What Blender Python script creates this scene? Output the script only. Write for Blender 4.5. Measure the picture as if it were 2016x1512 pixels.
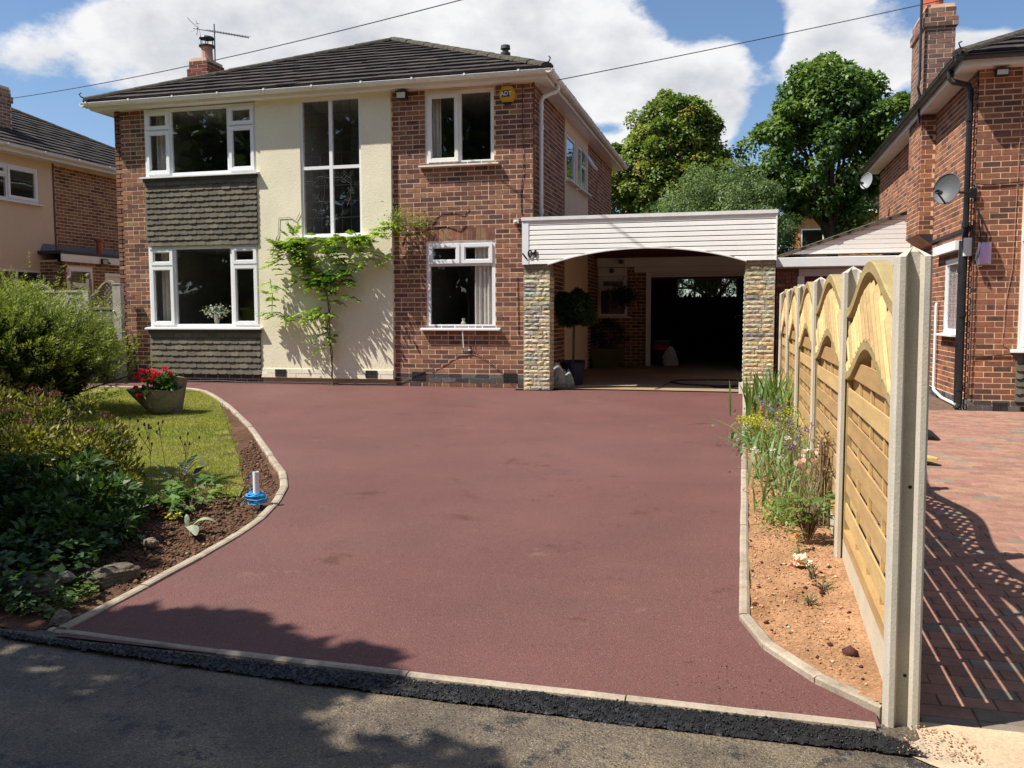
import bpy, math, random
import numpy as np
from mathutils import Vector, Matrix

# ------------------------------------------------------------------ camera, sky, sun, exposure
for _o in list(bpy.data.objects): bpy.data.objects.remove(_o)
S = bpy.context.scene
COL = S.collection
rnd = random.Random(7)
rng = np.random.default_rng(11)
R = math.radians

cam_d = bpy.data.cameras.new('camera'); cam = bpy.data.objects.new('camera', cam_d); COL.objects.link(cam)
cam_d.sensor_width = 36; cam_d.lens = 1735 / 2016 * 36; cam_d.clip_start = .05; cam_d.clip_end = 2000
_yaw, _pit, _rol = R(14.6), R(4.43), R(-.167)
_f = Vector((-math.sin(_yaw) * math.cos(_pit), math.cos(_yaw) * math.cos(_pit), -math.sin(_pit)))
_r = Vector((math.cos(_yaw), math.sin(_yaw), 0)); _u = _r.cross(_f)
_r2 = _r * math.cos(_rol) + _u * math.sin(_rol); _u2 = -_r * math.sin(_rol) + _u * math.cos(_rol)
cam.matrix_world = Matrix(((_r2.x, _u2.x, -_f.x, 0), (_r2.y, _u2.y, -_f.y, 0), (_r2.z, _u2.z, -_f.z, 0), (0, 0, 0, 1)))
S.camera = cam

SUNDIR = Vector((.61, .335, -1.0)).normalized()
W = bpy.data.worlds.new('World'); S.world = W; W.use_nodes = True
def build_world():
    nt = W.node_tree; nt.nodes.clear(); N = nt.nodes.new; L = nt.links.new
    out = N('ShaderNodeOutputWorld'); bg = N('ShaderNodeBackground'); bg.inputs['Strength'].default_value = .062
    L(bg.outputs[0], out.inputs[0])
    sky = N('ShaderNodeTexSky'); sky.sky_type = 'NISHITA'; sky.sun_disc = False
    sky.sun_elevation = math.asin(-SUNDIR.z); sky.sun_rotation = math.atan2(-SUNDIR.x, -SUNDIR.y)
    sky.altitude = 100; sky.air_density = 1.0; sky.dust_density = .6; sky.ozone_density = 2.0
    tc = N('ShaderNodeTexCoord'); sep = N('ShaderNodeSeparateXYZ'); L(tc.outputs['Generated'], sep.inputs[0])
    def m(op, a, b=None, c=None, clamp=False):
        n = N('ShaderNodeMath'); n.operation = op; n.use_clamp = clamp
        for i, v in enumerate((a, b, c)):
            if v is None: continue
            if isinstance(v, (int, float)): n.inputs[i].default_value = v
            else: L(v, n.inputs[i])
        return n.outputs[0]
    az = m('MULTIPLY', m('ARCTAN2', sep.outputs[0], sep.outputs[1]), 57.2958)
    el = m('MULTIPLY', m('ARCSINE', sep.outputs[2]), 57.2958)
    cv = N('ShaderNodeCombineXYZ'); L(az, cv.inputs[0]); L(el, cv.inputs[1])
    cov = None
    blobs = [(-43, 11.0, 7, 2.1, -.95), (-38.5, 8.9, 6, 1.9, -.8), (-44, 18.2, 5.6, 2.6, -.95), (-30, 15.5, 15, 7, .62), (-13, 15, 15, 7, .60), (-5, 14, 6, 4, .34),
             (-3.2, 18.2, 3.3, 1.7, -.85), (1.2, 16.3, 1.5, 2.0, -.75), (1.6, 11.0, 2.3, 3.2, -.8), (4.6, 16.0, 4.0, 3.6, .66), (-8.5, 11.6, 3.2, .9, -.4),
             (7.5, 14.3, 5.5, 2.6, .44), (14.5, 17.5, 4.6, 2.4, -.9), (13, 14.3, 4.5, 1.7, .55), (-34, 20, 5, 2.0, -.1)]
    for a, e, sa, se, w in blobs:
        mp = N('ShaderNodeMapping'); mp.vector_type = 'TEXTURE'
        mp.inputs['Location'].default_value = (a, e, 0); mp.inputs['Scale'].default_value = (sa * 1.5, se * 1.5, 1)
        L(cv.outputs[0], mp.inputs[0]); g = N('ShaderNodeTexGradient'); g.gradient_type = 'QUADRATIC_SPHERE'; L(mp.outputs[0], g.inputs[0])
        t = m('MULTIPLY', g.outputs['Fac'], w); cov = t if cov is None else m('ADD', cov, t)
    mp2 = N('ShaderNodeMapping'); mp2.inputs['Scale'].default_value = (1, 1, 1.7); L(tc.outputs['Generated'], mp2.inputs[0])
    def noise(sc, det, ro, off=0):
        n = N('ShaderNodeTexNoise'); n.inputs['Scale'].default_value = sc; n.inputs['Detail'].default_value = det; n.inputs['Roughness'].default_value = ro
        mpx = N('ShaderNodeMapping'); mpx.inputs['Location'].default_value = (off, off * .7, off * .3); L(mp2.outputs[0], mpx.inputs[0]); L(mpx.outputs[0], n.inputs['Vector'])
        return n.outputs['Fac']
    n1 = noise(6.5, 9, .62, 3.1); n2 = noise(2.3, 4, .5, 8.4); n3 = noise(9, 8, .6, 1.7)
    c = m('ADD', m('ADD', cov, .45), m('ADD', m('MULTIPLY', m('SUBTRACT', n1, .5), 1.25), m('MULTIPLY', m('SUBTRACT', n2, .5), .5)))
    mr = N('ShaderNodeMapRange'); mr.interpolation_type = 'SMOOTHSTEP'; L(c, mr.inputs[0]); mr.inputs[1].default_value = .45; mr.inputs[2].default_value = .66
    # cloud shading: thick parts greyer, thin edges bright
    th = m('SUBTRACT', c, .62); sh = m('ADD', m('MULTIPLY', th, .9), m('MULTIPLY', m('SUBTRACT', n3, .44), 2.4), None, True)
    cc = N('ShaderNodeMixRGB'); L(sh, cc.inputs[0]); cc.inputs[1].default_value = (9.6, 9.6, 9.7, 1); cc.inputs[2].default_value = (5.2, 5.55, 6.2, 1)
    skm = N('ShaderNodeMixRGB'); skm.blend_type = 'MULTIPLY'; skm.inputs[0].default_value = 1; L(sky.outputs[0], skm.inputs[1]); skm.inputs[2].default_value = (1.18, 1.29, 1.41, 1)
    mix = N('ShaderNodeMixRGB'); L(mr.outputs[0], mix.inputs[0]); L(skm.outputs[0], mix.inputs[1]); L(cc.outputs[0], mix.inputs[2])
    L(mix.outputs[0], bg.inputs['Color'])
build_world()
sun_d = bpy.data.lights.new('sun', 'SUN'); sun_d.energy = 5.0; sun_d.angle = R(.53); sun_d.color = (1, .955, .88)
sun = bpy.data.objects.new('sun', sun_d); COL.objects.link(sun); sun.rotation_euler = SUNDIR.to_track_quat('-Z', 'Y').to_euler(); sun.location = (-10, -6, 20)
S.view_settings.view_transform = 'Standard'; S.view_settings.look = 'None'; S.view_settings.exposure = .66; S.view_settings.gamma = 1
S.view_settings.use_curve_mapping = False

# ------------------------------------------------------------------ materials
MATS = {}
def mat(name, col=None, rough=.8, var=.18, vs=6, var2=.1, vs2=90, bump=.3, bs=120, spec=.35, metal=0, bdist=.004, trans=0, spots=None, tint2=None, t2s=1.5, t2lo=.5, t2hi=.65, stretch=None, coat=0):
    """procedural surface: base (colour or the pieces' own 'Col') x two noises, optional stain colour, noise bump"""
    M = bpy.data.materials.new(name); M.use_nodes = True; nt = M.node_tree; nt.nodes.clear(); N = nt.nodes.new; L = nt.links.new
    out = N('ShaderNodeOutputMaterial'); P = N('ShaderNodeBsdfPrincipled')
    P.inputs['Roughness'].default_value = rough; P.inputs['Metallic'].default_value = metal; P.inputs['Specular IOR Level'].default_value = spec
    if coat: P.inputs['Coat Weight'].default_value = coat; P.inputs['Coat Roughness'].default_value = .1
    g = N('ShaderNodeNewGeometry'); vec = g.outputs['Position']
    if stretch:
        mp = N('ShaderNodeMapping'); mp.inputs['Scale'].default_value = stretch; L(vec, mp.inputs[0]); vec = mp.outputs[0]
    def noise(sc, det=4, ro=.6):
        n = N('ShaderNodeTexNoise'); n.inputs['Scale'].default_value = sc; n.inputs['Detail'].default_value = det; n.inputs['Roughness'].default_value = ro
        L(vec, n.inputs['Vector']); return n.outputs['Fac']
    if col is None:
        a = N('ShaderNodeAttribute'); a.attribute_name = 'Col'; c = a.outputs['Color']
    else:
        a = N('ShaderNodeRGB'); a.outputs[0].default_value = (*col, 1); c = a.outputs[0]
    if tint2:
        mr = N('ShaderNodeMapRange'); L(noise(t2s, 6, .65), mr.inputs[0]); mr.inputs[1].default_value = t2lo; mr.inputs[2].default_value = t2hi
        mx = N('ShaderNodeMixRGB'); L(mr.outputs[0], mx.inputs[0]); L(c, mx.inputs[1]); mx.inputs[2].default_value = (*tint2, 1); c = mx.outputs[0]
    if spots:
        for sc, lo, hi, co in spots:
            mr = N('ShaderNodeMapRange'); L(noise(sc, 7, .72), mr.inputs[0]); mr.inputs[1].default_value = lo; mr.inputs[2].default_value = hi
            mx = N('ShaderNodeMixRGB'); L(mr.outputs[0], mx.inputs[0]); L(c, mx.inputs[1]); mx.inputs[2].default_value = (*co, 1); c = mx.outputs[0]
    def modul(c, fac, amt):
        mr = N('ShaderNodeMapRange'); L(fac, mr.inputs[0]); mr.inputs[1].default_value = .3; mr.inputs[2].default_value = .7
        mr.inputs[3].default_value = 1 - amt; mr.inputs[4].default_value = 1 + amt
        v = N('ShaderNodeVectorMath'); v.operation = 'SCALE'; L(c, v.inputs[0]); L(mr.outputs[0], v.inputs['Scale']); return v.outputs[0]
    if var: c = modul(c, noise(vs), var)
    if var2: c = modul(c, noise(vs2, 3), var2)
    L(c, P.inputs['Base Color'])
    if bump:
        b = N('ShaderNodeBump'); b.inputs['Strength'].default_value = bump; b.inputs['Distance'].default_value = bdist; L(noise(bs, 5), b.inputs['Height']); L(b.outputs[0], P.inputs['Normal'])
    if trans:
        t = N('ShaderNodeBsdfTranslucent'); v = N('ShaderNodeVectorMath'); v.operation = 'MULTIPLY'; L(c, v.inputs[0]); v.inputs[1].default_value = (1.3, 1.45, .7); L(v.outputs[0], t.inputs[0])
        ms = N('ShaderNodeMixShader'); ms.inputs[0].default_value = trans; L(P.outputs[0], ms.inputs[1]); L(t.outputs[0], ms.inputs[2]); L(ms.outputs[0], out.inputs[0])
    else: L(P.outputs[0], out.inputs[0])
    MATS[name] = M; return M
def glass(name, tint=(1, 1, 1), ior=1.6, rough=.0):
    M = bpy.data.materials.new(name); M.use_nodes = True; nt = M.node_tree; nt.nodes.clear(); N = nt.nodes.new; L = nt.links.new
    out = N('ShaderNodeOutputMaterial'); t = N('ShaderNodeBsdfTransparent'); t.inputs[0].default_value = (*tint, 1)
    g = N('ShaderNodeBsdfGlossy'); g.inputs['Roughness'].default_value = rough; g.inputs[0].default_value = (.9, .95, 1, 1)
    lw = N('ShaderNodeLayerWeight'); lw.inputs['Blend'].default_value = .5; pw = N('ShaderNodeMath'); pw.operation = 'POWER'; L(lw.outputs['Facing'], pw.inputs[0]); pw.inputs[1].default_value = 5; r0 = ((ior - 1) / (ior + 1)) ** 2; fr = N('ShaderNodeMath'); fr.operation = 'MULTIPLY_ADD'; L(pw.outputs[0], fr.inputs[0]); fr.inputs[1].default_value = 1 - r0; fr.inputs[2].default_value = r0; mx = N('ShaderNodeMixShader')
    gm = N('ShaderNodeNewGeometry'); n = N('ShaderNodeTexNoise'); n.inputs['Scale'].default_value = 1.3; L(gm.outputs['Position'], n.inputs['Vector'])
    b = N('ShaderNodeBump'); b.inputs['Strength'].default_value = .25; b.inputs['Distance'].default_value = .01; L(n.outputs['Fac'], b.inputs['Height']); L(b.outputs[0], g.inputs['Normal'])
    L(fr.outputs[0], mx.inputs[0]); L(t.outputs[0], mx.inputs[1]); L(g.outputs[0], mx.inputs[2]); L(mx.outputs[0], out.inputs[0]); return M
M_brick = mat('brick_clay', None, .88, .22, 14, .22, 160, .3, 220, .2, bdist=.0015)
M_mortar = mat('mortar', (.66, .455, .325), .95, .16, 3, .15, 150, .4, 200, .2)
M_mortar_r = mat('mortar_buff', (.72, .48, .30), .95, .16, 3, .15, 150, .4, 200, .2)
M_render = mat('roughcast_render', (.80, .73, .545), .9, .05, 1.2, .06, 60, .5, 48, .2, bdist=.010, tint2=(.70, .635, .47), t2s=.9, t2lo=.5, t2hi=.8)
M_renderp = mat('painted_plinth', (.80, .74, .58), .8, .07, 3, .06, 60, .2, 60, .2, bdist=.004)
M_render_l = mat('smooth_render', (.68, .52, .37), .9, .06, .8, .05, 40, .3, 60, .2, bdist=.005)
M_upvc = mat('white_upvc', (.80, .80, .80), .35, .03, 4, .02, 60, 0, 1, .5)
M_cream = mat('cream_paint', (.78, .76, .70), .5, .06, 3, .04, 60, .1, 80, .4)
M_gutter = mat('grey_white_plastic', (.76, .75, .72), .45, .08, 2.5, .06, 30, 0, 1, .4, tint2=(.55, .53, .47), t2s=3, t2lo=.55, t2hi=.85)
M_board = mat('white_shiplap', (.86, .835, .78), .5, .04, 2, .03, 50, .05, 90, .4)
M_blackpl = mat('black_plastic', (.018, .018, .02), .35, .25, 5, .1, 60, 0, 1, .5)
M_shingle = mat('tile_clay', None, .85, .16, 7, .12, 130, .3, 140, .25)
M_roof = mat('roof_concrete', None, .92, .3, 4, .3, 70, .7, 90, .2, bdist=.006, tint2=(.085, .078, .062), t2s=6, t2lo=.60, t2hi=.8)
M_moss = mat('mossy_ridge', (.078, .068, .052), .95, .35, 14, .3, 80, 1, 60, .15, bdist=.02, tint2=(.15, .135, .085), t2s=18, t2lo=.55, t2hi=.75)
M_stone = mat('split_stone', None, .9, .28, 30, .2, 120, .9, 60, .2, bdist=.01)
M_tarmac = mat('red_tarmac', (.122, .0435, .036), .74, .12, 1.1, .55, 130, 1.0, 170, .5, bdist=.006, tint2=(.136, .056, .045), t2s=.45, t2lo=.38, t2hi=.66, spots=((1.9, .60, .66, (.080, .025, .013)), (2.9, .63, .69, (.165, .085, .06)), (.9, .60, .72, (.10, .040, .034)), (130, .57, .61, (.045, .018, .017)), (170, .60, .635, (.34, .22, .21))))
M_road = mat('old_asphalt', (.100, .074, .048), .58, .35, 2.6, .6, 110, 1, 120, .55, bdist=.008, tint2=(.155, .118, .072), t2s=2.1, t2lo=.50, t2hi=.62, spots=((5.5, .565, .60, (.024, .020, .016)), (120, .56, .60, (.022, .019, .015)), (160, .585, .62, (.34, .30, .24))))
M_chip = mat('black_chippings', (.0085, .008, .008), .45, .3, 20, .6, 220, .6, 200, .5, bdist=.004)
M_kerb = mat('kerb_concrete', None, .9, .2, 9, .15, 100, .5, 110, .25, tint2=(.23, .17, .13), t2s=11, t2lo=.55, t2hi=.75)
M_conc = mat('cast_concrete', (.50, .455, .375), .9, .10, 6, .12, 160, .5, 130, .3, bdist=.003, tint2=(.46, .40, .29), t2s=1.5, t2lo=.45, t2hi=.7)
M_floor = mat('slab_concrete', (.26, .18, .11), .85, .25, 1.2, .12, 60, .3, 50, .3)
M_apron = mat('sandy_concrete', (.50, .36, .23), .95, .14, 4, .2, 90, .6, 70, .2, tint2=(.33, .27, .20), t2s=3, t2lo=.5, t2hi=.7)
M_paver = mat('paver_clay', None, .9, .16, 12, .2, 160, .5, 150, .25)
M_joint = mat('sand_joint', (.13, .085, .06), .95, .3, 8, .3, 120, .5, 90, .2)
M_wood = mat('fresh_pine', None, .7, .16, 3, .10, 30, .25, 40, .3, stretch=(6, 1, 6), bdist=.002)
M_cane = mat('pale_cane', None, .6, .14, 9, .1, 40, .2, 60, .3, bdist=.002)
M_oldwood = mat('weathered_wood', None, .85, .25, 6, .2, 60, .5, 60, .2)
M_soil = mat('red_soil', (.37, .205, .108), .97, .22, 3, .3, 60, 1, 55, .15, bdist=.02, tint2=(.27, .135, .065), t2s=4, t2lo=.5, t2hi=.7)
M_dsoil = mat('dark_soil', (.105, .056, .033), .97, .25, 3, .4, 60, 1, 50, .15, bdist=.025, tint2=(.155, .085, .05), t2s=5, t2lo=.5, t2hi=.68)
M_clod = mat('soil_clod', None, .97, .2, 20, .2, 120, .6, 80, .15)
M_lawn = mat('lawn_turf', (.19, .19, .036), .95, .3, 3, .35, 70, 1, 80, .15, bdist=.02, tint2=(.17, .14, .05), t2s=2.2, t2lo=.48, t2hi=.66)
M_ground = mat('ground_earth', (.09, .10, .04), .95, .3, .3, .2, 20, .4, 30, .1)
M_leaf = mat('leaf', None, .5, 0, 1, .12, 40, 0, 1, .35, trans=.28)
M_grass = mat('grass_blade', None, .6, 0, 1, .1, 30, 0, 1, .25, trans=.3)
M_bark = mat('bark', (.09, .065, .045), .95, .25, 8, .2, 60, .8, 40, .15, bdist=.01)
M_twig = mat('twig', (.17, .115, .07), .9, .25, 12, .1, 60, .3, 60, .15)
M_petal = mat('petal', None, .6, 0, 1, .1, 60, 0, 1, .25, trans=.2)
M_steel = mat('galvanised_steel', (.34, .35, .36), .45, .1, 8, .05, 60, 0, 1, .5, metal=.6)
M_dish = mat('dish_grey', (.085, .087, .092), .55, .08, 4, .05, 60, 0, 1, .4)
M_dishl = mat('dish_light', (.26, .27, .28), .5, .08, 4, .05, 60, 0, 1, .4)
M_black = mat('black_rubber', (.012, .012, .012), .7, .1, 6, 0, 1, 0, 1, .3)
M_terra = mat('terracotta', (.42, .10, .045), .8, .15, 7, .1, 80, .2, 80, .3)
M_potbuff = mat('buff_pot', (.42, .26, .19), .85, .2, 9, .1, 80, .3, 60, .25)
M_room = mat('room_plaster', (.16, .15, .14), .9, .1, 1, 0, 1, 0, 1, .2)
M_roomd = mat('room_dark', (.34, .33, .31), .9, .1, 1, 0, 1, 0, 1, .2)
M_curtain = mat('curtain_cloth', (.74, .70, .64), .9, .08, 9, 0, 1, 0, 1, .2)
M_glass = glass('window_glass')
M_lead = mat('lead_came', (.30, .31, .31), .4, .1, 8, 0, 1, 0, 1, .5, metal=.5)
M_paint = mat('painted_part', None, .5, .08, 6, .06, 60, .05, 60, .4)
M_cable = mat('cable', (.03, .03, .032), .6, .1, 5, 0, 1, 0, 1, .3)
M_lead_fl = mat('lead_flashing', (.16, .19, .20), .6, .15, 6, 0, 1, .1, 30, .3)
M_redw = mat('red_stained_wood', (.10, .02, .014), .7, .2, 5, .1, 60, .1, 60, .3)

# ------------------------------------------------------------------ helpers
def tag(o, label=None, cat=None, group=None, kind=None):
    if label: o['label'] = label
    if cat: o['category'] = cat
    if group: o['group'] = group
    if kind: o['kind'] = kind
    return o
def thing(name, label, cat, loc=(0, 0, 0), group=None):
    o = bpy.data.objects.new(name, None); COL.objects.link(o); o.location = loc; o.empty_display_size = .2
    o['base'] = loc
    return tag(o, label, cat, group)
def adopt(o, parent):
    if parent is not None:
        o.parent = parent
        p = parent; 
        while p.parent is not None: p = p.parent
        L = Vector(p['base']) if 'base' in p.keys() else Vector((0, 0, 0))
        if p is parent: o.matrix_parent_inverse = Matrix.Translation(-L)
def finish(name, me, mats, parent=None, label=None, smooth=False, kind=None):
    for m_ in (mats if isinstance(mats, (list, tuple)) else [mats]): me.materials.append(m_)
    if smooth: me.polygons.foreach_set('use_smooth', [True] * len(me.polygons))
    o = bpy.data.objects.new(name, me); COL.objects.link(o); adopt(o, parent)
    return tag(o, label, kind=kind)
class Fr:                       # local frame: a along u, b outward along n, z up
    def __init__(s, o, u, n):
        s.o = Vector(o); s.u = Vector(u); s.n = Vector(n); s.flip = s.u.cross(s.n).z < 0
    def p(s, a, b, z): return s.o + s.u * a + s.n * b + Vector((0, 0, z))
WORLD = Fr((0, 0, 0), (1, 0, 0), (0, 1, 0))
FH = Fr((0, 13.3, 0), (1, 0, 0), (0, -1, 0))
SH = Fr((-3.12, 0, 0), (0, 1, 0), (1, 0, 0))
FR = Fr((0, 13.0, 0), (1, 0, 0), (0, -1, 0))
SR = Fr((2.96, 0, 0), (0, 1, 0), (-1, 0, 0))
SL = Fr((-15.0, 0, 0), (0, 1, 0), (1, 0, 0))
class MB:
    def __init__(s): s.v = []; s.f = []; s.c = []; s.m = []
    def face(s, pts, col=(1, 1, 1), mi=0):
        i = len(s.v); s.v += [tuple(p) for p in pts]; s.f.append(tuple(range(i, i + len(pts)))); s.c.append(col); s.m.append(mi); return s
    def hexa(s, P, col=(1, 1, 1), mi=0, skip=()):
        """P: 8 corners, 0-3 bottom ccw, 4-7 top"""
        i = len(s.v); s.v += [tuple(p) for p in P]
        for k, q in enumerate(((3, 2, 1, 0), (4, 5, 6, 7), (0, 1, 5, 4), (1, 2, 6, 5), (2, 3, 7, 6), (3, 0, 4, 7))):
            if k in skip: continue
            s.f.append(tuple(i + j for j in q)); s.c.append(col); s.m.append(mi)
        return s
    def box(s, F, a0, a1, b0, b1, z0, z1, col=(1, 1, 1), mi=0, skip=()):
        P = [F.p(a0, b0, z0), F.p(a1, b0, z0), F.p(a1, b1, z0), F.p(a0, b1, z0), F.p(a0, b0, z1), F.p(a1, b0, z1), F.p(a1, b1, z1), F.p(a0, b1, z1)]
        if F.flip: P = [P[j] for j in (0, 3, 2, 1, 4, 7, 6, 5)]
        return s.hexa(P, col, mi, skip)
    def tube(s, pts, r, n=8, col=(1, 1, 1), mi=0, cap=True, r2=None):
        pts = [Vector(p) for p in pts]; m_ = len(pts); base = len(s.v); up = Vector((.13, .27, .95)).normalized(); prev = None
        for k, p in enumerate(pts):
            t = (pts[min(k + 1, m_ - 1)] - pts[max(k - 1, 0)]); t = t.normalized() if t.length > 1e-9 else Vector((0, 0, 1))
            if prev is None:
                a = t.cross(up); a = a.normalized() if a.length > 1e-3 else t.cross(Vector((1, 0, 0))).normalized()
            else:
                a = prev - t * prev.dot(t); a = a.normalized() if a.length > 1e-6 else t.cross(up).normalized()
            prev = a; b = t.cross(a)
            rr = r[k] if isinstance(r, (list, tuple)) else (r if r2 is None else r + (r2 - r) * k / max(1, m_ - 1))
            for j in range(n):
                w = 2 * math.pi * j / n; s.v.append(tuple(p + (a * math.cos(w) + b * math.sin(w)) * rr))
        for k in range(m_ - 1):
            for j in range(n):
                q = (base + k * n + j, base + k * n + (j + 1) % n, base + (k + 1) * n + (j + 1) % n, base + (k + 1) * n + j)
                s.f.append(q); s.c.append(col); s.m.append(mi)
        if cap:
            s.f.append(tuple(base + j for j in reversed(range(n)))); s.c.append(col); s.m.append(mi)
            s.f.append(tuple(base + (m_ - 1) * n + j for j in range(n))); s.c.append(col); s.m.append(mi)
        return s
    def lathe(s, c, prof, n=16, col=(1, 1, 1), mi=0, sx=1, sy=1):
        base = len(s.v); c = Vector(c)
        for r, z in prof:
            for j in range(n):
                w = 2 * math.pi * j / n; s.v.append((c.x + r * sx * math.cos(w), c.y + r * sy * math.sin(w), c.z + z))
        for k in range(len(prof) - 1):
            for j in range(n):
                s.f.append((base + k * n + j, base + k * n + (j + 1) % n, base + (k + 1) * n + (j + 1) % n, base + (k + 1) * n + j)); s.c.append(col); s.m.append(mi)
        return s
    def prism(s, F, poly, b0, b1, col=(1, 1, 1), mi=0):
        """poly of (a,z), extruded from b0 to b1 (b1 outward)"""
        n = len(poly); i = len(s.v)
        s.v += [tuple(F.p(a, b0, z)) for a, z in poly] + [tuple(F.p(a, b1, z)) for a, z in poly]
        s.f.append(tuple(i + n + j for j in range(n))); s.f.append(tuple(i + j for j in reversed(range(n))))
        for j in range(n): s.f.append((i + j, i + (j + 1) % n, i + n + (j + 1) % n, i + n + j))
        k = n + 2; s.c += [col] * k; s.m += [mi] * k; return s
    def build(s, name, mats, parent=None, label=None, smooth=False, kind=None, local=False):
        me = bpy.data.meshes.new(name); me.from_pydata(s.v, [], s.f); me.update()
        me.polygons.foreach_set('material_index', s.m)
        ca = me.color_attributes.new('Col', 'FLOAT_COLOR', 'CORNER')
        lens = [len(f) for f in s.f]; arr = np.ones((sum(lens), 4), np.float32); arr[:, :3] = np.repeat(np.array(s.c, np.float32), lens, axis=0)
        ca.data.foreach_set('color', arr.ravel())
        o = finish(name, me, mats, parent, label, smooth, kind)
        return o
def inst(name, me, loc, parent=None, rot=None):
    o = bpy.data.objects.new(name, me); COL.objects.link(o); adopt(o, parent); o.location = loc
    if rot is not None: o.rotation_euler = rot
    return o
def vnoise(x, y, seed=0):
    x = np.asarray(x, float); y = np.asarray(y, float); xi = np.floor(x).astype(int); yi = np.floor(y).astype(int); fx = x - xi; fy = y - yi
    def h(a, b):
        n = (a * 374761393 + b * 668265263 + seed * 1442695041) & 0x7fffffff; n = (n ^ (n >> 13)) * 1274126177 & 0x7fffffff; return ((n ^ (n >> 16)) & 0xffff) / 65535.
    u = fx * fx * (3 - 2 * fx); v = fy * fy * (3 - 2 * fy)
    return (h(xi, yi) * (1 - u) + h(xi + 1, yi) * u) * (1 - v) + (h(xi, yi + 1) * (1 - u) + h(xi + 1, yi + 1) * u) * v
def fbm(x, y, sc, oct=4, seed=0):
    t = 0; a = .5
    for k in range(oct): t = t + a * (vnoise(np.asarray(x) * sc, np.asarray(y) * sc, seed + k) - .5); sc *= 2.03; a *= .5
    return t
def arr_mesh(name, V, F, colors, mats, parent=None, kind=None, smooth=False, label=None):
    """V (n,3), F (m,k) all same size, colors (m,3)"""
    V = np.asarray(V, np.float32); F = np.asarray(F, np.int32); me = bpy.data.meshes.new(name); m_, k = F.shape
    me.vertices.add(len(V)); me.vertices.foreach_set('co', V.ravel()); me.loops.add(m_ * k); me.loops.foreach_set('vertex_index', F.ravel())
    me.polygons.add(m_); me.polygons.foreach_set('loop_start', np.arange(m_, dtype=np.int32) * k)
    me.update(calc_edges=True); ca = me.color_attributes.new('Col', 'FLOAT_COLOR', 'CORNER')
    arr = np.ones((m_ * k, 4), np.float32); arr[:, :3] = np.repeat(np.asarray(colors, np.float32), k, axis=0); ca.data.foreach_set('color', arr.ravel())
    return finish(name, me, mats, parent, label, smooth, kind)
def unit(a): return a / np.maximum(1e-9, np.linalg.norm(a, axis=1, keepdims=True))
def leaves(name, C, D, Nn, L_, Wd, col, m_=None, parent=None, kind=None, droop=.12, fold=.18, label=None):
    C = np.asarray(C, float); n = len(C); D = unit(np.asarray(D, float)); Nn = np.asarray(Nn, float)
    L_ = np.broadcast_to(L_, (n,))[:, None]; Wd = np.broadcast_to(Wd, (n,))[:, None]
    sd = unit(np.cross(D, Nn)); up = np.cross(sd, D)
    V = np.stack([C, C + D * L_ * .42 + sd * Wd * .5 + up * Wd * fold, C + D * L_ - up * L_ * droop, C + D * L_ * .42 - sd * Wd * .5 + up * Wd * fold], 1).reshape(-1, 3)
    return arr_mesh(name, V, np.arange(4 * n).reshape(n, 4), col, m_ or M_leaf, parent, kind, label=label)
def rdir(n, up=0.):
    d = rng.normal(size=(n, 3)); d[:, 2] += up; return unit(d)
def jitcol(base, n, amt=.2, hue=.08):
    b = np.array(base, float)[None] * (1 + rng.uniform(-amt, amt, (n, 1))) * (1 + rng.uniform(-hue, hue, (n, 3))); return np.clip(b, 0, 1)
def gz(y): return -1.46 + .0345 * (np.clip(y, 3.4, 13.3) - 3.4)
def pz(y): return -1.49 + .0205 * (np.clip(y, 3.3, 40) - 3.3)

# ---- walls -----------------------------------------------------------------
def wall_sheet(F, a0, a1, z0, z1, holes, name, m_, parent, thick=.11, b=0, kind=None):
    mb = MB(); A = sorted({a0, a1, *[v for h in holes for v in (h[0], h[1]) if a0 < v < a1]}); Z = sorted({z0, z1, *[v for h in holes for v in (h[2], h[3]) if z0 < v < z1]})
    def hole(a, z): return any(h[0] < a < h[1] and h[2] < z < h[3] for h in holes)
    for i in range(len(A) - 1):
        for j in range(len(Z) - 1):
            if hole((A[i] + A[i + 1]) / 2, (Z[j] + Z[j + 1]) / 2): continue
            for bb, fl in ((b, F.flip), (b - thick, not F.flip)):
                q = [F.p(A[i], bb, Z[j]), F.p(A[i + 1], bb, Z[j]), F.p(A[i + 1], bb, Z[j + 1]), F.p(A[i], bb, Z[j + 1])]
                mb.face(q if fl else q[::-1])
    for h in holes:
        h0, h1, k0, k1 = max(h[0], a0), min(h[1], a1), max(h[2], z0), min(h[3], z1)
        for q in (((h0, k0), (h1, k0)), ((h1, k0), (h1, k1)), ((h1, k1), (h0, k1)), ((h0, k1), (h0, k0))):
            mb.face([F.p(q[0][0], b, q[0][1]), F.p(q[1][0], b, q[1][1]), F.p(q[1][0], b - thick, q[1][1]), F.p(q[0][0], b - thick, q[0][1])])
    for q in (((a0, z0), (a1, z0)), ((a1, z0), (a1, z1)), ((a1, z1), (a0, z1)), ((a0, z1), (a0, z0))):
        mb.face([F.p(q[0][0], b, q[0][1]), F.p(q[1][0], b, q[1][1]), F.p(q[1][0], b - thick, q[1][1]), F.p(q[0][0], b - thick, q[0][1])])
    return mb.build(name, m_, parent, kind=kind)
PAL_MAIN = [((.255, .118, .072), 5), ((.215, .098, .064), 6), ((.150, .072, .054), 5), ((.112, .060, .048), 3), ((.285, .142, .083), 4), ((.31, .18, .105), 1.3), ((.19, .088, .058), 6)]
PAL_RIGHT = [((.31, .128, .07), 5), ((.265, .11, .064), 6), ((.185, .085, .058), 5), ((.115, .062, .048), 2.5), ((.33, .155, .085), 4), ((.23, .098, .062), 5)]
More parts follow.
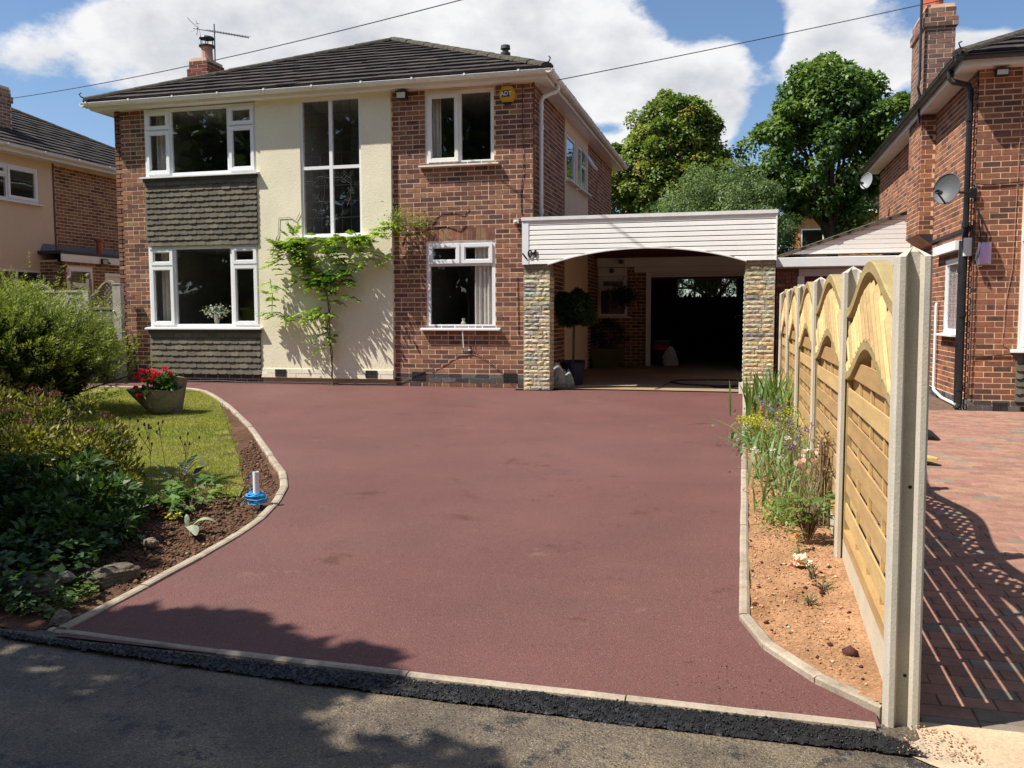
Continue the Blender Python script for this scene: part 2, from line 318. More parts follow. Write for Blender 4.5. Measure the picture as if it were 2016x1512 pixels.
PAL_LEFT = [((.24, .135, .082), 6), ((.28, .17, .10), 4), ((.17, .088, .06), 4), ((.12, .065, .05), 1.5)]
PAL_BLUE = [((.085, .082, .085), 5), ((.115, .11, .105), 3), ((.06, .058, .062), 3)]
PAL_STACK = [((.20, .12, .095), 5), ((.25, .14, .10), 4), ((.15, .095, .08), 4), ((.27, .17, .12), 2)]
def pick(pal):
    t = rnd.uniform(0, sum(w for _, w in pal))
    for c, w in pal:
        t -= w
        if t <= 0: break
    k = rnd.uniform(.84, 1.16); return tuple(min(1, x * k * rnd.uniform(.95, 1.05)) for x in c)
def brick_cells(F, a0, a1, z0, z1, holes, pal, gauge=.075, Lb=.225, b=0, off=0, soldier=None, hb=.02):
    """bricks clipped row by row; returns (F,a0,a1,z0,z1,b,col,full)"""
    out = []; r = 0; z = z0
    while z < z1 - .02:
        zt = min(z + gauge - .0145, z1); iv = [(a0, a1)]
        for h in holes:
            if h[2] < (z + zt) / 2 < h[3]:
                nv = []
                for p, q in iv:
                    if h[1] <= p or h[0] >= q: nv.append((p, q)); continue
                    if h[0] - p > .02: nv.append((p, h[0]))
                    if q - h[1] > .02: nv.append((h[1], q))
                iv = nv
        u = math.floor(a0 / Lb) * Lb + (Lb / 2 if (r + off) % 2 else 0) - Lb
        while u < a1:
            segs = [(u, u + Lb - .0145)]
            if rnd.random() < .06: segs = [(u, u + Lb / 2 - .0145), (u + Lb / 2, u + Lb - .0145)]
            for s0, s1 in segs:
                for p, q in iv:
                    c0, c1 = max(s0, p + (.0 if p == a0 else .004)), min(s1, q - (.0 if q == a1 else .004))
                    if c1 - c0 > .03: out.append((F, c0, c1, z, zt, b, pick(pal), c1 - c0 > Lb - .0165 and zt - z > gauge - .0155))
            u += Lb
        z += gauge; r += 1
    return out
def place_bricks(cells, parent, limit, name='brick', m_=None, proud=.0026, Lb=.225, gauge=.075, stuffname='brickwork'):
    m_ = m_ or M_brick
    def dist(c): return c[0].p((c[1] + c[2]) / 2, 0, (c[3] + c[4]) / 2).length
    full = sorted([c for c in cells if c[7] and c[5] == 0], key=dist)[:limit]; ids = {id(c) for c in full}
    var = {}
    for c in full:
        F = c[0]; k = (id(F), rnd.randrange(26)); 
        if k not in var:
            G = Fr((0, 0, 0), F.u, F.n)
            mb = MB(); mb.box(G, rnd.uniform(0, .002), Lb - .0145 - rnd.uniform(0, .002), -.003, proud + rnd.uniform(-.001, .002), rnd.uniform(0, .0015), gauge - .0145 - rnd.uniform(0, .0015), c[6], skip=())
            o = mb.build(name, m_, parent); o.location = F.p(c[1], c[5], c[3]) ; var[k] = o.data
            continue
        inst(name, var[k], F.p(c[1], c[5], c[3]), parent)
    mb = MB(); n = 0
    for c in cells:
        if id(c) in ids: continue
        e = rnd.uniform(-.001, .002); mb.box(c[0], c[1], c[2], c[5] - .003, c[5] + proud + e, c[3], c[4], c[6]); n += 1
    if n: mb.build(stuffname, m_, parent, kind='stuff')

# ---- windows ---------------------------------------------------------------
def window(F, a0, a1, z0, z1, panes, parent, b=0, fw=.055, name='window', sill=True, sillw=.09, depth=.07, mF=None, room=True, label=None, sillout=.09):
    """panes: (a0,a1,z0,z1,opening) as fractions of the window"""
    mF = mF or M_upvc; w = a1 - a0; h = z1 - z0; fr = MB(); ob = b - .012
    fr.box(F, a0, a1, b - depth, ob, z0, z0 + fw); fr.box(F, a0, a1, b - depth, ob, z1 - fw, z1)
    fr.box(F, a0, a0 + fw, b - depth, ob, z0 + fw, z1 - fw); fr.box(F, a1 - fw, a1, b - depth, ob, z0 + fw, z1 - fw)
    P = [(a0 + p[0] * w, a0 + p[1] * w, z0 + p[2] * h, z0 + p[3] * h, p[4]) for p in panes]
    vb = {}
    for q in P:                                                     # mullions along shared edges, merged
        if q[1] < a1 - .01: vb.setdefault(round(q[1], 3), []).append((max(q[2], z0 + fw), min(q[3], z1 - fw)))
    for x, iv in vb.items():
        iv.sort(); m_ = [list(iv[0])]
        for p_ in iv[1:]:
            if p_[0] <= m_[-1][1] + .01: m_[-1][1] = max(m_[-1][1], p_[1])
            else: m_.append(list(p_))
        for p_ in m_: fr.box(F, x - .028, x + .028, b - depth + .002, ob - .002, p_[0], p_[1])
    for q in P:
        if q[3] < z1 - .01:
            fr.box(F, max(q[0], a0 + fw) + (0.028 if q[0] > a0 + .01 else 0), min(q[1], a1 - fw) - (.028 if q[1] < a1 - .01 else 0), b - depth + .004, ob - .004, q[3] - .026, q[3] + .026)
    o = fr.build(name, mF, parent, label)
    for q in P:
        i0 = q[0] + (fw if abs(q[0] - a0) < .01 else .028); i1 = q[1] - (fw if abs(q[1] - a1) < .01 else .028)
        j0 = q[2] + (fw if abs(q[2] - z0) < .01 else .026); j1 = q[3] - (fw if abs(q[3] - z1) < .01 else .026)
        if q[4]:
            s = MB(); g = .012; t = .05; c0, c1, d0, d1 = i0 - g, i1 + g, j0 - g, j1 + g
            s.box(F, c0, c1, ob + .001, b + .012, d0, d0 + t); s.box(F, c0, c1, ob + .001, b + .012, d1 - t, d1); s.box(F, c0, c0 + t, ob + .001, b + .012, d0 + t, d1 - t); s.box(F, c1 - t, c1, ob + .001, b + .012, d0 + t, d1 - t)
            # bevelled inner bead
            s.box(F, c0 + t, c1 - t, b - .03, b + .002, d0 + t, d0 + t + .014); s.box(F, c0 + t, c1 - t, b - .03, b + .002, d1 - t - .014, d1 - t)
            s.box(F, c0 + t, c0 + t + .014, b - .03, b + .002, d0 + t + .014, d1 - t - .014); s.box(F, c1 - t - .014, c1 - t, b - .03, b + .002, d0 + t + .014, d1 - t - .014)
            s.build('casement', mF, o); i0 += t - g; i1 -= t - g; j0 += t - g; j1 -= t - g
        gl = MB(); gl.box(F, i0 - .004, i1 + .004, b - .034, b - .030, j0 - .004, j1 + .004); gl.build('pane', M_glass, o)
    if sill:
        s = MB(); s.prism(Fr(F.p(0, 0, 0), F.n, F.u), [(b - .03, z0 - .035), (b + sillout, z0 - .035), (b + sillout, z0 - .012), (b - .012, z0 + .004), (b - .03, z0 + .004)], a0 - sillw, a1 + sillw)
        s.build('sill', mF, o)
    return o
def room(F, a0, a1, z0, z1, parent, depth=2.6, b=-.12, m_=None, name='room_lining'):
    mb = MB(); d = b - depth
    def q(*pts): mb.face([F.p(*p) for p in pts])
    q((a0, d, z0), (a1, d, z0), (a1, d, z1), (a0, d, z1)); q((a0, b, z0), (a1, b, z0), (a1, d, z0), (a0, d, z0)); q((a0, b, z1), (a1, b, z1), (a1, d, z1), (a0, d, z1))
    q((a0, b, z0), (a0, d, z0), (a0, d, z1), (a0, b, z1)); q((a1, b, z0), (a1, d, z0), (a1, d, z1), (a1, b, z1))
    return mb.build(name, m_ or M_roomd, parent)
def curtain(F, a0, a1, z0, z1, parent, b=-.2, m_=None):
    mb = MB(); n = max(8, int((a1 - a0) / .02)); pts = [(a0 + (a1 - a0) * i / n, b + .035 * math.sin(i * 1.9) + .012 * math.sin(i * .7)) for i in range(n + 1)]
    for i in range(n):
        (p, pb), (q, qb) = pts[i], pts[i + 1]; mb.face([F.p(p, pb, z0), F.p(q, qb, z0), F.p(q, qb, z1), F.p(p, pb, z1)])
    return mb.build('curtain', m_ or M_curtain, parent, smooth=True)
def vent(F, a, z, parent, w=.22, h=.135, b=.01):
    mb = MB(); mb.box(F, a, a + w, b - .05, b - .02, z, z + h, (.01, .01, .01)); 
    t = .009
    for i in range(9): x = a + (w - t) * i / 8; mb.box(F, x, x + t, b - .02, b + .004, z, z + h, (.03, .03, .032))
    for i in range(6): y = z + (h - t) * i / 5; mb.box(F, a, a + w, b - .02, b + .002, y, y + t, (.03, .03, .032))
    return mb.build('air_brick', M_paint, parent)
def shingles(F, a0, a1, z0, z1, rows, parent, b, cols, first, tw=.165):
    """plain tile hanging; returns list of candidate tiles"""
    out = []; g = (z1 - z0) / rows
    for r in range(rows):
        zb = z0 + r * g; u = a0 - (tw / 2 if r % 2 else 0)
        while u < a1 - .01:
            c0, c1 = max(u, a0), min(u + tw - .003, a1)
            if c1 - c0 > .02: out.append((c0, c1, zb, g, u))
            u += tw
    return out
def shingle_geo(mb, F, c0, c1, zb, g, b, col, off=(0, 0)):
    h = g + .07; th = .012; bo = b + .042 + rnd.uniform(-.003, .004); bi = b + .010; j = rnd.uniform(-.003, .003); cut = min(.028, (c1 - c0) * .3); e = .012
    poly = [(c0, zb + e + j), (c0 + cut, zb + j), (c1 - cut, zb + j), (c1, zb + e + j), (c1, zb + h), (c0, zb + h)]
    def P(a, z, o): t = (z - zb) / h; return F.p(a, bo + (bi - bo) * t + o, z)
    i = len(mb.v); n = 6; mb.v += [tuple(P(a, z, 0)) for a, z in poly] + [tuple(P(a, z, -th)) for a, z in poly]
    fs = [tuple(i + k for k in range(n))] + [(i + k, i + (k + 1) % n, i + n + (k + 1) % n, i + n + k) for k in range(n)]
    mb.f += fs; mb.c += [col] * len(fs); mb.m += [0] * len(fs)
def hang_tiles(F, panels, parent, limit=300):
    allt = [(p, t) for p in panels for t in shingles(F, *p[:5], None, p[5], None, None)]
    k = 0; rest = MB()
    for p, t in allt:
        base = rnd.choice([(.128, .112, .083), (.116, .102, .078), (.138, .120, .088), (.106, .095, .073)]); q = rnd.uniform(.92, 1.08); col = tuple(x * q for x in base)
        if k < limit:
            mb = MB(); shingle_geo(mb, F, t[0], t[1], t[2], t[3], p[5], col); mb.build('shingle', M_shingle, parent); k += 1
        else: shingle_geo(rest, F, t[0], t[1], t[2], t[3], p[5], col)
    if rest.v: rest.build('shingle_rows', M_shingle, parent, kind='stuff')

# ---- roofs -----------------------------------------------------------------
def slope_tiles(O, U, V, Ln, left, right, gauge, tw, budget, parent, cells, th=.042, pal=((.050, .041, .038), (.060, .049, .044), (.044, .037, .036), (.066, .054, .047))):
    """O eave origin, U along eave, V unit up slope; left(v), right(v) limits"""
    Nn = U.cross(V); Nn = Nn if Nn.z > 0 else -Nn; rows = int(Ln / gauge) + 1
    for r in range(rows):
        v0 = r * gauge - .03; v1 = v0 + gauge + .06; v1 = min(v1, Ln); u = math.floor(left(0) / tw) * tw - (tw / 2 if r % 2 else 0)
        while u < right(0):
            def cl(x, v): return min(max(x, left(max(v, 0))), right(max(v, 0)))
            a, b, c, d = cl(u, v0), cl(u + tw - .004, v0), cl(u + tw - .004, v1), cl(u, v1)
            if b - a > .03 or c - d > .03:
                j = rnd.uniform(-.004, .005); lo = th + j; col = rnd.choice(pal); k = rnd.uniform(.85, 1.15); col = tuple(x * k for x in col)
                P = [O + U * a + V * v0 + Nn * lo, O + U * b + V * v0 + Nn * lo, O + U * c + V * v1 + Nn * (.006 + j), O + U * d + V * v1 + Nn * (.006 + j)]
                Q = [p - Nn * (th if i < 2 else .02) for i, p in enumerate(P)]
                cells.append((P, Q, col, (P[0] + P[1]).length / 2))
            u += tw
def place_tiles(cells, parent, limit):
    cells.sort(key=lambda c: c[3]); rest = MB()
    for i, (P, Q, col, d) in enumerate(cells):
        mb = MB() if i < limit else rest; mb.hexa(Q + P, col, skip=(0,))
        # slight roll profile in the middle of the tile
        if i < limit: mb.build('roof_tile', M_roof, parent)
    if rest.v: rest.build('roof_tile_rows', M_roof, parent, kind='stuff')
def hip_roof(x0, x1, y0, y1, ze, tan, parent, budget, gauge=.33, tw=.33, mossy=None):
    co = 1 / math.sqrt(1 + tan * tan); si = tan * co; half = (x1 - x0) / 2; Ln = half / co; cx = (x0 + x1) / 2; zr = ze + half * tan
    deck = MB(); A, B, C_, D = (Vector((x0, y0, ze)), Vector((x1, y0, ze)), Vector((x1, y1, ze)), Vector((x0, y1, ze))); E = Vector((cx, y0 + half, zr)); G = Vector((cx, y1 - half, zr))
    dn = Vector((0, 0, -.02))
    for q in ((A, B, E), (B, C_, G, E), (C_, D, G), (D, A, E, G)): deck.face([p + dn for p in q], (.04, .04, .04))
    roof = deck.build('roof', M_roof, parent); cells = []
    X, Y = Vector((1, 0, 0)), Vector((0, 1, 0))
    slope_tiles(Vector((0, y0, ze)), X, Vector((0, co, si)), Ln, lambda v: x0 + v * co, lambda v: x1 - v * co, gauge, tw, 0, roof, cells)
    back = []; slope_tiles(Vector((0, y1, ze)), X, Vector((0, -co, si)), Ln, lambda v: x0 + v * co, lambda v: x1 - v * co, gauge, tw, 0, roof, back)
    slope_tiles(Vector((x0, 0, ze)), Y, Vector((co, 0, si)), Ln, lambda v: y0 + v * co, lambda v: y1 - v * co, gauge, tw, 0, roof, back)
    slope_tiles(Vector((x1, 0, ze)), Y, Vector((-co, 0, si)), Ln, lambda v: y0 + v * co, lambda v: y1 - v * co, gauge, tw, 0, roof, back)
    if budget: place_tiles(cells, roof, budget)
    else: back += cells
    rest = MB()
    for P, Q, col, d in back: rest.hexa(Q + P, col, skip=(0,))
    rest.build('roof_tile_rows', M_roof, roof, kind='stuff')
    for p, q in ((A, E), (B, E), (E, G), (C_, G), (D, G)):      # half-round ridge and hip caps
        n = max(1, int((q - p).length / .42)); d = (q - p) / n; s = d.normalized().cross(Vector((0, 0, 1))).normalized(); u = s.cross(d.normalized())
        for i in range(n):
            c0 = p + d * i; c1 = p + d * (i + 1.04); mb = MB(); R0 = .115 + rnd.uniform(-.004, .006); pts0 = []; pts1 = []
            for k in range(7):
                w = math.pi * (k / 6); o0 = s * math.cos(w) * R0 + u * (math.sin(w) * R0 * .62 + .0)
                pts0.append(c0 + o0 * 1.04); pts1.append(c1 + o0 * .97)
            for k in range(6): mb.face([pts0[k], pts0[k + 1], pts1[k + 1], pts1[k]])
            mb.face(pts0); mb.face(pts1[::-1]); mb.build('ridge_tile', M_moss, roof)
    return roof, E, G
def gutter_run(p, q, nrm, parent, r=.056, m_=None, brackets=1.0, name='gutter', fall=0):
    p, q = Vector(p), Vector(q); mb = MB(); n = 8; d = (q - p); dn = d.normalized(); nv = Vector(nrm); up = Vector((0, 0, 1)); rr = (r, r - .004)
    for R0, fl in ((r, 0), (r - .005, 1)):
        ring = [(-math.cos(math.pi * k / n) * R0, -math.sin(math.pi * k / n) * R0) for k in range(n + 1)]
        for k in range(n):
            (a, b), (c, e) = ring[k], ring[k + 1]
            mb.face([p + nv * a + up * b, p + nv * c + up * e, q + nv * c + up * e, q + nv * a + up * b])
    for s in (-1, 1): c = nv * (s * (r - .002)); mb.tube([p + c, q + c], .005, 6)
    for e in (p, q):
        mb.face([e + nv * (-math.cos(math.pi * k / n) * r) + up * (-math.sin(math.pi * k / n) * r) for k in range(n + 1)])
    o = mb.build(name, m_ or M_gutter, parent, smooth=False)
    k = int(d.length / brackets)
    for i in range(k + 1):
        c = p + dn * min(d.length - .05, .12 + i * brackets); b = MB(); R1 = r + .006
        for j in range(n):
            w0, w1 = math.pi * j / n, math.pi * (j + 1) / n
            for R2 in (R1,):
                A_ = c + nv * (-math.cos(w0) * R2) + up * (-math.sin(w0) * R2); B_ = c + nv * (-math.cos(w1) * R2) + up * (-math.sin(w1) * R2)
                b.face([A_ - dn * .015, B_ - dn * .015, B_ + dn * .015, A_ + dn * .015])
        b.hexa([c + nv * (R1 - .008) - dn * .015 + up * -.01, c + nv * (R1 + .006) - dn * .015 + up * -.01, c + nv * (R1 + .006) + dn * .015 + up * -.01, c + nv * (R1 - .008) + dn * .015 + up * -.01,
                c + nv * (R1 - .008) - dn * .015 + up * .02, c + nv * (R1 + .006) - dn * .015 + up * .02, c + nv * (R1 + .006) + dn * .015 + up * .02, c + nv * (R1 - .008) + dn * .015 + up * .02])
        b.build('bracket', m_ or M_gutter, o)
    return o
def text_mesh(txt, size, loc, rot, depth, m_, parent, name, label=None, font_off=0, shear=0):
    cu = bpy.data.curves.new(name, 'FONT'); cu.body = txt; cu.size = size; cu.extrude = depth; cu.align_x = 'CENTER'; cu.align_y = 'CENTER'; cu.offset = font_off; cu.shear = shear; cu.resolution_u = 4
    to = bpy.data.objects.new(name, cu); COL.objects.link(to); bpy.context.view_layer.update()
    me = bpy.data.meshes.new_from_object(to); bpy.data.objects.remove(to); me.name = name
    me.transform(Matrix.Translation(loc) @ rot.to_4x4()); me.materials.clear()
    return finish(name, me, m_, parent, label)

# ================================================================== SETTING: ground, road, drive, lawn, beds, paving
def sheet(name, poly, zf, m_, kind='structure', parent=None, label=None):
    """flat polygon draped on the site's slope, split at the slope breaks"""
    import bmesh
    bm = bmesh.new(); vs = [bm.verts.new((x, y, 0)) for x, y in poly]; f = bm.faces.new(vs)
    for yb in (3.3, 3.4, 13.3):
        bmesh.ops.bisect_plane(bm, geom=bm.verts[:] + bm.edges[:] + bm.faces[:], plane_co=(0, yb, 0), plane_no=(0, 1, 0))
    bmesh.ops.triangulate(bm, faces=bm.faces[:])
    for v in bm.verts: v.co.z = float(zf(v.co.y))
    for f in bm.faces:
        if f.normal.z < 0: f.normal_flip()
    bm.normal_update(); me = bpy.data.meshes.new(name); bm.to_mesh(me); bm.free()
    for p in me.polygons: pass
    return finish(name, me, m_, parent, label, kind=kind)
def inside(poly, x, y):
    x = np.asarray(x); y = np.asarray(y); r = np.zeros(x.shape, bool); n = len(poly)
    for i in range(n):
        (x1, y1), (x2, y2) = poly[i], poly[(i + 1) % n]
        c = ((y1 > y) != (y2 > y)); xi = (x2 - x1) * (y - y1) / ((y2 - y1) if y2 != y1 else 1e-9) + x1; r ^= c & (x < xi)
    return r
def grid_sheet(name, poly, step, zf, m_, kind, parent=None, col=(1, 1, 1)):
    P = np.array(poly); x0, y0 = P.min(0); x1, y1 = P.max(0); xs = np.arange(x0, x1 + step, step); ys = np.arange(y0, y1 + step, step); X, Y = np.meshgrid(xs, ys)
    Z = zf(X, Y); nx = len(xs); ny = len(ys); cx = X[:-1, :-1] + step / 2; cy = Y[:-1, :-1] + step / 2; ok = inside(poly, cx, cy)
    idx = np.arange(nx * ny).reshape(ny, nx); F = np.stack([idx[:-1, :-1], idx[:-1, 1:], idx[1:, 1:], idx[1:, :-1]], -1)[ok]
    V = np.stack([X.ravel(), Y.ravel(), Z.ravel()], 1); used, inv = np.unique(F, return_inverse=True)
    return arr_mesh(name, V[used], inv.reshape(F.shape), np.tile(col, (len(F), 1)), m_, parent, kind, smooth=True)

sheet('ground', [(-400, -200), (400, -200), (400, 500), (-400, 500)], lambda y: gz(y) - .32, M_ground)
LK = [(-3.03, 3.36), (-3.03, 3.6), (-3.035, 3.82), (-3.045, 4.1), (-3.06, 4.48), (-3.09, 4.9), (-3.15, 5.32), (-3.29, 5.8), (-3.48, 6.27), (-3.76, 6.75), (-4.17, 7.3), (-4.55, 7.82), (-4.95, 8.36), (-5.43, 9.0), (-5.94, 9.64), (-6.68, 10.54), (-7.2, 11.14), (-7.6, 11.58), (-8.0, 12.0), (-8.35, 12.25), (-8.75, 12.38), (-9.4, 12.38), (-10.9, 12.34)]
RK = [(.03, 13.02), (.025, 11.4), (.02, 9.67), (.015, 7.36), (.01, 5.5), (.01, 4.22), (.11, 3.88), (.30, 3.58), (.50, 3.37)]
drive_poly = LK + [(-10.9, 13.26), (-7.79, 13.26), (-3.34, 13.22), (-3.34, 12.94), (-2.76, 12.94), (-2.6, 13.10), (-1.9, 13.16), (.03, 13.14)] + RK + [(.50, 3.26), (-3.03, 3.29)]
drive = sheet('driveway', drive_poly, gz, M_tarmac)
tag(drive)
# old road, joins
road = sheet('road', [(-30, -12), (30, -12), (30, 3.30), (.5, 3.30), (-2.9, 3.36), (-3.5, 3.40), (-30, 3.46)], lambda y: y * 0 - 1.468, M_road)
apron = sheet('pavement', [(.53, 3.1), (.62, 3.02), (.80, 2.9), (1.05, 2.80), (1.6, 2.72), (6, 2.65), (6, 3.32), (.62, 3.34), (.62, 3.2)], lambda y: y * 0 - 1.462, M_apron)
# black chippings strip beside the edging
strip = [(-3.35, 3.28), (-3.0, 3.245), (-1.3, 3.235), (.47, 3.215), (.56, 3.13), (.62, 3.06), (.45, 3.065), (-.4, 3.06), (-1.7, 3.10), (-2.6, 3.155), (-3.25, 3.215)]
def zchip(X, Y): 
    e = np.abs(Y - (3.17 - .012 * (X + 1.5))) / .10
    return -1.468 + .010 * np.clip(1.1 - e, 0, 1) + rng.uniform(0, .012, X.shape) + .018 * fbm(X, Y, 9, 3, 5)
grid_sheet('tar_strip', strip, .009, zchip, M_chip, 'structure')
def pebbles(name, pts, sizes, cols, m_, kind='stuff', parent=None, flat=.7):
    """little irregular 8-faced lumps"""
    n = len(pts); base = np.array([(1, 0, 0), (0, 1, 0), (-1, 0, 0), (0, -1, 0), (0, 0, 1), (0, 0, -1)], float); tri = np.array([(0, 1, 4), (1, 2, 4), (2, 3, 4), (3, 0, 4), (1, 0, 5), (2, 1, 5), (3, 2, 5), (0, 3, 5)])
    V = base[None] * rng.uniform(.6, 1.15, (n, 6, 1)); a = rng.uniform(0, 6.28, n); c, s = np.cos(a)[:, None], np.sin(a)[:, None]
    x = V[:, :, 0] * c - V[:, :, 1] * s; y = V[:, :, 0] * s + V[:, :, 1] * c; V = np.stack([x, y, V[:, :, 2] * flat], 2) * np.asarray(sizes)[:, None, None] + np.asarray(pts)[:, None]
    F = (tri[None] + 6 * np.arange(n)[:, None, None]).reshape(-1, 3); return arr_mesh(name, V.reshape(-1, 3), F, np.repeat(cols, 8, axis=0), m_, parent, kind)
def scatter(poly, n):
    P = np.array(poly); x0, y0 = P.min(0); x1, y1 = P.max(0); out = []
    while sum(len(o) for o in out) < n:
        x = rng.uniform(x0, x1, n * 2); y = rng.uniform(y0, y1, n * 2); k = inside(poly, x, y); out.append(np.stack([x[k], y[k]], 1))
    return np.concatenate(out)[:n]
p = scatter(strip, 5200); pebbles('tar_chippings', np.column_stack([p, zchip(p[:, 0], p[:, 1]) + .001]), rng.uniform(.003, .0075, len(p)), jitcol((.014, .013, .013), len(p), .7), M_chip)
p = scatter([(-3.4, 2.75), (.75, 2.75), (.75, 3.08), (-3.3, 3.22)], 420); pebbles('loose_grit', np.column_stack([p, np.full(len(p), -1.466)]), rng.uniform(.0015, .004, len(p)), jitcol((.05, .045, .04), len(p), .6), M_chip)
p = scatter([(-.3, 3.3), (.5, 3.3), (.45, 3.42), (-.1, 3.7)], 60); pebbles('tarmac_crumbs', np.column_stack([p, gz(p[:, 1]) + .002]), rng.uniform(.002, .005, len(p)), jitcol((.10, .045, .04), len(p), .3), M_clod)
# soil heap at the foot of the end post
p = scatter([(.52, 3.06), (.80, 3.05), (.78, 3.27), (.60, 3.28)], 260); pebbles('mortar_crumbs', np.column_stack([p, -1.457 + rng.uniform(0, .02, len(p)) * np.exp(-((p[:, 0] - .6) / .08) ** 2)]), rng.uniform(.0015, .0065, len(p)), jitcol((.42, .27, .16), len(p), .35), M_clod)

# edging stones: pieces of the driveway
def edging(path, width, side, lens, z_up, jit=0):
    P = [Vector((x, y, 0)) for x, y in path]; d = [0]
    for i in range(1, len(P)): d.append(d[-1] + (P[i] - P[i - 1]).length)
    def at(s):
        s = min(max(s, 0), d[-1] - 1e-6); i = max(k for k in range(len(d) - 1) if d[k] <= s); t = (s - d[i]) / (d[i + 1] - d[i]); 
        p_ = P[i].lerp(P[i + 1], t); a = (P[i] - P[max(i - 1, 0)]) if i else P[1] - P[0]; b = P[i + 1] - P[i]; tn = b.normalized(); return p_, tn
    s = 0; k = 0
    while s < d[-1] - .02:
        e = min(s + lens(k), d[-1]); n = max(1, int((e - s) / .14)); mb = MB(); c = .30 * rnd.uniform(.88, 1.1); col = (c * 1.12, c * .93, c * .70); hh = rnd.uniform(-.002, .003); R_ = []
        for i in range(n + 1):
            q = s + .003 + (e - s - .006) * i / n; p_, t = at(q); nn = Vector((-t.y, t.x, 0)) * side; z = float(gz(p_.y)); w = width * rnd.uniform(.96, 1.03)
            o = nn * rnd.uniform(-.0015, .0015)
            R_.append([Vector((*(p_ + o).xy, z - .06)), Vector((*(p_ + o).xy, z + z_up + hh - .006)), Vector((*(p_ + o + nn * .012).xy, z + z_up + hh)), Vector((*(p_ + nn * (w - .014) + o).xy, z + z_up + hh)), Vector((*(p_ + nn * w + o).xy, z + z_up + hh - .010)), Vector((*(p_ + nn * w + o).xy, z - .06))])
        for i in range(n):
            for j in range(5): mb.face([R_[i][j], R_[i][j + 1], R_[i + 1][j + 1], R_[i + 1][j]][::(-1 if side > 0 else 1)], col)
        mb.face(R_[0], col); mb.face(R_[-1][::-1], col); mb.build('edging_stone', M_kerb, drive); s = e; k += 1
ll = [.60, .52, .48, .42, .34, .30, .30, .30, .34, .36, .4, .42, .5, .5, .5]
edging(LK, .062, 1, lambda k: ll[k] if k < len(ll) else .6, .016)
edging([(.028, 13.02), (.025, 11.4), (.02, 9.67), (.015, 7.36), (.01, 5.5), (.01, 4.22)], .052, 1, lambda k: .90, .022)
edging([(.01, 4.205), (.11, 3.875), (.30, 3.575), (.515, 3.365)], .062, 1, lambda k: (.345, .355, .30)[min(k, 2)], .026)
edging([(.487, 3.238), (-.4, 3.25), (-1.3, 3.26), (-2.2, 3.285), (-3.12, 3.335)], .052, -1, lambda k: .893, .004)

# lawn and beds on the left
def zs_l(X, Y): return gz(Y) - .012 + .05 * fbm(X, Y, 4, 4, 9) + .02 * fbm(X, Y, 22, 2, 3) + .04 * np.clip((-3.6 - X) / 1.5, 0, 1) * np.clip((6.5 - Y) / 2, 0, 1)
bed_l = [(-3.075, 3.36), (-3.10, 4.1), (-3.12, 4.5), (-3.15, 4.92), (-3.22, 5.34), (-3.36, 5.84), (-3.56, 6.32), (-3.83, 6.78), (-4.24, 7.34), (-5.0, 8.40), (-6.0, 9.68), (-6.75, 10.6), (-7.0, 10.55), (-6.1, 9.3), (-5.35, 8.2), (-4.85, 7.5), (-4.4, 6.75), (-4.15, 6.1), (-4.25, 5.85), (-5.2, 6.1), (-7, 6.6), (-12, 7.0), (-12, 3.3), (-3.5, 3.3)]
grid_sheet('flower_bed', bed_l, .03, zs_l, M_dsoil, 'structure')
lawn_p = [(-3.86, 6.25), (-4.2, 6.75), (-4.58, 7.33), (-5.45, 8.55), (-6.25, 9.7), (-6.88, 10.6), (-7.3, 11.2), (-8.1, 12.0), (-8.45, 12.19), (-8.8, 12.31), (-14, 12.27), (-14, 5.6), (-7, 5.7), (-4.2, 5.75), (-3.72, 5.95)]
sheet('lawn', lawn_p, lambda y: gz(y) - .004, M_lawn)
def blades(name, XY, Z, h, w, col, lean=.6, m_=None, parent=None, kind='stuff'):
    n = len(XY); a = rng.uniform(0, 6.28, n); dx = np.cos(a) * w / 2; dy = np.sin(a) * w / 2; l = rng.normal(0, lean, (n, 2)) * np.asarray(h)[:, None]
    B = np.column_stack([XY, Z]); V = np.stack([B + np.column_stack([dx, dy, 0 * dx]), B - np.column_stack([dx, dy, 0 * dx]), B + np.column_stack([l, h])], 1).reshape(-1, 3)
    return arr_mesh(name, V, np.arange(3 * n).reshape(n, 3), col, m_ or M_grass, parent, kind)
lawn_v = [(-3.80, 6.2), (-4.15, 6.75), (-4.55, 7.33), (-5.40, 8.55), (-6.2, 9.7), (-7.35, 11.2), (-8.15, 12.0), (-8.9, 12.3), (-9.6, 12.3), (-9.6, 8), (-7, 5.75), (-4.2, 5.7), (-3.75, 5.9)]
p = scatter(lawn_v, 95000)
keep = fbm(p[:, 0], p[:, 1], 1.8, 4, 21) + .35 - 1.4 * np.clip(.14 - (p[:, 0] * .78 + p[:, 1] * .62 + .0) * 0 - 0, 0, 0) > rng.uniform(-.35, .3, len(p))
edge = np.array([min((abs((q[0] - a) ) + abs(q[1] - b)) for a, b in ((-4.1, 7.0), (-4.6, 7.7), (-5.3, 8.6), (-3.75, 6.4))) for q in p]) < .38
p = p[keep & ~(edge & (rng.uniform(0, 1, len(p)) < .7))]; t = np.clip(fbm(p[:, 0], p[:, 1], 1.3, 4, 4) * 1.8 + .45 + rng.normal(0, .2, len(p)), 0, 1)[:, None]
c = np.array([[.19, .235, .032]]) * (1 - t) + np.array([[.34, .31, .07]]) * t; blades('lawn_grass', p, gz(p[:, 1]) - .004, rng.uniform(.012, .034, len(p)), rng.uniform(.004, .008, len(p)), c * rng.uniform(.7, 1.25, (len(p), 1)))
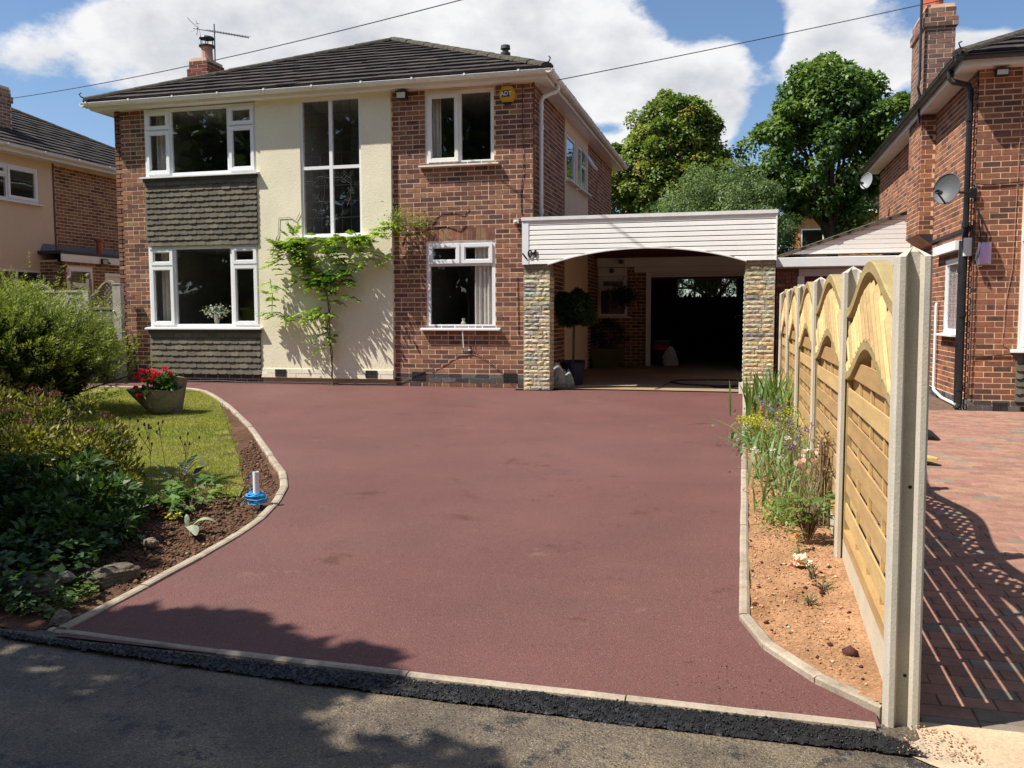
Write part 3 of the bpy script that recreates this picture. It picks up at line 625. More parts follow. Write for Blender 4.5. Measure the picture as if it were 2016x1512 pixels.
bed_vis = [(-3.1, 3.9), (-3.2, 5.2), (-3.6, 6.3), (-4.3, 7.3), (-5.0, 8.3), (-4.7, 7.5), (-4.1, 6.5), (-4.15, 5.8), (-5, 5.5), (-4.6, 4.2)]
p = scatter(bed_vis, 7000); pebbles('soil_clods', np.column_stack([p, zs_l(p[:, 0], p[:, 1]) + .004]), rng.gamma(1.6, .0042, len(p)) + .0025, jitcol((.12, .066, .040), len(p), .45), M_clod)
p = scatter(bed_vis, 130); pebbles('bed_pebbles', np.column_stack([p, zs_l(p[:, 0], p[:, 1]) + .006]), rng.uniform(.006, .019, len(p)), jitcol((.30, .20, .13), len(p), .35), M_clod, flat=.5)
# border by the fence
def zs_r(X, Y): return gz(Y) + .008 + .045 * fbm(X, Y, 5, 4, 19) + .018 * fbm(X, Y, 26, 2, 13) + .03 * np.clip((X - .2) / .35, 0, 1)
bed_r = [(.06, 13.2), (.05, 4.2), (.135, 3.90), (.31, 3.60), (.53, 3.37), (.62, 3.36), (.64, 8), (.64, 13.2)]
grid_sheet('fence_border', bed_r, .022, zs_r, M_soil, 'structure')
bed_rv = [(.07, 8), (.07, 4.25), (.17, 3.98), (.34, 3.68), (.5, 3.5), (.56, 8)]
p = scatter(bed_rv, 5200); pebbles('border_clods', np.column_stack([p, zs_r(p[:, 0], p[:, 1]) + .002]), rng.gamma(1.2, .0024, len(p)) + .001, jitcol((.38, .205, .108), len(p), .35), M_clod)
p = scatter(bed_rv, 150); pebbles('tarmac_spatter', np.column_stack([p, zs_r(p[:, 0], p[:, 1]) + .004]), rng.gamma(2, .0035, len(p)) + .002, jitcol((.07, .025, .025), len(p), .3), M_clod)
p = scatter(bed_rv, 110); pebbles('border_pebbles', np.column_stack([p, zs_r(p[:, 0], p[:, 1]) + .003]), rng.uniform(.004, .016, len(p)), jitcol((.50, .34, .20), len(p), .25), M_clod, flat=.55)

# neighbour's block paving: each paver a piece
pave = sheet('block_paving', [(.66, 3.32), (12, 3.32), (12, 13.05), (2.9, 13.05), (2.9, 22), (.66, 22)], lambda y: pz(y) - .007, M_joint)
def pavers():
    cells = []; L_, Wd = .20, .10; ang = 0.0; rows = int((13.05 - 3.46) / Wd)
    for r in range(rows):
        y = 3.46 + r * Wd; off = (0, .1)[r % 2] + rnd.uniform(-.006, .006); x = .66 - off
        while x < (7.2 if y < 13 else 2.9):
            x0, x1 = max(x, .66) + .0015, min(x + L_, 7.3) - .0015
            if x1 - x0 > .03 and not (y > 12.95): cells.append((x0, x1, y + .0015, y + Wd - .0015))
            x += L_
    bl = []
    x = .66
    while x < 7.2:                                                 # soldier course of larger dark setts along the road edge
        bl.append((x + .0015, x + .1985, 3.34, 3.455)); x += .2
    def paver_box(mb, c, col, org=(0, 0, 0)):
        x0, x1, y0, y1 = c; h = rnd.uniform(-.0015, .0015)
        zz0, zz1 = float(pz(y0)), float(pz(y1)); ch = .004; o = Vector(org)
        b = [(x0, y0, zz0 - .012), (x1, y0, zz0 - .012), (x1, y1, zz1 - .012), (x0, y1, zz1 - .012)]; m1 = [(x0, y0, zz0 + h - ch), (x1, y0, zz0 + h - ch), (x1, y1, zz1 + h - ch), (x0, y1, zz1 + h - ch)]
        t = [(x0 + ch, y0 + ch, zz0 + h), (x1 - ch, y0 + ch, zz0 + h), (x1 - ch, y1 - ch, zz1 + h), (x0 + ch, y1 - ch, zz1 + h)]
        V = [Vector(q) - o for q in b + m1 + t]; i = len(mb.v); mb.v += [tuple(v) for v in V]
        fs = [(i + k, i + (k + 1) % 4, i + 4 + (k + 1) % 4, i + 4 + k) for k in range(4)] + [(i + 4 + k, i + 4 + (k + 1) % 4, i + 8 + (k + 1) % 4, i + 8 + k) for k in range(4)] + [(i + 8, i + 9, i + 10, i + 11)]
        mb.f += fs; mb.c += [col] * 9; mb.m += [0] * 9
    def colr(dark=False):
        if dark or rnd.random() < .085: q = rnd.uniform(.8, 1.2); return (.205 * q, .165 * q, .125 * q)
        q = rnd.uniform(.85, 1.15); return (.285 * q, .152 * q * rnd.uniform(.94, 1.08), .108 * q)
    allc = [(c, colr()) for c in cells] + [(c, colr(True)) for c in bl]
    def key(c):
        x, y = (c[0][0] + c[0][1]) / 2, (c[0][2] + c[0][3]) / 2; vis = -.26 * y < x < .285 * y - .0 and x > .62 + max(0, (y - 3.3)) * .165
        return (0 if vis else 100) + math.hypot(x, y)
    allc.sort(key=key); rest = MB(); var = {}
    for i, (c, col) in enumerate(allc):
        if i < 300:
            fullp = abs(c[1] - c[0] - .197) < .001 and c[3] - c[2] < .1; k = rnd.randrange(24)
            if fullp and k in var: inst('paver', var[k], (c[0], c[2], float(pz(c[2])) + rnd.uniform(-.001, .001)), pave); continue
            mb = MB(); org = (c[0], c[2], float(pz(c[2]))); paver_box(mb, c, col, org); o = mb.build('paver', M_paver, pave); o.location = org
            if fullp: var[k] = o.data
        else: paver_box(rest, c, col)
    rest.build('paver_rows', M_paver, pave, kind='stuff')
pavers()
carfloor = sheet('carport_floor', [(-3.12, 13.3), (-2.72, 13.16), (-1.9, 13.165), (.05, 13.145), (.5, 13.2), (.5, 25.2), (-3.12, 25.2)], lambda y: y * 0 - 1.108, M_floor)

# ================================================================== MAIN HOUSE
house = thing('brick_house', 'two storey brown brick house with cream rendered stair bay, tile hung panels and hipped roof', 'house', (-6.85, 13.3, -1.12))
ZB, ZS = -1.14, 3.53
hb_L = (-9.93, -7.80); UPW = (-9.93, -7.80, 2.38, 3.51); LOW = (-9.93, -7.80, -.18, 1.20)
FFW = (-4.86, -3.74, 2.36, 3.49); GFW = (-4.86, -3.73, -.19, 1.17); STW = (-7.0, -5.93, 1.30, 3.50)
holes = [UPW, LOW, FFW, GFW, STW]
wall_f = wall_sheet(FH, -10.55, -3.12, ZB, ZS, holes, 'wall', M_mortar, house, .12)
wall_s = wall_sheet(SH, 13.3 + .001, 21.6, ZB, ZS, [(15.85, 16.75, 2.45, 3.28), (17.0, 18.0, 2.45, 3.28)], 'wall', M_mortar, house, .12)
wall_sheet(Fr((-10.55, 0, 0), (0, 1, 0), (-1, 0, 0)), 13.3, 21.6, ZB, ZS, [], 'wall', M_mortar, house, .12, b=-.12 + .119)
wall_sheet(Fr((0, 21.6, 0), (1, 0, 0), (0, 1, 0)), -10.549, -3.121, ZB, ZS, [], 'wall', M_mortar, house, .12)
cells = []
gr = lambda F, a0, a1, z0, z1, pal=PAL_MAIN, hh=(), off=0, **k: brick_cells(F, a0, a1, z0, z1, list(hh), pal, off=off, **k)
z_up = ZB + .02
# plinth: red row, two blue-grey rows, then bricks
for a0, a1 in ((-10.55, -9.93), (-5.42, -3.12)):
    cells += gr(FH, a0, a1, -1.125, -1.055, PAL_MAIN)
    cells += gr(FH, a0, a1, -1.052, -.905, PAL_BLUE, b=.004, off=1)
cells += gr(FH, -9.93, -7.80, -1.125, -.99, PAL_BLUE)
cells += gr(FH, -10.55, -9.935, -.90, 3.52, PAL_MAIN, off=1)
lint = [(-4.86, -3.73, 1.17, 1.37)]
cells += gr(FH, -5.42, -3.12, -.90, 3.52, PAL_MAIN, holes + lint)
cells_side = gr(SH, 13.31, 15.70, -1.125, 3.52, PAL_MAIN, off=1) + gr(SH, 18.13, 21.6, -1.125, 3.52, PAL_MAIN)
for k in range(15):                                                 # soldier course over the window
    a = -4.86 + k * .0755; cells.append((FH, a, a + .067, 1.185, 1.37, 0, pick([((.27, .12, .07), 3), ((.20, .09, .06), 2), ((.30, .17, .09), 2)]), False))
place_bricks([c for c in cells if True], wall_f, 300)
place_bricks(cells_side, wall_s, 0)
cl = gr(Fr((-10.55, 0, 0), (0, 1, 0), (-1, 0, 0)), 13.3, 21.6, -1.125, 3.52)
place_bricks(cl, house, 0)
# cream render stair bay, proud of the brick
rp = wall_sheet(FH, -7.80, -5.42, -1.02, ZS, [STW], 'render_panel', M_render, house, .058, b=.058)
rs = MB()
for k in range(11):                                                 # painted brick plinth under the render
    for r in range(2):
        a = -7.795 + k * .216 + (.108 if r else 0); a1 = min(a + .21, -5.425)
        if a1 - a > .03: rs.box(FH, a, a1, .02, .074 + rnd.uniform(-.002, .002), -1.015 + r * .075, -.948 + r * .075)
rs.box(FH, -7.797, -5.423, .02, .068, -1.02, -.868); rs.build('painted_plinth', M_renderp, house)
rp2 = wall_sheet(SH, 15.70, 18.13, -1.10, ZS, [(15.85, 16.75, 2.45, 3.28), (17.0, 18.0, 2.45, 3.28)], 'render_panel', M_render_l, house, .02, b=.02)
# windows
SIDE = [(0, .234, 0, .685, 1), (0, .234, .685, 1, 1), (.234, .757, 0, 1, 0), (.757, 1, 0, .685, 1), (.757, 1, .685, 1, 1)]
SIDEL = [(0, .234, 0, .76, 1), (0, .234, .76, 1, 1), (.234, .757, 0, 1, 0), (.757, 1, 0, .76, 1), (.757, 1, .76, 1, 1)]
window(FH, *UPW, SIDE, house, b=.045, sillw=.05, sillout=.10); window(FH, *LOW, SIDEL, house, b=.045, sillw=.05, sillout=.10)
window(FH, *FFW, [(0, .5, 0, 1, 1), (.5, 1, 0, 1, 0)], house, b=-.0, mF=M_cream)
window(FH, *GFW, [(0, 1, 0, .735, 0), (0, .5, .735, 1, 1), (.5, 1, .735, 1, 1)], house, b=.0)
stw = window(FH, *STW, [(0, .5, 0, .5, 0), (.5, 1, 0, .5, 0), (0, .5, .5, 1, 0), (.5, 1, .5, 1, 0)], house, b=.05, fw=.04, mF=M_upvc)
window(SH, 15.85, 16.75, 2.45, 3.28, [(0, 1, 0, 1, 0)], house, b=.02, sillw=.06)
w2 = window(SH, 17.0, 18.0, 2.45, 3.28, [(0, .45, 0, 1, 0), (.45, 1, 0, .6, 0), (.45, 1, .6, 1, 0)], house, b=.02, sillw=.06)
ov = MB(); A_, B_ = SH.p(17.46, .03, 3.24), SH.p(17.98, .03, 3.24)           # vent sash standing open
d_ = Vector((.20, 0, -.30))
for p_, q_ in ((A_, B_), (A_ + d_, B_ + d_), (A_, A_ + d_), (B_, B_ + d_)): ov.tube([p_, q_], .022, 4)
ov.build('open_vent_sash', M_upvc, w2)
gp = MB(); gp.face([A_, B_, B_ + d_, A_ + d_]); gp.build('pane', M_glass, w2)
# leaded lights: glazing cames, with a flower spray in the lower panes
def leaded(F, a0, a1, z0, z1, nc, nr, parent, b, mm=M_lead, r=.0032):
    mb = MB()
    for i in range(1, nc): a = a0 + (a1 - a0) * i / nc; mb.box(F, a - r, a + r, b, b + .004, z0, z1)
    for i in range(1, nr): z = z0 + (z1 - z0) * i / nr; mb.box(F, a0, a1, b + .001, b + .005, z - r, z + r)
    return mb.build('leading', mm, parent)
sx = (STW[0] + .045, (STW[0] + STW[1]) / 2 - .03, (STW[0] + STW[1]) / 2 + .03, STW[1] - .045); szm = (STW[2] + STW[3]) / 2
M_leadf = mat('grey_came', (.07, .075, .075), .6, .1, 8, 0, 1, 0, 1, .5)
M_leadd = mat('dark_came', (.022, .024, .024), .95, .1, 8, 0, 1, 0, 1, .4)
for a, b_ in ((sx[0], sx[1]), (sx[2], sx[3])):
    leaded(FH, a, b_, szm + .03, STW[3] - .04, 3, 5, stw, .024, M_leadd, .0015)
    lo = MB()
    for k in (1, 2, 3): z = STW[2] + .04 + (szm - .03 - STW[2] - .04) * k / 4; lo.box(FH, a + .02, b_, .024, .030, z - .0032, z + .0032)
    for k in (1, 2): x = a + (b_ - a) * k / 3; lo.box(FH, x - .0018, x + .0018, .0245, .028, STW[2] + .04, szm - .03)
    lo.build('leading', M_leadd, stw)
def petals(cx, cz, r, n, w0, mb, rr=.0020):
    for k in range(n):
        w = w0 + 2 * math.pi * k / n; c = (cx + math.cos(w) * r * .6, cz + math.sin(w) * r * .6); pts = []
        for j in range(9):
            q = 2 * math.pi * j / 8; x = math.cos(q) * r * .5; y = math.sin(q) * r * .2; pts.append(FH.p(c[0] + x * math.cos(w) - y * math.sin(w), .027, c[1] + x * math.sin(w) + y * math.cos(w)))
        mb.tube(pts, rr, 4)
fl = MB()
for (x, z, r, n) in ((-6.80, 2.17, .12, 5), (-6.74, 1.93, .07, 4), (-6.70, 1.68, .11, 5), (-6.60, 2.25, .10, 4), (-6.62, 1.85, .08, 4), (-6.33, 2.22, .12, 5), (-6.18, 2.24, .11, 4), (-6.14, 2.02, .06, 4), (-6.18, 1.88, .06, 4)): petals(x, z, r, n, rnd.uniform(0, 1), fl)
fl.tube([FH.p(-6.92, .027, 1.45), FH.p(-6.82, .027, 1.58), FH.p(-6.66, .027, 1.75), FH.p(-6.60, .027, 1.95), FH.p(-6.58, .027, 2.2)], .004, 4)
fl.tube([FH.p(-6.24, .027, 2.2), FH.p(-6.12, .027, 2.12), FH.p(-6.14, .027, 1.9), FH.p(-6.2, .027, 1.78)], .004, 4); fl.build('flower_leading', M_leadf, stw)
# rooms behind the glass, curtains
for h in (UPW, LOW, FFW, GFW): room(FH, h[0] - .25, h[1] + .25, h[2] - .55, h[3] + .0, house, 3.0)
room(FH, STW[0] - .1, STW[1] + .1, 1.0, 3.5, house, 2.0)
room(SH, 15.8, 18.05, 2.2, 3.4, house, .5)
curtain(FH, -9.86, -9.68, 2.40, 3.45, house); curtain(FH, -9.84, -9.58, -.14, 1.15, house); curtain(FH, -4.10, -3.80, -.15, 1.1, house, -.13); curtain(FH, -4.80, -4.66, 2.4, 3.44, house); curtain(FH, -3.83, -3.77, 2.4, 3.44, house)
curtain(FH, -8.0, -7.9, -.14, 1.15, house)
# tile hung panels
tp = MB(); tp.box(FH, -9.93, -7.80, .002, .040, 1.21, 2.34); tp.box(FH, -9.93, -7.80, .002, .040, -.985, -.22); tpo = tp.build('tile_batten_panel', M_shingle, house)
tp2 = MB(); tp2.box(FH, -9.96, -7.775, .042, .085, 2.29, 2.345, (.05, .05, .045)); tp2.build('lead_apron', M_paint, house); tp2 = MB(); tp2.box(FH, -9.96, -7.775, .042, .085, -.275, -.215, (.05, .05, .045)); tp2.build('lead_apron', M_paint, house)
tp3 = MB(); tp3.prism(FH, [(-9.93, -.99), (-7.80, -.99), (-7.80, -.965), (-9.93, -.965)], .041, .075, (.03, .03, .03)); tp3.build('drip_board', M_paint, house)
hang_tiles(FH, [(-9.93, -7.795, 1.205, 2.31, 12, .045), (-9.93, -7.795, -.975, -.25, 7, .045)], tpo)
vent(FH, -5.12, -1.03, house); vent(FH, -3.60, -1.03, house); vent(FH, -10.14, -1.03, house); vent(FH, -7.53, -1.0, house, b=.082, w=.20, h=.12); vent(FH, -5.90, -1.0, house, b=.082, w=.20, h=.12)
# eaves: soffit, fascia, gutter
so = MB(); so.box(WORLD, -10.83, -2.89, 13.08, 13.30, ZS + .001, ZS + .014); so.box(WORLD, -10.83, -10.551, 13.301, 21.86, ZS + .001, ZS + .014); so.box(WORLD, -3.119, -2.89, 13.301, 21.86, ZS + .001, ZS + .014)
so.build('soffit', M_upvc, house)
fa = MB(); fa.box(WORLD, -10.84, -2.88, 13.06, 13.079, ZS - .012, ZS + .13); fa.box(WORLD, -2.888, -2.87, 13.08, 21.86, ZS - .012, ZS + .13); fa.box(WORLD, -10.85, -10.831, 13.08, 21.86, ZS - .012, ZS + .13); fa.box(WORLD, -10.8, -2.9, 21.861, 21.875, ZS - .012, ZS + .13)
fa.build('fascia', M_cream, house)
gutter_run((-10.94, 13.0, ZS + .085), (-2.78, 13.0, ZS + .085), (0, -1, 0), house, brackets=.84)
gutter_run((-2.81, 12.95, ZS + .085), (-2.81, 21.95, ZS + .085), (1, 0, 0), house, brackets=.9)
gutter_run((-10.91, 12.95, ZS + .085), (-10.91, 21.95, ZS + .085), (-1, 0, 0), house, brackets=.9)
dp = MB(); dp.tube([(-2.82, 13.72, ZS + .03), (-2.82, 13.72, ZS - .03), (-2.85, 13.70, ZS - .07), (-3.03, 13.58, ZS - .17), (-3.055, 13.57, ZS - .24), (-3.055, 13.57, 1.5)], .033, 8)
for z in (3.2, 2.9, 1.62): dp.tube([(-3.055, 13.57, z - .03), (-3.055, 13.57, z + .03)], .041, 8)
dp.build('downpipe', M_gutter, house)
roof, apex, apex2 = hip_roof(-10.90, -2.84, 13.01, 21.95, ZS + .125, .465, house, 240)
fk = MB()
for x, sg in ((-10.87, -1), (-2.87, 1)): fk.tube([(x, 13.03, ZS + .18), (x + sg * .07, 12.98, ZS + .20), (x + sg * .09, 12.96, ZS + .24), (x + sg * .06, 12.98, ZS + .27)], .010, 6)
fk.build('hip_iron', M_black, roof)
def chimney_stack(x0, x1, y0, y1, z0, z1, parent, pal, name='chimney', corb=2, base=True):
    ch = MB(); ch.box(WORLD, x0, x1, y0, y1, z0, z1); o = ch.build(name, M_mortar, parent)
    fr = [(Fr((0, y0, 0), (1, 0, 0), (0, -1, 0)), x0, x1, 0), (Fr((x1, 0, 0), (0, 1, 0), (1, 0, 0)), y0, y1, 1), (Fr((x0, 0, 0), (0, 1, 0), (-1, 0, 0)), y0, y1, 1)]
    zc = z1 - .075 * 4; c = []
    for F, a, b, of in fr:
        c += brick_cells(F, a, b, z0, zc, [], pal, off=of)
        c += brick_cells(F, a - .03, b + .03, zc, zc + .15, [], pal, off=of, b=.03) + brick_cells(F, a, b, zc + .15, z1, [], pal, off=of)
    place_bricks(c, o, 0); cp = MB(); cp.box(WORLD, x0 - .03, x1 + .03, y0 - .03, y1 + .03, zc, zc + .14); cp.box(WORLD, x0 + .02, x1 - .02, y0 + .02, y1 - .02, z1 - .01, z1 + .05); cp.build('flaunching', M_mortar, o)
    return o
chs = chimney_stack(-10.54, -10.15, 15.5, 16.1, 3.7, 4.98, house, [((.22, .065, .045), 3), ((.17, .05, .04), 3), ((.25, .085, .055), 1)])
pt = MB(); pt.lathe((-10.33, 15.8, 5.0), [(.125, 0), (.115, .04), (.105, .26), (.115, .28), (.12, .33), (.09, .33), (.085, .1)], 14); pt.build('chimney_pot', M_potbuff, chs, smooth=False)
cw = MB(); cw.lathe((-10.33, 15.8, 5.31), [(.0, .0), (.155, .005), (.155, .03), (.0, .04)], 14, (.03, .03, .03)); cw.lathe((-10.33, 15.8, 5.47), [(0, 0), (.15, .0), (.13, .035), (0, .06)], 14, (.03, .03, .03))
for k in range(4): w = k * math.pi / 2 + .4; cw.tube([(-10.33 + .11 * math.cos(w), 15.8 + .11 * math.sin(w), 5.33), (-10.33 + .11 * math.cos(w), 15.8 + .11 * math.sin(w), 5.48)], .010, 5, (.03, .03, .03))
cw.build('cowl', M_paint, chs)
fl = MB(); fl.lathe((-4.62, 17.3, 4.45), [(.075, 0), (.075, .70), (.10, .70), (.10, .74), (.06, .76), (.06, .80), (.10, .81), (.09, .88), (0, .89)], 14, (.06, .055, .055)); fl.build('flue_pipe', M_paint, roof)
# television aerial on a mast
ae = thing('tv_aerial', 'grey rooftop television aerial on a mast behind the small red chimney', 'aerial', (-10.30, 15.9, 4.8))
mb = MB(); mb.tube([(-10.22, 15.9, 4.75), (-10.22, 15.9, 5.78)], .014, 6); mb.build('mast', M_steel, ae)
mb = MB(); p0, p1 = Vector((-10.62, 15.8, 5.70)), Vector((-9.40, 15.8, 5.42)); mb.tube([p0, p1], .010, 5); mb.build('boom', M_steel, ae)
for k in range(15):
    c = p0.lerp(p1, .30 + .69 * k / 14); h = .10 - .003 * k; mb = MB(); mb.tube([c + Vector((-.02, -h, -.004)), c + Vector((.02, h, .03 + .004))], .0045, 4); mb.tube([c + Vector((0, 0, -.02)), c + Vector((.0, 0, .035))], .005, 4); mb.build('dipole', M_steel, ae)
mb = MB()
for s in (-1, 1): mb.tube([p0 + Vector((.10, 0, 0)), p0 + Vector((-.02, s * .10, .13)), p0 + Vector((0, s * .2, .15))], .006, 4); mb.tube([p0 + Vector((.10, 0, 0)), p0 + Vector((.0, s * .1, -.10))], .006, 4)
mb.tube([p0 + Vector((.06, 0, .15)), p0 + Vector((.12, 0, -.02)), p0 + Vector((.30, .02, -.7))], .004, 4); mb.build('reflector', M_steel, ae)

# alarm box: hexagonal, yellow, with its lettering
al = thing('alarm_box', 'yellow hexagonal security alarm box lettered ADT under the eaves of the main house', 'alarm box', (-3.51, 13.3, 3.2))
AX, AZ = -3.515, 3.362
def hexpts(w, h): return [(AX - w, AZ), (AX - w * .55, AZ + h), (AX + w * .55, AZ + h), (AX + w, AZ), (AX + w * .55, AZ - h), (AX - w * .55, AZ - h)]
mb = MB(); mb.prism(FH, hexpts(.142, .118), .0, .055, (.62, .36, .02)); mb.prism(FH, hexpts(.132, .108), .055, .066, (.62, .34, .02)); mb.build('cover', M_paint, al)
mb = MB(); mb.prism(FH, [(AX - .072, AZ - .118), (AX + .072, AZ - .118), (AX + .05, AZ - .15), (AX - .05, AZ - .15)], .005, .05, (.01, .012, .03)); mb.build('light_lens', M_paint, al)
mb = MB(); mb.box(FH, AX - .075, AX + .045, .066, .068, AZ - .042, AZ + .052, (.012, .014, .05)); mb.build('logo_square', M_paint, al)
rx = Matrix.Rotation(R(90), 3, 'X'); M_white = mat('white_lettering', (.85, .85, .85), .5, 0, 1, 0, 1, 0)
text_mesh('ADT', .085, Vector((AX - .012, 13.3 - .0695, AZ + .004)), rx, .001, M_white, al, 'lettering', font_off=.0015)
def floodlight(name, loc, label, tilt=35, w=.16, h=.12, d=.10, group=None, ny=-1, col=(.03, .03, .03)):
    t = thing(name, label, 'floodlight', loc, group); mb = MB(); F = Fr(loc, (1, 0, 0), (0, ny, 0))
    mb.box(F, -w / 2, w / 2, .03, .03 + d, -h / 2, h / 2 * .7, (col)); mb.box(F, -w / 2 - .012, w / 2 + .012, .02, .05 + d, h / 2 * .7, h / 2, col); mb.tube([F.p(0, 0, h / 2 + .01), F.p(0, .05, h / 2 + .01)], .02, 6, col); mb.build('lamp_housing', M_paint, t)
    g = MB(); g.hexa([F.p(-w / 2 + .012, .045 + d, -h / 2 + .01), F.p(w / 2 - .012, .045 + d, -h / 2 + .01), F.p(w / 2 - .012, .031 + d, -h / 2 + .01), F.p(-w / 2 + .012, .031 + d, -h / 2 + .01), F.p(-w / 2 + .012, .045 + d, h / 2 * .6), F.p(w / 2 - .012, .045 + d, h / 2 * .6), F.p(w / 2 - .012, .031 + d, h / 2 * .6), F.p(-w / 2 + .012, .031 + d, h / 2 * .6)], (.62, .62, .58)); g.build('lens', M_paint, t)
    return t
floodlight('floodlight', (-5.20, 13.28, 3.44), 'small floodlight under the main house eaves between stair window and right bedroom window')
# cables and small pipework on the main house front
mb = MB(); mb.tube([FH.p(-3.28, .012, 3.5), FH.p(-3.275, .012, 2.7), FH.p(-3.27, .014, 2.2), FH.p(-3.31, .012, 1.9), FH.p(-3.30, .012, 1.55)], .006, 5); mb.build('wall_cable', M_cable, house)
mb = MB(); mb.tube([FH.p(-3.37, .012, .6), FH.p(-3.36, .012, .0), FH.p(-3.36, .012, -.25), FH.p(-3.33, .014, -.32)], .005, 5); mb.build('wall_cable', M_cable, house)
mb = MB(); mb.tube([FH.p(-4.245, .07, -.22), FH.p(-4.235, .055, -.5), FH.p(-4.21, .03, -.55)], .009, 6); mb.tube([FH.p(-4.23, .03, -.545), FH.p(-4.13, .03, -.54)], .007, 5); mb.build('overflow_pipe', M_upvc, house)
mb = MB(); mb.tube([FH.p(-5.42, .03, -1.04), FH.p(-4.8, .02, -.86), FH.p(-4.35, .02, -.60), FH.p(-4.1, .02, -.58), FH.p(-3.98, .02, -.62)], .0045, 4); mb.tube([FH.p(-3.98, .02, -.62), FH.p(-3.7, .02, -.82), FH.p(-3.45, .03, -1.06), FH.p(-3.3, .05, -1.1)], .004, 4); mb.tube([FH.p(-4.1, .02, -.58), FH.p(-4.06, .02, -.35)], .004, 4); mb.build('loose_wire', M_cable, house)
mb = MB(); mb.tube([FH.p(-10.36, .015, -.28), FH.p(-10.30, .015, -.36), FH.p(-10.30, .02, -.8), FH.p(-10.22, .03, -1.03), FH.p(-9.9, .10, -1.09), FH.p(-9.2, .12, -1.10), FH.p(-8.6, .13, -1.085), FH.p(-8.0, .14, -1.10), FH.p(-7.2, .12, -1.095), FH.p(-6.2, .12, -1.10), FH.p(-5.5, .12, -1.09)], .010, 6); mb.build('ground_cable', M_cable, house)
mb = MB(); mb.box(FH, -3.42, -3.34, .0, .06, 1.41, 1.47, (.8, .78, .7)); mb.tube([FH.p(-3.38, .06, 1.44), FH.p(-3.38, .11, 1.42)], .018, 8, (.75, .74, .66)); mb.build('door_sensor', M_paint, house)

# ================================================================== CARPORT
cp = thing('carport', 'carport with white boarded fascia over a shallow arch on two split stone pillars', 'carport', (-1.4, 12.95, -1.12))
FC = Fr((0, 12.98, 0), (1, 0, 0), (0, -1, 0))
XL, XR, ZT = -3.21, .455, 1.465; x0a, x1a, zc = -2.80, .03, .215
def arch(x):
    if x <= x0a or x >= x1a: return .765
    m = (x0a + x1a) / 2; t = (x - m) / ((x1a - x0a) / 2); return .765 + zc * (1 - t * t) ** .92
nb = 9; gb = (ZT - .05 - .765) / nb
for k in range(nb):
    za = .765 + k * gb; zb = za + gb - .0; mb = MB(); xs = np.linspace(XL + .10, XR - .02, 60); segs_ = []
    for i in range(len(xs) - 1):
        l0, l1 = max(za, arch(xs[i])), max(za, arch(xs[i + 1]))
        if l0 >= zb and l1 >= zb:
            if mb.v: mb.build('board', M_board, cp); mb = MB()
            continue
        l0, l1 = min(l0, zb - .001), min(l1, zb - .001); a, b = xs[i], xs[i + 1]
        g0, g1 = (.006 if l0 <= za else 0), (.006 if l1 <= za else 0)
        segs_.append(1); mb.face([FC.p(a, .030, l0 + g0), FC.p(b, .030, l1 + g1), FC.p(b, .027, zb - .012), FC.p(a, .027, zb - .012)][:: 1], (1, 1, 1))
        if zb - .012 > l0: mb.face([FC.p(a, .027, zb - .012), FC.p(b, .027, zb - .012), FC.p(b, .018, zb), FC.p(a, .018, zb)])
        mb.face([FC.p(a, .0, l0 + g0), FC.p(b, .0, l1 + g1), FC.p(b, .030, l1 + g1), FC.p(a, .030, l0 + g0)])
    if mb.v: mb.build('board', M_board, cp)
mb = MB(); mb.box(FC, XL, XL + .10, -.02, .036, .765, ZT - .052); mb.build('corner_trim', M_upvc, cp)
mb = MB(); mb.box(FC, XR - .02, XR, -.05, .038, .765, ZT - .052); mb.build('corner_trim', M_board, cp)
mb = MB(); mb.box(FC, XL - .01, XR + .01, -.06, .05, ZT - .05, ZT, (.75, .73, .68)); mb.box(FC, XL, XR, -.05, .042, ZT - .066, ZT - .0505, (.3, .29, .28)); mb.build('roof_edge_trim', M_gutter, cp)
mb = MB(); xs = np.linspace(x0a - .02, x1a + .02, 41)
for i in range(40):
    a, b = xs[i], xs[i + 1]; l0, l1 = arch(a) - .012, arch(b) - .012; q = .038
    mb.hexa([FC.p(a, -.03, l0), FC.p(b, -.03, l1), FC.p(b, q, l1), FC.p(a, q, l0), FC.p(a, -.03, l0 + .018), FC.p(b, -.03, l1 + .018), FC.p(b, q, l1 + .018), FC.p(a, q, l0 + .018)], (.5, .47, .43), skip=(3, 5))
mb.build('arch_trim', M_gutter, cp)
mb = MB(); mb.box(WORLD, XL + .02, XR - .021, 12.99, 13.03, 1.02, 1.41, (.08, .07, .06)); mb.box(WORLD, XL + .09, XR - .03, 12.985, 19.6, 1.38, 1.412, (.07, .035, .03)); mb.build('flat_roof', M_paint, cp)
for y in (14.2, 15.4, 16.6, 17.8, 19.0):
    mb = MB(); mb.box(WORLD, -3.1, .44, y, y + .05, 1.23, 1.379); mb.build('rafter', M_redw, cp)
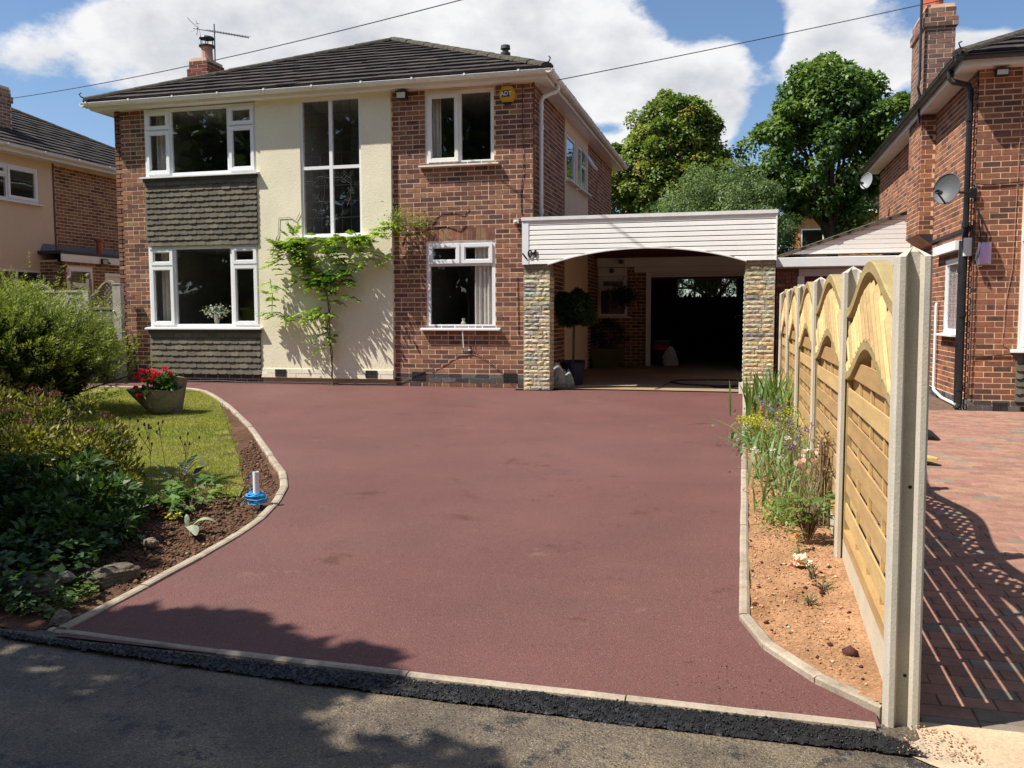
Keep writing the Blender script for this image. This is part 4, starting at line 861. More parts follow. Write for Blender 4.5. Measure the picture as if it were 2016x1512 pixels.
# split stone pillars, every stone its own rough face
def rough_stone(w, h, d, col, seed, name, parent, loc, F):
    nx = max(3, int(w / .035)); nz = max(2, int(h / .024)); r = random.Random(seed); mb = MB(); G = Fr((0, 0, 0), F.u, F.n); pts = {}
    for i in range(nx + 1):
        for j in range(nz + 1):
            e = (i in (0, nx)) or (j in (0, nz)); pr = (.004 + r.uniform(0, .005)) if e else .007 + r.uniform(0, .013)
            ja = 0 if i in (0, nx) else r.uniform(-.3, .3) * w / nx; jz = 0 if j in (0, nz) else r.uniform(-.3, .3) * h / nz
            pts[i, j] = G.p(w * i / nx + ja + (r.uniform(0, .003) if i == 0 else -r.uniform(0, .003) if i == nx else 0), d + pr, h * j / nz + jz + (r.uniform(0, .003) if j == 0 else -r.uniform(0, .003) if j == nz else 0))
    for i in range(nx):
        for j in range(nz):
            c = tuple(x * r.uniform(.9, 1.1) for x in col); a, b, c_, e = pts[i, j], pts[i + 1, j], pts[i + 1, j + 1], pts[i, j + 1]
            if (i + j) % 2: mb.face([a, b, c_], c); mb.face([a, c_, e], c)
            else: mb.face([a, b, e], c); mb.face([b, c_, e], c)
    edge = [(i, 0) for i in range(nx + 1)] + [(nx, j) for j in range(1, nz + 1)] + [(i, nz) for i in range(nx - 1, -1, -1)] + [(0, j) for j in range(nz - 1, -1, -1)]
    for k in range(len(edge) - 1):
        p, q = edge[k], edge[k + 1]; P_, Q_ = pts[p], pts[q]; b0 = G.p(w * p[0] / nx, 0, h * p[1] / nz); b1 = G.p(w * q[0] / nx, 0, h * q[1] / nz); mb.face([P_, b0, b1, Q_], col)
    o = mb.build(name, M_stone, parent); o.location = loc; return o
SPAL = [((.52, .44, .29), 5), ((.55, .44, .25), 3), ((.43, .39, .29), 4), ((.47, .44, .36), 3), ((.30, .285, .235), 2), ((.58, .50, .35), 3), ((.48, .37, .20), 1)]
def pillar(x0, x1, y0, y1, z0, z1, right):
    core = MB(); core.box(WORLD, x0 + .004, x1 - .004, y0 + .004, y1, z0 - .05, z1); core.build('pillar_core', mat('pillar_joint', (.30, .23, .15), .95, .2, 8), cp)
    for F, a0, a1, sid in ((Fr((0, y0, 0), (1, 0, 0), (0, -1, 0)), x0, x1, 0), (Fr((x1 if not right else x0, 0, 0), (0, 1, 0), (1 if not right else -1, 0, 0)), y0, y1, 1)):
        z = z0; k = 0
        while z < z1 - .03:
            top = z > z1 - .19; h = .062 + rnd.choice((0, 0, .004, -.006, .012)); h = .09 if top else h; h = min(h, z1 - z)
            cuts = [a0]; 
            while cuts[-1] < a1 - .01:
                nxt = cuts[-1] + rnd.choice((.11, .15, .20, .24, .28)); nxt = a1 if nxt > a1 - .07 else nxt; cuts.append(nxt)
            if len(cuts) == 2 and sid == 0: cuts = [a0, a0 + (a1 - a0) * rnd.uniform(.3, .7), a1]
            for i in range(len(cuts) - 1):
                col = pick([((.22, .19, .13), 1), ((.27, .23, .15), 1)]) if top else pick(SPAL); w = cuts[i + 1] - cuts[i] - .006
                rough_stone(w, h - .006, .0 if not top else -.012, col, rnd.randrange(10 ** 6), 'stone', cp, F.p(cuts[i] + .003, 0, z), F)
            z += h; k += 1
pillar(-3.20, -2.79, 12.985, 13.24, -1.125, .765, False); pillar(.03, .445, 12.985, 13.24, -1.12, .765, True)
# the house number, first digit slipped sideways
hn = thing('house_number', 'black house number 104 on white fascia, its first digit hanging crooked', 'house number', (-3.1, 12.93, .9))
for ch_, x, z, rot in (('1', -3.165, .885, -38), ('0', -3.085, .918, 0), ('4', -3.015, .925, 4)):
    text_mesh(ch_, .155, Vector((x, 12.938, z)), rx @ Matrix.Rotation(R(rot) * -1, 3, 'Z'), .004, M_blackpl, hn, 'digit', font_off=.003)

# ================================================================== GARAGE behind the carport
ga = thing('garage', 'dark open garage behind the carport, shutter rolled up, white door frame', 'garage', (-1.0, 19.6, -1.12))
FG = Fr((0, 19.55, 0), (1, 0, 0), (0, -1, 0)); GW = (-3.10, -2.46, -.02, .86)
wall_sheet(FG, -3.12, -1.98, -1.12, 1.05, [GW], 'wall', M_mortar, ga, .12)
place_bricks(gr(FG, -3.10, -2.05, -1.10, .86, PAL_MAIN, [GW]) + gr(FG, -2.46, -2.05, .86, 1.05, PAL_MAIN), ga, 60)
mb = MB(); mb.box(FG, -3.12, .36, .01, .04, 1.06, 1.37); mb.build('fascia_board', M_board, ga)
mb = MB(); mb.box(FG, -3.10, -2.47, .012, .03, .87, 1.045); mb.build('panel', M_board, ga)
window(FG, *GW, [(0, 1, 0, .68, 0), (0, 1, .68, 1, 1)], ga, b=.01); room(FG, -3.1, -2.2, -.4, 1.0, ga, 1.5)
mb = MB(); mb.box(FG, -2.04, -1.94, -.05, .05, -1.12, .93); mb.build('door_post', M_board, ga)
mb = MB(); mb.box(FG, -2.30, .34, .012, .06, .94, 1.055)
for k in range(3): mb.box(FG, -1.935, .34, .0, .045 + .006 * k, .83 + .037 * k, .86 + .037 * k)
mb.build('rolled_shutter', M_cream, ga); mb = MB(); mb.box(FG, -1.935, .34, .0, .05, .78, .828); mb.build('shutter_bottom_rail', M_redw, ga)
mb = MB(); YB = 25.0                                                  # garage shell
FGB = Fr((0, YB, 0), (1, 0, 0), (0, -1, 0)); wall_sheet(FGB, -3.1, .44, -1.12, 1.3, [(-1.78, -.12, .46, 1.04)], 'wall', M_redw, ga, .1)
mb.box(WORLD, .36, .46, 19.6, 25.1, -1.12, 1.3); mb.box(WORLD, -3.2, .46, 19.6, 25.2, 1.30, 1.36); mb.box(WORLD, -2.08, -2.0, 19.7, 21.4, -1.12, 1.3); mb.box(WORLD, -3.22, -3.13, 21.7, 25.2, -1.12, 1.3); mb.build('shell', M_redw, ga)
window(FGB, -1.78, -.12, .46, 1.04, [(0, .30, 0, .5, 0), (0, .30, .5, 1, 0), (.30, .50, 0, 1, 0), (.5, .72, 0, .5, 0), (.5, .72, .5, 1, 0), (.72, 1, 0, 1, 0)], ga, fw=.045, sill=False)
mb = MB(); mb.box(FGB, -1.9, .0, .02, .45, .36, .41, (.05, .04, .03)); mb.build('workbench', M_paint, ga)
jars = [(-1.7, .13, .05), (-1.52, .16, .05), (-1.40, .2, .07), (-1.22, .09, .04), (-1.14, .14, .04), (-.98, .17, .05), (-.86, .07, .06), (-.70, .12, .05), (-.58, .18, .03), (-.46, .1, .05), (-.33, .15, .04), (-.22, .11, .05)]
for k, (x, h, r) in enumerate(jars):
    mb = MB(); mb.lathe((x, YB - .2, .412), [(0, 0), (r, 0), (r * .9, h * .6), (r * .4, h * .85), (r * .45, h), (0, h)], 9, (.03, .035, .03)); o = mb.build('bottle', M_paint, None); tag(o, ('tall' if h > .13 else 'short') + ' dark bottle on the bench under the back garage window, ' + ['leftmost', 'second', 'third', 'fourth', 'fifth', 'sixth', 'seventh', 'eighth', 'ninth', 'tenth', 'eleventh', 'rightmost'][k] + ' in the row', 'bottle', 'bottles on the garage bench')
b = thing('storage_bucket', 'black bucket with a red lid just inside the garage doorway', 'bucket', (-1.78, 19.9, -1.1))
mb = MB(); mb.lathe((-1.78, 19.9, -1.105), [(0, 0), (.14, 0), (.17, .34)], 14, (.02, .02, .02)); mb.build('tub', M_paint, b); mb = MB(); mb.lathe((-1.78, 19.9, -.765), [(.18, 0), (.185, .06), (.16, .1), (0, .13)], 14, (.45, .06, .03)); mb.build('lid', M_paint, b)
def sack(name, loc, r, h, col, label, lean=0):
    mb = MB(); prof = [(0, 0), (r * 1.0, .0), (r * 1.12, h * .18), (r, h * .45), (r * .72, h * .72), (r * .34, h * .92), (0, h)]; mb.lathe(loc, prof, 18, col); o = mb.build(name, M_paint, None, smooth=False)
    for v in o.data.vertices:
        w = math.atan2(v.co.y - loc[1], v.co.x - loc[0]); k = 1 + .16 * math.sin(w * 3 + v.co.z * 9) + .10 * math.sin(w * 7 + v.co.z * 31); v.co.z = loc[2] + (v.co.z - loc[2]) * (1 + .15 * math.sin(w * 2 + 1)); v.co.x = loc[0] + (v.co.x - loc[0]) * k; v.co.y = loc[1] + (v.co.y - loc[1]) * k
    return tag(o, label, 'bag')
sack('plastic_bag', (-1.52, 19.75, -1.105), .15, .38, (.60, .60, .60), 'white plastic bag on the floor inside the garage doorway')
sack('rubbish_sack', (-2.80, 13.50, -1.107), .13, .34, (.34, .33, .29), 'pale knotted sack behind the left stone pillar')
sack('rubbish_sack', (-2.66, 13.60, -1.107), .11, .26, (.34, .36, .30), 'lower grey-green bag beside the blue pot in the carport')
tr = thing('golf_trolley', 'folded metal golf trolley standing at right inside the garage', 'trolley', (.12, 20.2, -1.1))
mb = MB(); mb.tube([(-.05, 20.2, -1.0), (.06, 20.2, -.55), (.14, 20.2, -.1), (.12, 20.2, -.02), (-.12, 20.2, .0), (-.16, 20.2, -.08)], .014, 6); mb.tube([(.16, 20.2, -.1), (-.02, 20.25, -.9)], .012, 6); mb.build('handle', M_steel, tr)
for x in (-.10, .18): mb = MB(); mb.tube([(x, 20.10, -.98), (x + .04, 20.10, -.98)], .13, 14, (.02, .02, .02)); mb.build('wheel', M_paint, tr)
bx = MB(); bx.box(WORLD, -1.95, -1.62, 20.6, 20.9, -1.10, -.62, (.16, .16, .15)); bx.box(WORLD, -1.96, -1.61, 20.59, 20.91, -.62, -.57, (.25, .25, .24)); tag(bx.build('storage_box', M_paint, None), 'grey lidded storage box by the left garage wall', 'box')

# ================================================================== NEIGHBOUR ON THE RIGHT
nh = thing('brick_house', 'red brick neighbouring house at right with black gutters and tall chimney stack', 'house', (2.96, 13.0, -1.29))
NW = (3.545, 6.6, -.47, 2.2); ZR = 3.20; SW = (13.70, 14.60, -.28, .80)
wf = wall_sheet(FR, 2.96, 9.5, -1.31, ZR, [NW], 'wall', M_mortar_r, nh, .12); ws = wall_sheet(SR, 13.001, 21.6, -1.31, ZR, [SW], 'wall', M_mortar_r, nh, .12)
c = gr(FR, 2.96, 6.8, -1.29, -1.145, PAL_BLUE, b=.006) + gr(FR, 2.96, 3.53, -1.135, 2.35, PAL_RIGHT, off=0) + gr(FR, 2.96, 6.9, 2.34, ZR, PAL_RIGHT)
place_bricks(c, wf, 300)
c = gr(SR, 13.01, 21.6, -1.29, -1.145, PAL_BLUE, b=.006) + gr(SR, 13.01, 21.6, -1.135, ZR, PAL_RIGHT, [SW], off=1)
place_bricks(c, ws, 0)
window(FR, NW[0], NW[1], NW[2], .95, [(0, .2, 0, 1, 1), (.2, .8, 0, 1, 0), (.8, 1, 0, 1, 1)], nh, b=.03, fw=.06)
window(FR, NW[0], NW[1], 1.25 + .0, 2.2, [(0, .2, 0, 1, 1), (.2, .8, 0, 1, 0), (.8, 1, 0, 1, 1)], nh, b=.03, fw=.06, sill=False)
mb = MB(); mb.box(FR, 3.545, 6.6, -.03, .03, .955, 1.245); mb.build('white_panel', M_board, nh); room(FR, 3.4, 6.7, -.8, 2.2, nh, 3)
mb = MB(); mb.box(FR, 3.53, 6.6, .0, .03, -1.16, -.51, (.12, .115, .095)); tb = mb.build('tile_batten_panel', M_shingle, nh); hang_tiles(FR, [(3.52, 6.6, -1.16, -.54, 6, .035)], tb)
window(SR, *SW, [(0, 1, 0, 1, 0)], nh, b=.012, fw=.07, sillw=.08); leaded(SR, SW[0] + .07, SW[1] - .07, SW[2] + .07, SW[3] - .07, 7, 8, nh, -.028, M_lead, .002); room(SR, 13.5, 14.8, -.6, 1.0, nh, .8, m_=M_room)
curtain(SR, 13.72, 14.58, -.24, .77, nh, -.09)
mb = MB(); mb.box(SR, 13.55, 15.05, .008, .10, .90, 1.03); mb.build('window_hood', M_upvc, nh)
# external chimney breast and stack
br = MB(); br.box(WORLD, 2.745, 2.955, 15.62, 16.72, 1.28, ZR); br.hexa([Vector(p) for p in ((2.93, 15.66, 1.12), (2.955, 15.66, 1.12), (2.955, 16.68, 1.12), (2.93, 16.68, 1.12), (2.745, 15.62, 1.279), (2.955, 15.62, 1.279), (2.955, 16.72, 1.279), (2.745, 16.72, 1.279))]); bro = br.build('chimney_breast', M_mortar_r, nh)
FB1 = Fr((0, 15.62, 0), (1, 0, 0), (0, -1, 0)); FB2 = Fr((2.745, 0, 0), (0, 1, 0), (-1, 0, 0))
place_bricks(gr(FB1, 2.745, 2.955, 1.30, ZR, PAL_RIGHT) + gr(FB2, 15.62, 16.72, 1.30, ZR, PAL_RIGHT, off=1), bro, 0)
mb = MB(); mb.box(SR, 13.0, 15.60, .008, .03, 1.14, 1.185, (.02, .02, .02)); mb.hexa([Vector(p) for p in ((2.90, 15.60, 1.17), (2.955, 15.60, 1.17), (2.955, 16.74, 1.17), (2.90, 16.74, 1.17), (2.73, 15.60, 1.295), (2.955, 15.60, 1.295), (2.955, 16.74, 1.295), (2.73, 16.74, 1.295))], (.03, .03, .03)); mb.build('corbel_band', M_paint, nh)
nst = chimney_stack(2.745, 3.19, 15.62, 16.72, ZR - .1, 4.86, nh, PAL_STACK)
for x, y in ((2.95, 15.95), (2.95, 16.4)): mb = MB(); mb.lathe((x, y, 4.88), [(.14, 0), (.12, .05), (.10, .42), (.13, .46), (.12, .52), (.08, .52), (.08, .1)], 14); mb.build('chimney_pot', M_terra, nst)
mb = MB(); mb.tube([(2.69, 15.60, 3.05), (2.69, 15.59, 3.5), (2.66, 15.58, 3.62), (2.68, 15.58, 3.75), (2.67, 15.58, 5.6)], .022, 6); mb.build('aerial_mast', M_blackpl, nst)
roofn, _, _ = hip_roof(2.66, 10.6, 12.70, 22.0, ZR + .14, .47, nh, 60)
mb = MB(); mb.tube([(2.71, 12.74, ZR + .20), (2.65, 12.68, ZR + .22), (2.63, 12.67, ZR + .27), (2.67, 12.69, ZR + .29)], .010, 6); mb.build('hip_iron', M_black, roofn)
so = MB(); so.box(WORLD, 2.72, 10.0, 12.76, 12.999, ZR, ZR + .012); so.box(WORLD, 2.72, 2.959, 13.0, 15.615, ZR, ZR + .012); so.box(WORLD, 2.72, 2.742, 15.616, 16.73, ZR, ZR + .012); so.box(WORLD, 2.72, 2.959, 16.731, 21.9, ZR, ZR + .012); so.build('soffit', M_cream, nh)
fa = MB(); fa.box(WORLD, 2.70, 10.0, 12.74, 12.759, ZR - .01, ZR + .14); fa.box(WORLD, 2.70, 2.719, 12.76, 21.9, ZR - .01, ZR + .14); fa.build('fascia', M_cream, nh)
gutter_run((2.60, 12.685, ZR + .11), (10.0, 12.685, ZR + .11), (0, -1, 0), nh, m_=M_blackpl, brackets=.9); gutter_run((2.645, 12.63, ZR + .11), (2.645, 21.95, ZR + .11), (-1, 0, 0), nh, m_=M_blackpl, brackets=.9)
mb = MB(); mb.tube([(2.655, 13.22, ZR + .05), (2.655, 13.22, ZR - .04), (2.69, 13.20, ZR - .09), (2.86, 13.14, ZR - .16), (2.89, 13.12, ZR - .24), (2.885, 13.12, -1.22), (2.84, 13.10, -1.28)], .040, 8)
for z in (2.6, 1.2, .0, -1.0): mb.tube([(2.885, 13.12, z - .035), (2.885, 13.12, z + .035)], .05, 8)
mb.build('downpipe', M_blackpl, nh)
mb = MB(); mb.tube([(2.90, 13.30, 1.0), (2.90, 13.30, -1.22)], .050, 8)
for z in (.6, -.4): mb.tube([(2.90, 13.30, z - .03), (2.90, 13.30, z + .03)], .06, 8)
mb.build('soil_pipe', M_blackpl, nh)
mb = MB(); mb.tube([(2.93, 14.95, .18), (2.915, 14.95, .14), (2.915, 14.95, -1.12), (2.91, 14.9, -1.17), (2.90, 14.3, -1.235), (2.90, 13.4, -1.25)], .022, 8); mb.build('waste_pipe', M_upvc, nh)
mb = MB(); mb.box(FR, 2.99, 3.09, -.2 + .2 + .004, .07, .93, .935); 
mb = MB(); mb.box(SR, 13.02, 13.10, .008, .10, .78, 1.02, (.75, .74, .72)); mb.build('cable_box', M_paint, nh)
def wires(paths, name, parent, r=.005, m_=None):
    mb = MB()
    for p_ in paths: mb.tube(p_, r, 5)
    return mb.build(name, m_ or M_cable, parent)
wires([[FR.p(2.965, .02, 1.72), FR.p(3.1, .016, 1.70), FR.p(3.3, .016, 1.71), FR.p(3.62, .016, 1.74)], [FR.p(2.97, .03, 1.70), FR.p(2.965, .03, 1.0), FR.p(2.975, .03, .0), FR.p(2.965, .03, -1.1)], [FR.p(3.0, .03, 1.35), FR.p(3.05, .03, .95), FR.p(3.02, .03, .75)], [FR.p(2.99, .03, 1.4), FR.p(3.12, .03, 1.1), FR.p(3.10, .03, .95), FR.p(2.98, .03, 1.05)],
       [FR.p(2.98, .02, -.56), FR.p(3.2, .014, -.555), FR.p(3.5, .02, -.53)]], 'wall_cable', nh, .008)
wires([[FR.p(3.47, .012, 3.1), FR.p(3.46, .012, 1.8), FR.p(3.44, .012, .6), FR.p(3.38, .012, .2), FR.p(3.35, .012, -.4), FR.p(3.42, .02, -.42)]], 'thin_wire', nh, .004, M_potbuff)
wires([[(2.93, 13.05, 1.02), (2.90, 13.2, 1.10), (2.88, 13.6, 1.08), (2.86, 14.6, 1.08), (2.88, 15.0, 1.0)]], 'wall_cable', nh, .006)
vent(FR, 3.27, -1.28, nh, w=.18, h=.10)
al2 = thing('alarm_box', 'purple and white rounded alarm box on the corner of the right hand house', 'alarm box', (3.10, 13.0, .6))
mb = MB(); bx_ = (3.015, 3.175, .66, .95); mb.box(FR, bx_[0], bx_[1], .008, .035, bx_[2], bx_[3], (.72, .72, .74)); mb.build('back_plate', M_paint, al2)
mb = MB(); pr = []
for k in range(9):
    t = k / 8; w = math.sin(math.pi * (.12 + .76 * t)) ** .45; pr.append((bx_[2] + .012 + t * (bx_[3] - bx_[2] - .024), w))
for k in range(8):
    (za, wa), (zb_, wb) = pr[k], pr[k + 1]; xm = (bx_[0] + bx_[1]) / 2 + .005; hw = .068
    for i in range(6):
        def P(t, z, w): x = -1 + 2 * t; return FR.p(xm + x * hw * (0.9 + .1 * w), .03 + .045 * w * (1 - abs(x) ** 3.5), z)
        mb.face([P(i / 6, za, wa), P((i + 1) / 6, za, wa), P((i + 1) / 6, zb_, wb), P(i / 6, zb_, wb)], (.60, .42, .68))
mb.build('cover', M_paint, al2, smooth=True)
wires([[FR.p(3.01, .02, .86), FR.p(2.99, .03, .74), FR.p(3.02, .03, .63), FR.p(3.07, .03, .64)]], 'cable', al2, .006, M_upvc)
floodlight('floodlight', (3.20, 12.98, 3.12), 'black floodlight under the front eaves of the right hand house', w=.15, h=.09, d=.09)
def dish(name, c, rad, aim, label, m_, arm_len=.3, wallp=None):
    t = thing(name, label, 'satellite dish', c); aim = Vector(aim).normalized(); s = aim.cross(Vector((0, 0, 1))).normalized(); u = s.cross(aim); c = Vector(c); mb = MB(); n = 20; rings = 5; P = []
    for i in range(rings + 1):
        r_ = rad * i / rings; P.append([c + s * (math.cos(2 * math.pi * j / n) * r_ * .88) + u * (math.sin(2 * math.pi * j / n) * r_ * 1.0) + aim * (.28 * r_ * r_ / rad) for j in range(n)])
    for i in range(rings):
        for j in range(n): mb.face([P[i][j], P[i + 1][j], P[i + 1][(j + 1) % n], P[i][(j + 1) % n]] if i else [P[0][0], P[1][j], P[1][(j + 1) % n]])
    mb.tube([P[-1][j % n] for j in range(n + 1)], .006, 5); mb.build('reflector', m_, t, smooth=True)
    mb = MB(); f = c + aim * arm_len - u * rad * .55; mb.tube([c - u * rad * .95 + aim * .03, f], .013, 5); mb.tube([f, f + u * .02 - aim * .02], .03, 8); mb.tube([f + u * .01, f + u * .02 - aim * .09], .028, 8); mb.build('feed_arm', M_blackpl, t)
    if wallp: mb = MB(); mb.tube([c - aim * .02, c - aim * .10, Vector(wallp)], .017, 6); mb.box(Fr(wallp, (1, 0, 0), (0, 1, 0)), -.04, .04, -.03, .03, -.06, .06); mb.build('bracket', M_blackpl, t)
    return t
dish('satellite_dish', (2.60, 12.80, 1.63), .205, (-.62, -.72, .22), 'large dark grey satellite dish on the near corner of the right hand house', M_dish, .26, (2.93, 12.97, 1.60))
dish('satellite_dish', (2.50, 20.0, 2.78), .17, (-.72, -.66, .2), 'small pale satellite dish on a pole beyond the right hand house', M_dishl, .22)
# lean-to garage of the right hand house
ex = thing('side_garage', 'lean-to garage beside the right hand house with white boarded gable and peeling fascia', 'garage', (1.8, 17.5, -1.2))
FE = Fr((0, 17.5, 0), (1, 0, 0), (0, -1, 0))
def roofz(x): return 1.05 + (x - .62) * .342
for k in range(9):
    za = 1.13 + k * .085; mb = MB(); xs_ = max(.66, .62 + (za - 1.05) / .342)
    if xs_ < 2.93: mb.prism(FE, [(xs_ + .02, za + .004), (2.945, za + .004), (2.945, min(za + .083, roofz(2.945))), (min(2.94, max(xs_ + .03, .62 + (za + .083 - 1.05) / .342)), min(za + .083, roofz(2.94)))], 0, .02); mb.build('board', M_board, ex)
mb = MB(); mb.box(FE, .62, 2.95, -3.0, -.002, -1.25, 1.06, (.12, .06, .045)); mb.build('wall', M_brick, ex)
place_bricks(gr(FE, .62, 1.0, -1.2, .85, PAL_MAIN), ex, 0)
mb = MB(); mb.prism(Fr((0, 17.5, 0), (0, -1, 0), (1, 0, 0)), [(0, .87), (.14, .90), (.14, 1.06), (0, 1.08)], .60, 2.95); mb.build('fascia', M_upvc, ex)
mb = MB(); mb.prism(FE, [(.55, roofz(.55)), (3.0, roofz(3.0)), (3.0, roofz(3.0) + .05), (.55, roofz(.55) + .05)], -3.2, .05, (.11, .085, .065)); rf_ = mb.build('roof', M_roof, ex)
for k in range(26):
    x = .56 + k * .095; mb = MB(); z = roofz(x) + .052; mb.hexa([FE.p(x, .02 + rnd.uniform(0, .06), z), FE.p(x + .1, .02 + rnd.uniform(0, .06), z + .034), FE.p(x + .1, -.3, z + .034), FE.p(x, -.3, z)] + [FE.p(x, .02, z + .022), FE.p(x + .1, .02, z + .05), FE.p(x + .1, -.3, z + .05), FE.p(x, -.3, z + .022)], (.17, .12, .085)); mb.build('verge_tile', M_moss, rf_)
mb = MB(); pts = [(.66, 1.083)]; x = .66
while x < 2.93: x += rnd.uniform(.02, .07); pts.append((min(x, 2.93), 1.10 + rnd.uniform(-.008, .02)))
mb.prism(FE, pts + [(2.93, 1.135), (.66, 1.125)], .0, .028, (.03, .028, .026)); mb.build('peeling_strip', M_paint, ex)
mb = MB(); mb.box(FE, 1.02, 2.9, .0, .03, .72, .86, (.50, .45, .43)); mb.box(FE, 1.0, 1.12, .0, .03, -1.2, .72, (.72, .70, .68)); mb.build('door_frame', M_paint, ex)
mb = MB(); mb.box(FE, 1.12, 2.8, .0, .015, -1.2, .70, (.13, .012, .018)); 
for k in range(8): mb.box(FE, 1.12 + k * .21, 1.30 + k * .21, .016, .026, -1.15, .66, (.15, .014, .02))
mb.build('garage_door', M_paint, ex)

# ================================================================== NEIGHBOUR ON THE LEFT
lh = thing('rendered_house', 'left neighbour house with peach render, brown brick side and tiled roof', 'house', (-15, 16.5, -1.1))
LW = (14.1, 16.35, 2.46, 3.22); LW2 = (13.2, 16.52, .10, 1.03)
wl = wall_sheet(SL, 10.5, 16.8, -1.2, 3.42, [LW, LW2], 'wall', M_render_l, lh, .15, b=.03)
wl2 = wall_sheet(SL, 16.801, 23.5, -1.2, 3.42, [], 'wall', M_mortar_r, lh, .15)
place_bricks(gr(SL, 16.84, 23.4, -1.1, 3.40, PAL_LEFT), wl2, 0)
mb = MB(); mb.box(SL, 16.76, 16.80, .03, .05, -1.1, 3.42, (.12, .05, .035)); mb.build('corner_strip', M_paint, lh)
window(SL, *LW, [(0, .28, 0, 1, 1), (.28, .62, 0, .66, 0), (.28, .62, .66, 1, 1), (.62, 1, 0, 1, 1)], lh, b=.03, fw=.06, sillw=.06); room(SL, 13.9, 16.6, 1.9, 3.35, lh, 2, m_=M_roomd)
window(SL, *LW2, [(0, .35, 0, 1, 0), (.35, .74, 0, 1, 0), (.74, 1, 0, 1, 0)], lh, b=.03, fw=.06); room(SL, 13.1, 16.6, -.5, 1.1, lh, 2, m_=M_roomd)
hip_roof(-23.2, -14.66, 10.0, 23.8, 3.52, .47, lh, 150)
mb = MB(); mb.box(WORLD, -14.999, -14.66, 10.0, 23.6, 3.42, 3.43); mb.build('soffit', M_cream, lh); mb = MB(); mb.box(WORLD, -14.66, -14.64, 10.0, 23.6, 3.41, 3.54); mb.build('fascia', M_cream, lh)
gutter_run((-14.585, 10.0, 3.53), (-14.585, 23.7, 3.53), (1, 0, 0), lh, m_=M_gutter, brackets=1.0)
chimney_stack(-17.2, -16.12, 16.1, 16.9, 4.0, 5.13, lh, PAL_STACK)
le = thing('kitchen_extension', 'single storey flat roofed brick extension of the left house with white fascia', 'extension', (-14.4, 17.5, -1.1))
FX = Fr((-14.4, 0, 0), (0, 1, 0), (1, 0, 0)); XW = (16.45, 17.25, -.1, 1.12); XD = (17.62, 18.5, -1.1, 1.02)
we = wall_sheet(FX, 16.3, 21, -1.2, 1.25, [XW, XD], 'wall', M_mortar_r, le, .12); place_bricks(gr(FX, 16.3, 21, -1.1, 1.22, PAL_LEFT, [XW, XD]), we, 0)
wall_sheet(Fr((0, 16.3, 0), (1, 0, 0), (0, -1, 0)), -14.99, -14.4, -1.2, 1.25, [], 'wall', M_mortar_r, le, .1)
place_bricks(gr(Fr((0, 16.3, 0), (1, 0, 0), (0, -1, 0)), -14.98, -14.4, -1.1, 1.22, PAL_LEFT), le, 0)
mb = MB(); mb.box(WORLD, -15.0 + .03, -14.36, 16.24, 21.2, 1.38, 1.45, (.035, .04, .045)); mb.build('flat_roof', M_paint, le); mb = MB(); mb.box(WORLD, -14.40 + .01, -14.365, 16.26, 21.1, 1.22, 1.38); mb.build('fascia', M_board, le)
mb = MB(); mb.prism(Fr((0, 0, 0), (0, 1, 0), (1, 0, 0)), [(16.3, 1.45), (21, 1.45), (21, 1.62), (16.4, 1.62)], -14.985, -14.96, (.15, .18, .19)); mb.build('lead_flashing', M_lead_fl, le)
window(FX, *XW, [(0, 1, 0, .64, 0), (0, 1, .64, 1, 1)], le, b=.0); mb = MB(); mb.box(FX, 17.62, 18.5, -.05, -.01, -1.1, 1.02); mb.box(FX, 17.62, 17.70, -.01, .02, -1.1, 1.02); mb.box(FX, 17.701, 18.5, -.01, .02, .95, 1.02); mb.build('door', M_board, le)
room(FX, 16.4, 17.5, -.5, 1.2, le, .4)
mb = MB(); mb.lathe((-14.7, 17.85, 1.45), [(.07, 0), (.07, .32), (.10, .33), (.10, .38), (0, .40)], 12, (.40, .10, .05)); mb.build('flue_pipe', M_paint, le)
t = thing('floodlight', 'small black frame floodlight on the white fascia of the left extension', 'floodlight', (-14.35, 17.55, 1.28)); mb = MB(); mb.box(FX, 17.46, 17.66, .05, .09, 1.2, 1.34, (.02, .02, .02)); mb.build('lamp_housing', M_paint, t); mb = MB(); mb.box(FX, 17.485, 17.635, .091, .094, 1.22, 1.32, (.4, .42, .42)); mb.build('lens', M_paint, t); mb = MB(); mb.tube([FX.p(17.66, .07, 1.27), FX.p(17.78, .04, 1.25)], .02, 6, (.02, .02, .02)); mb.build('bracket', M_paint, t)
# house far behind, orange brick with a white framed window
bg = thing('brick_house', 'distant orange brick house half hidden behind the tall sycamore', 'house', (3.2, 42, -1))
FBG = Fr((0, 42, 0), (1, 0, 0), (0, -1, 0)); BW = (2.5, 3.9, 2.85, 3.85)
wb = wall_sheet(FBG, 2.1, 8.5, -1.2, 4.6, [BW], 'wall', M_mortar_r, bg, .15); place_bricks(gr(FBG, 2.1, 8.4, 1.5, 4.6, [((.50, .20, .07), 4), ((.42, .16, .06), 3), ((.36, .15, .07), 2)]), wb, 0) if False else None
mb = MB(); mb.box(FBG, 2.1, 2.49, .001, .02, -1.2, 4.6, (.48, .21, .08)); mb.box(FBG, 3.91, 8.5, .001, .02, -1.2, 4.6, (.48, .21, .08)); mb.box(FBG, 2.49, 3.91, .001, .02, 3.86, 4.6, (.48, .21, .08)); mb.box(FBG, 2.49, 3.91, .001, .02, -1.2, 2.84, (.48, .21, .08)); mb.build('brick_face', M_brick, bg)
window(FBG, *BW, [(0, .68, 0, 1, 0), (.68, 1, 0, .62, 0), (.68, 1, .62, 1, 0)], bg, b=.02, fw=.06); room(FBG, 2.3, 4.1, 2.5, 4, bg, 2)
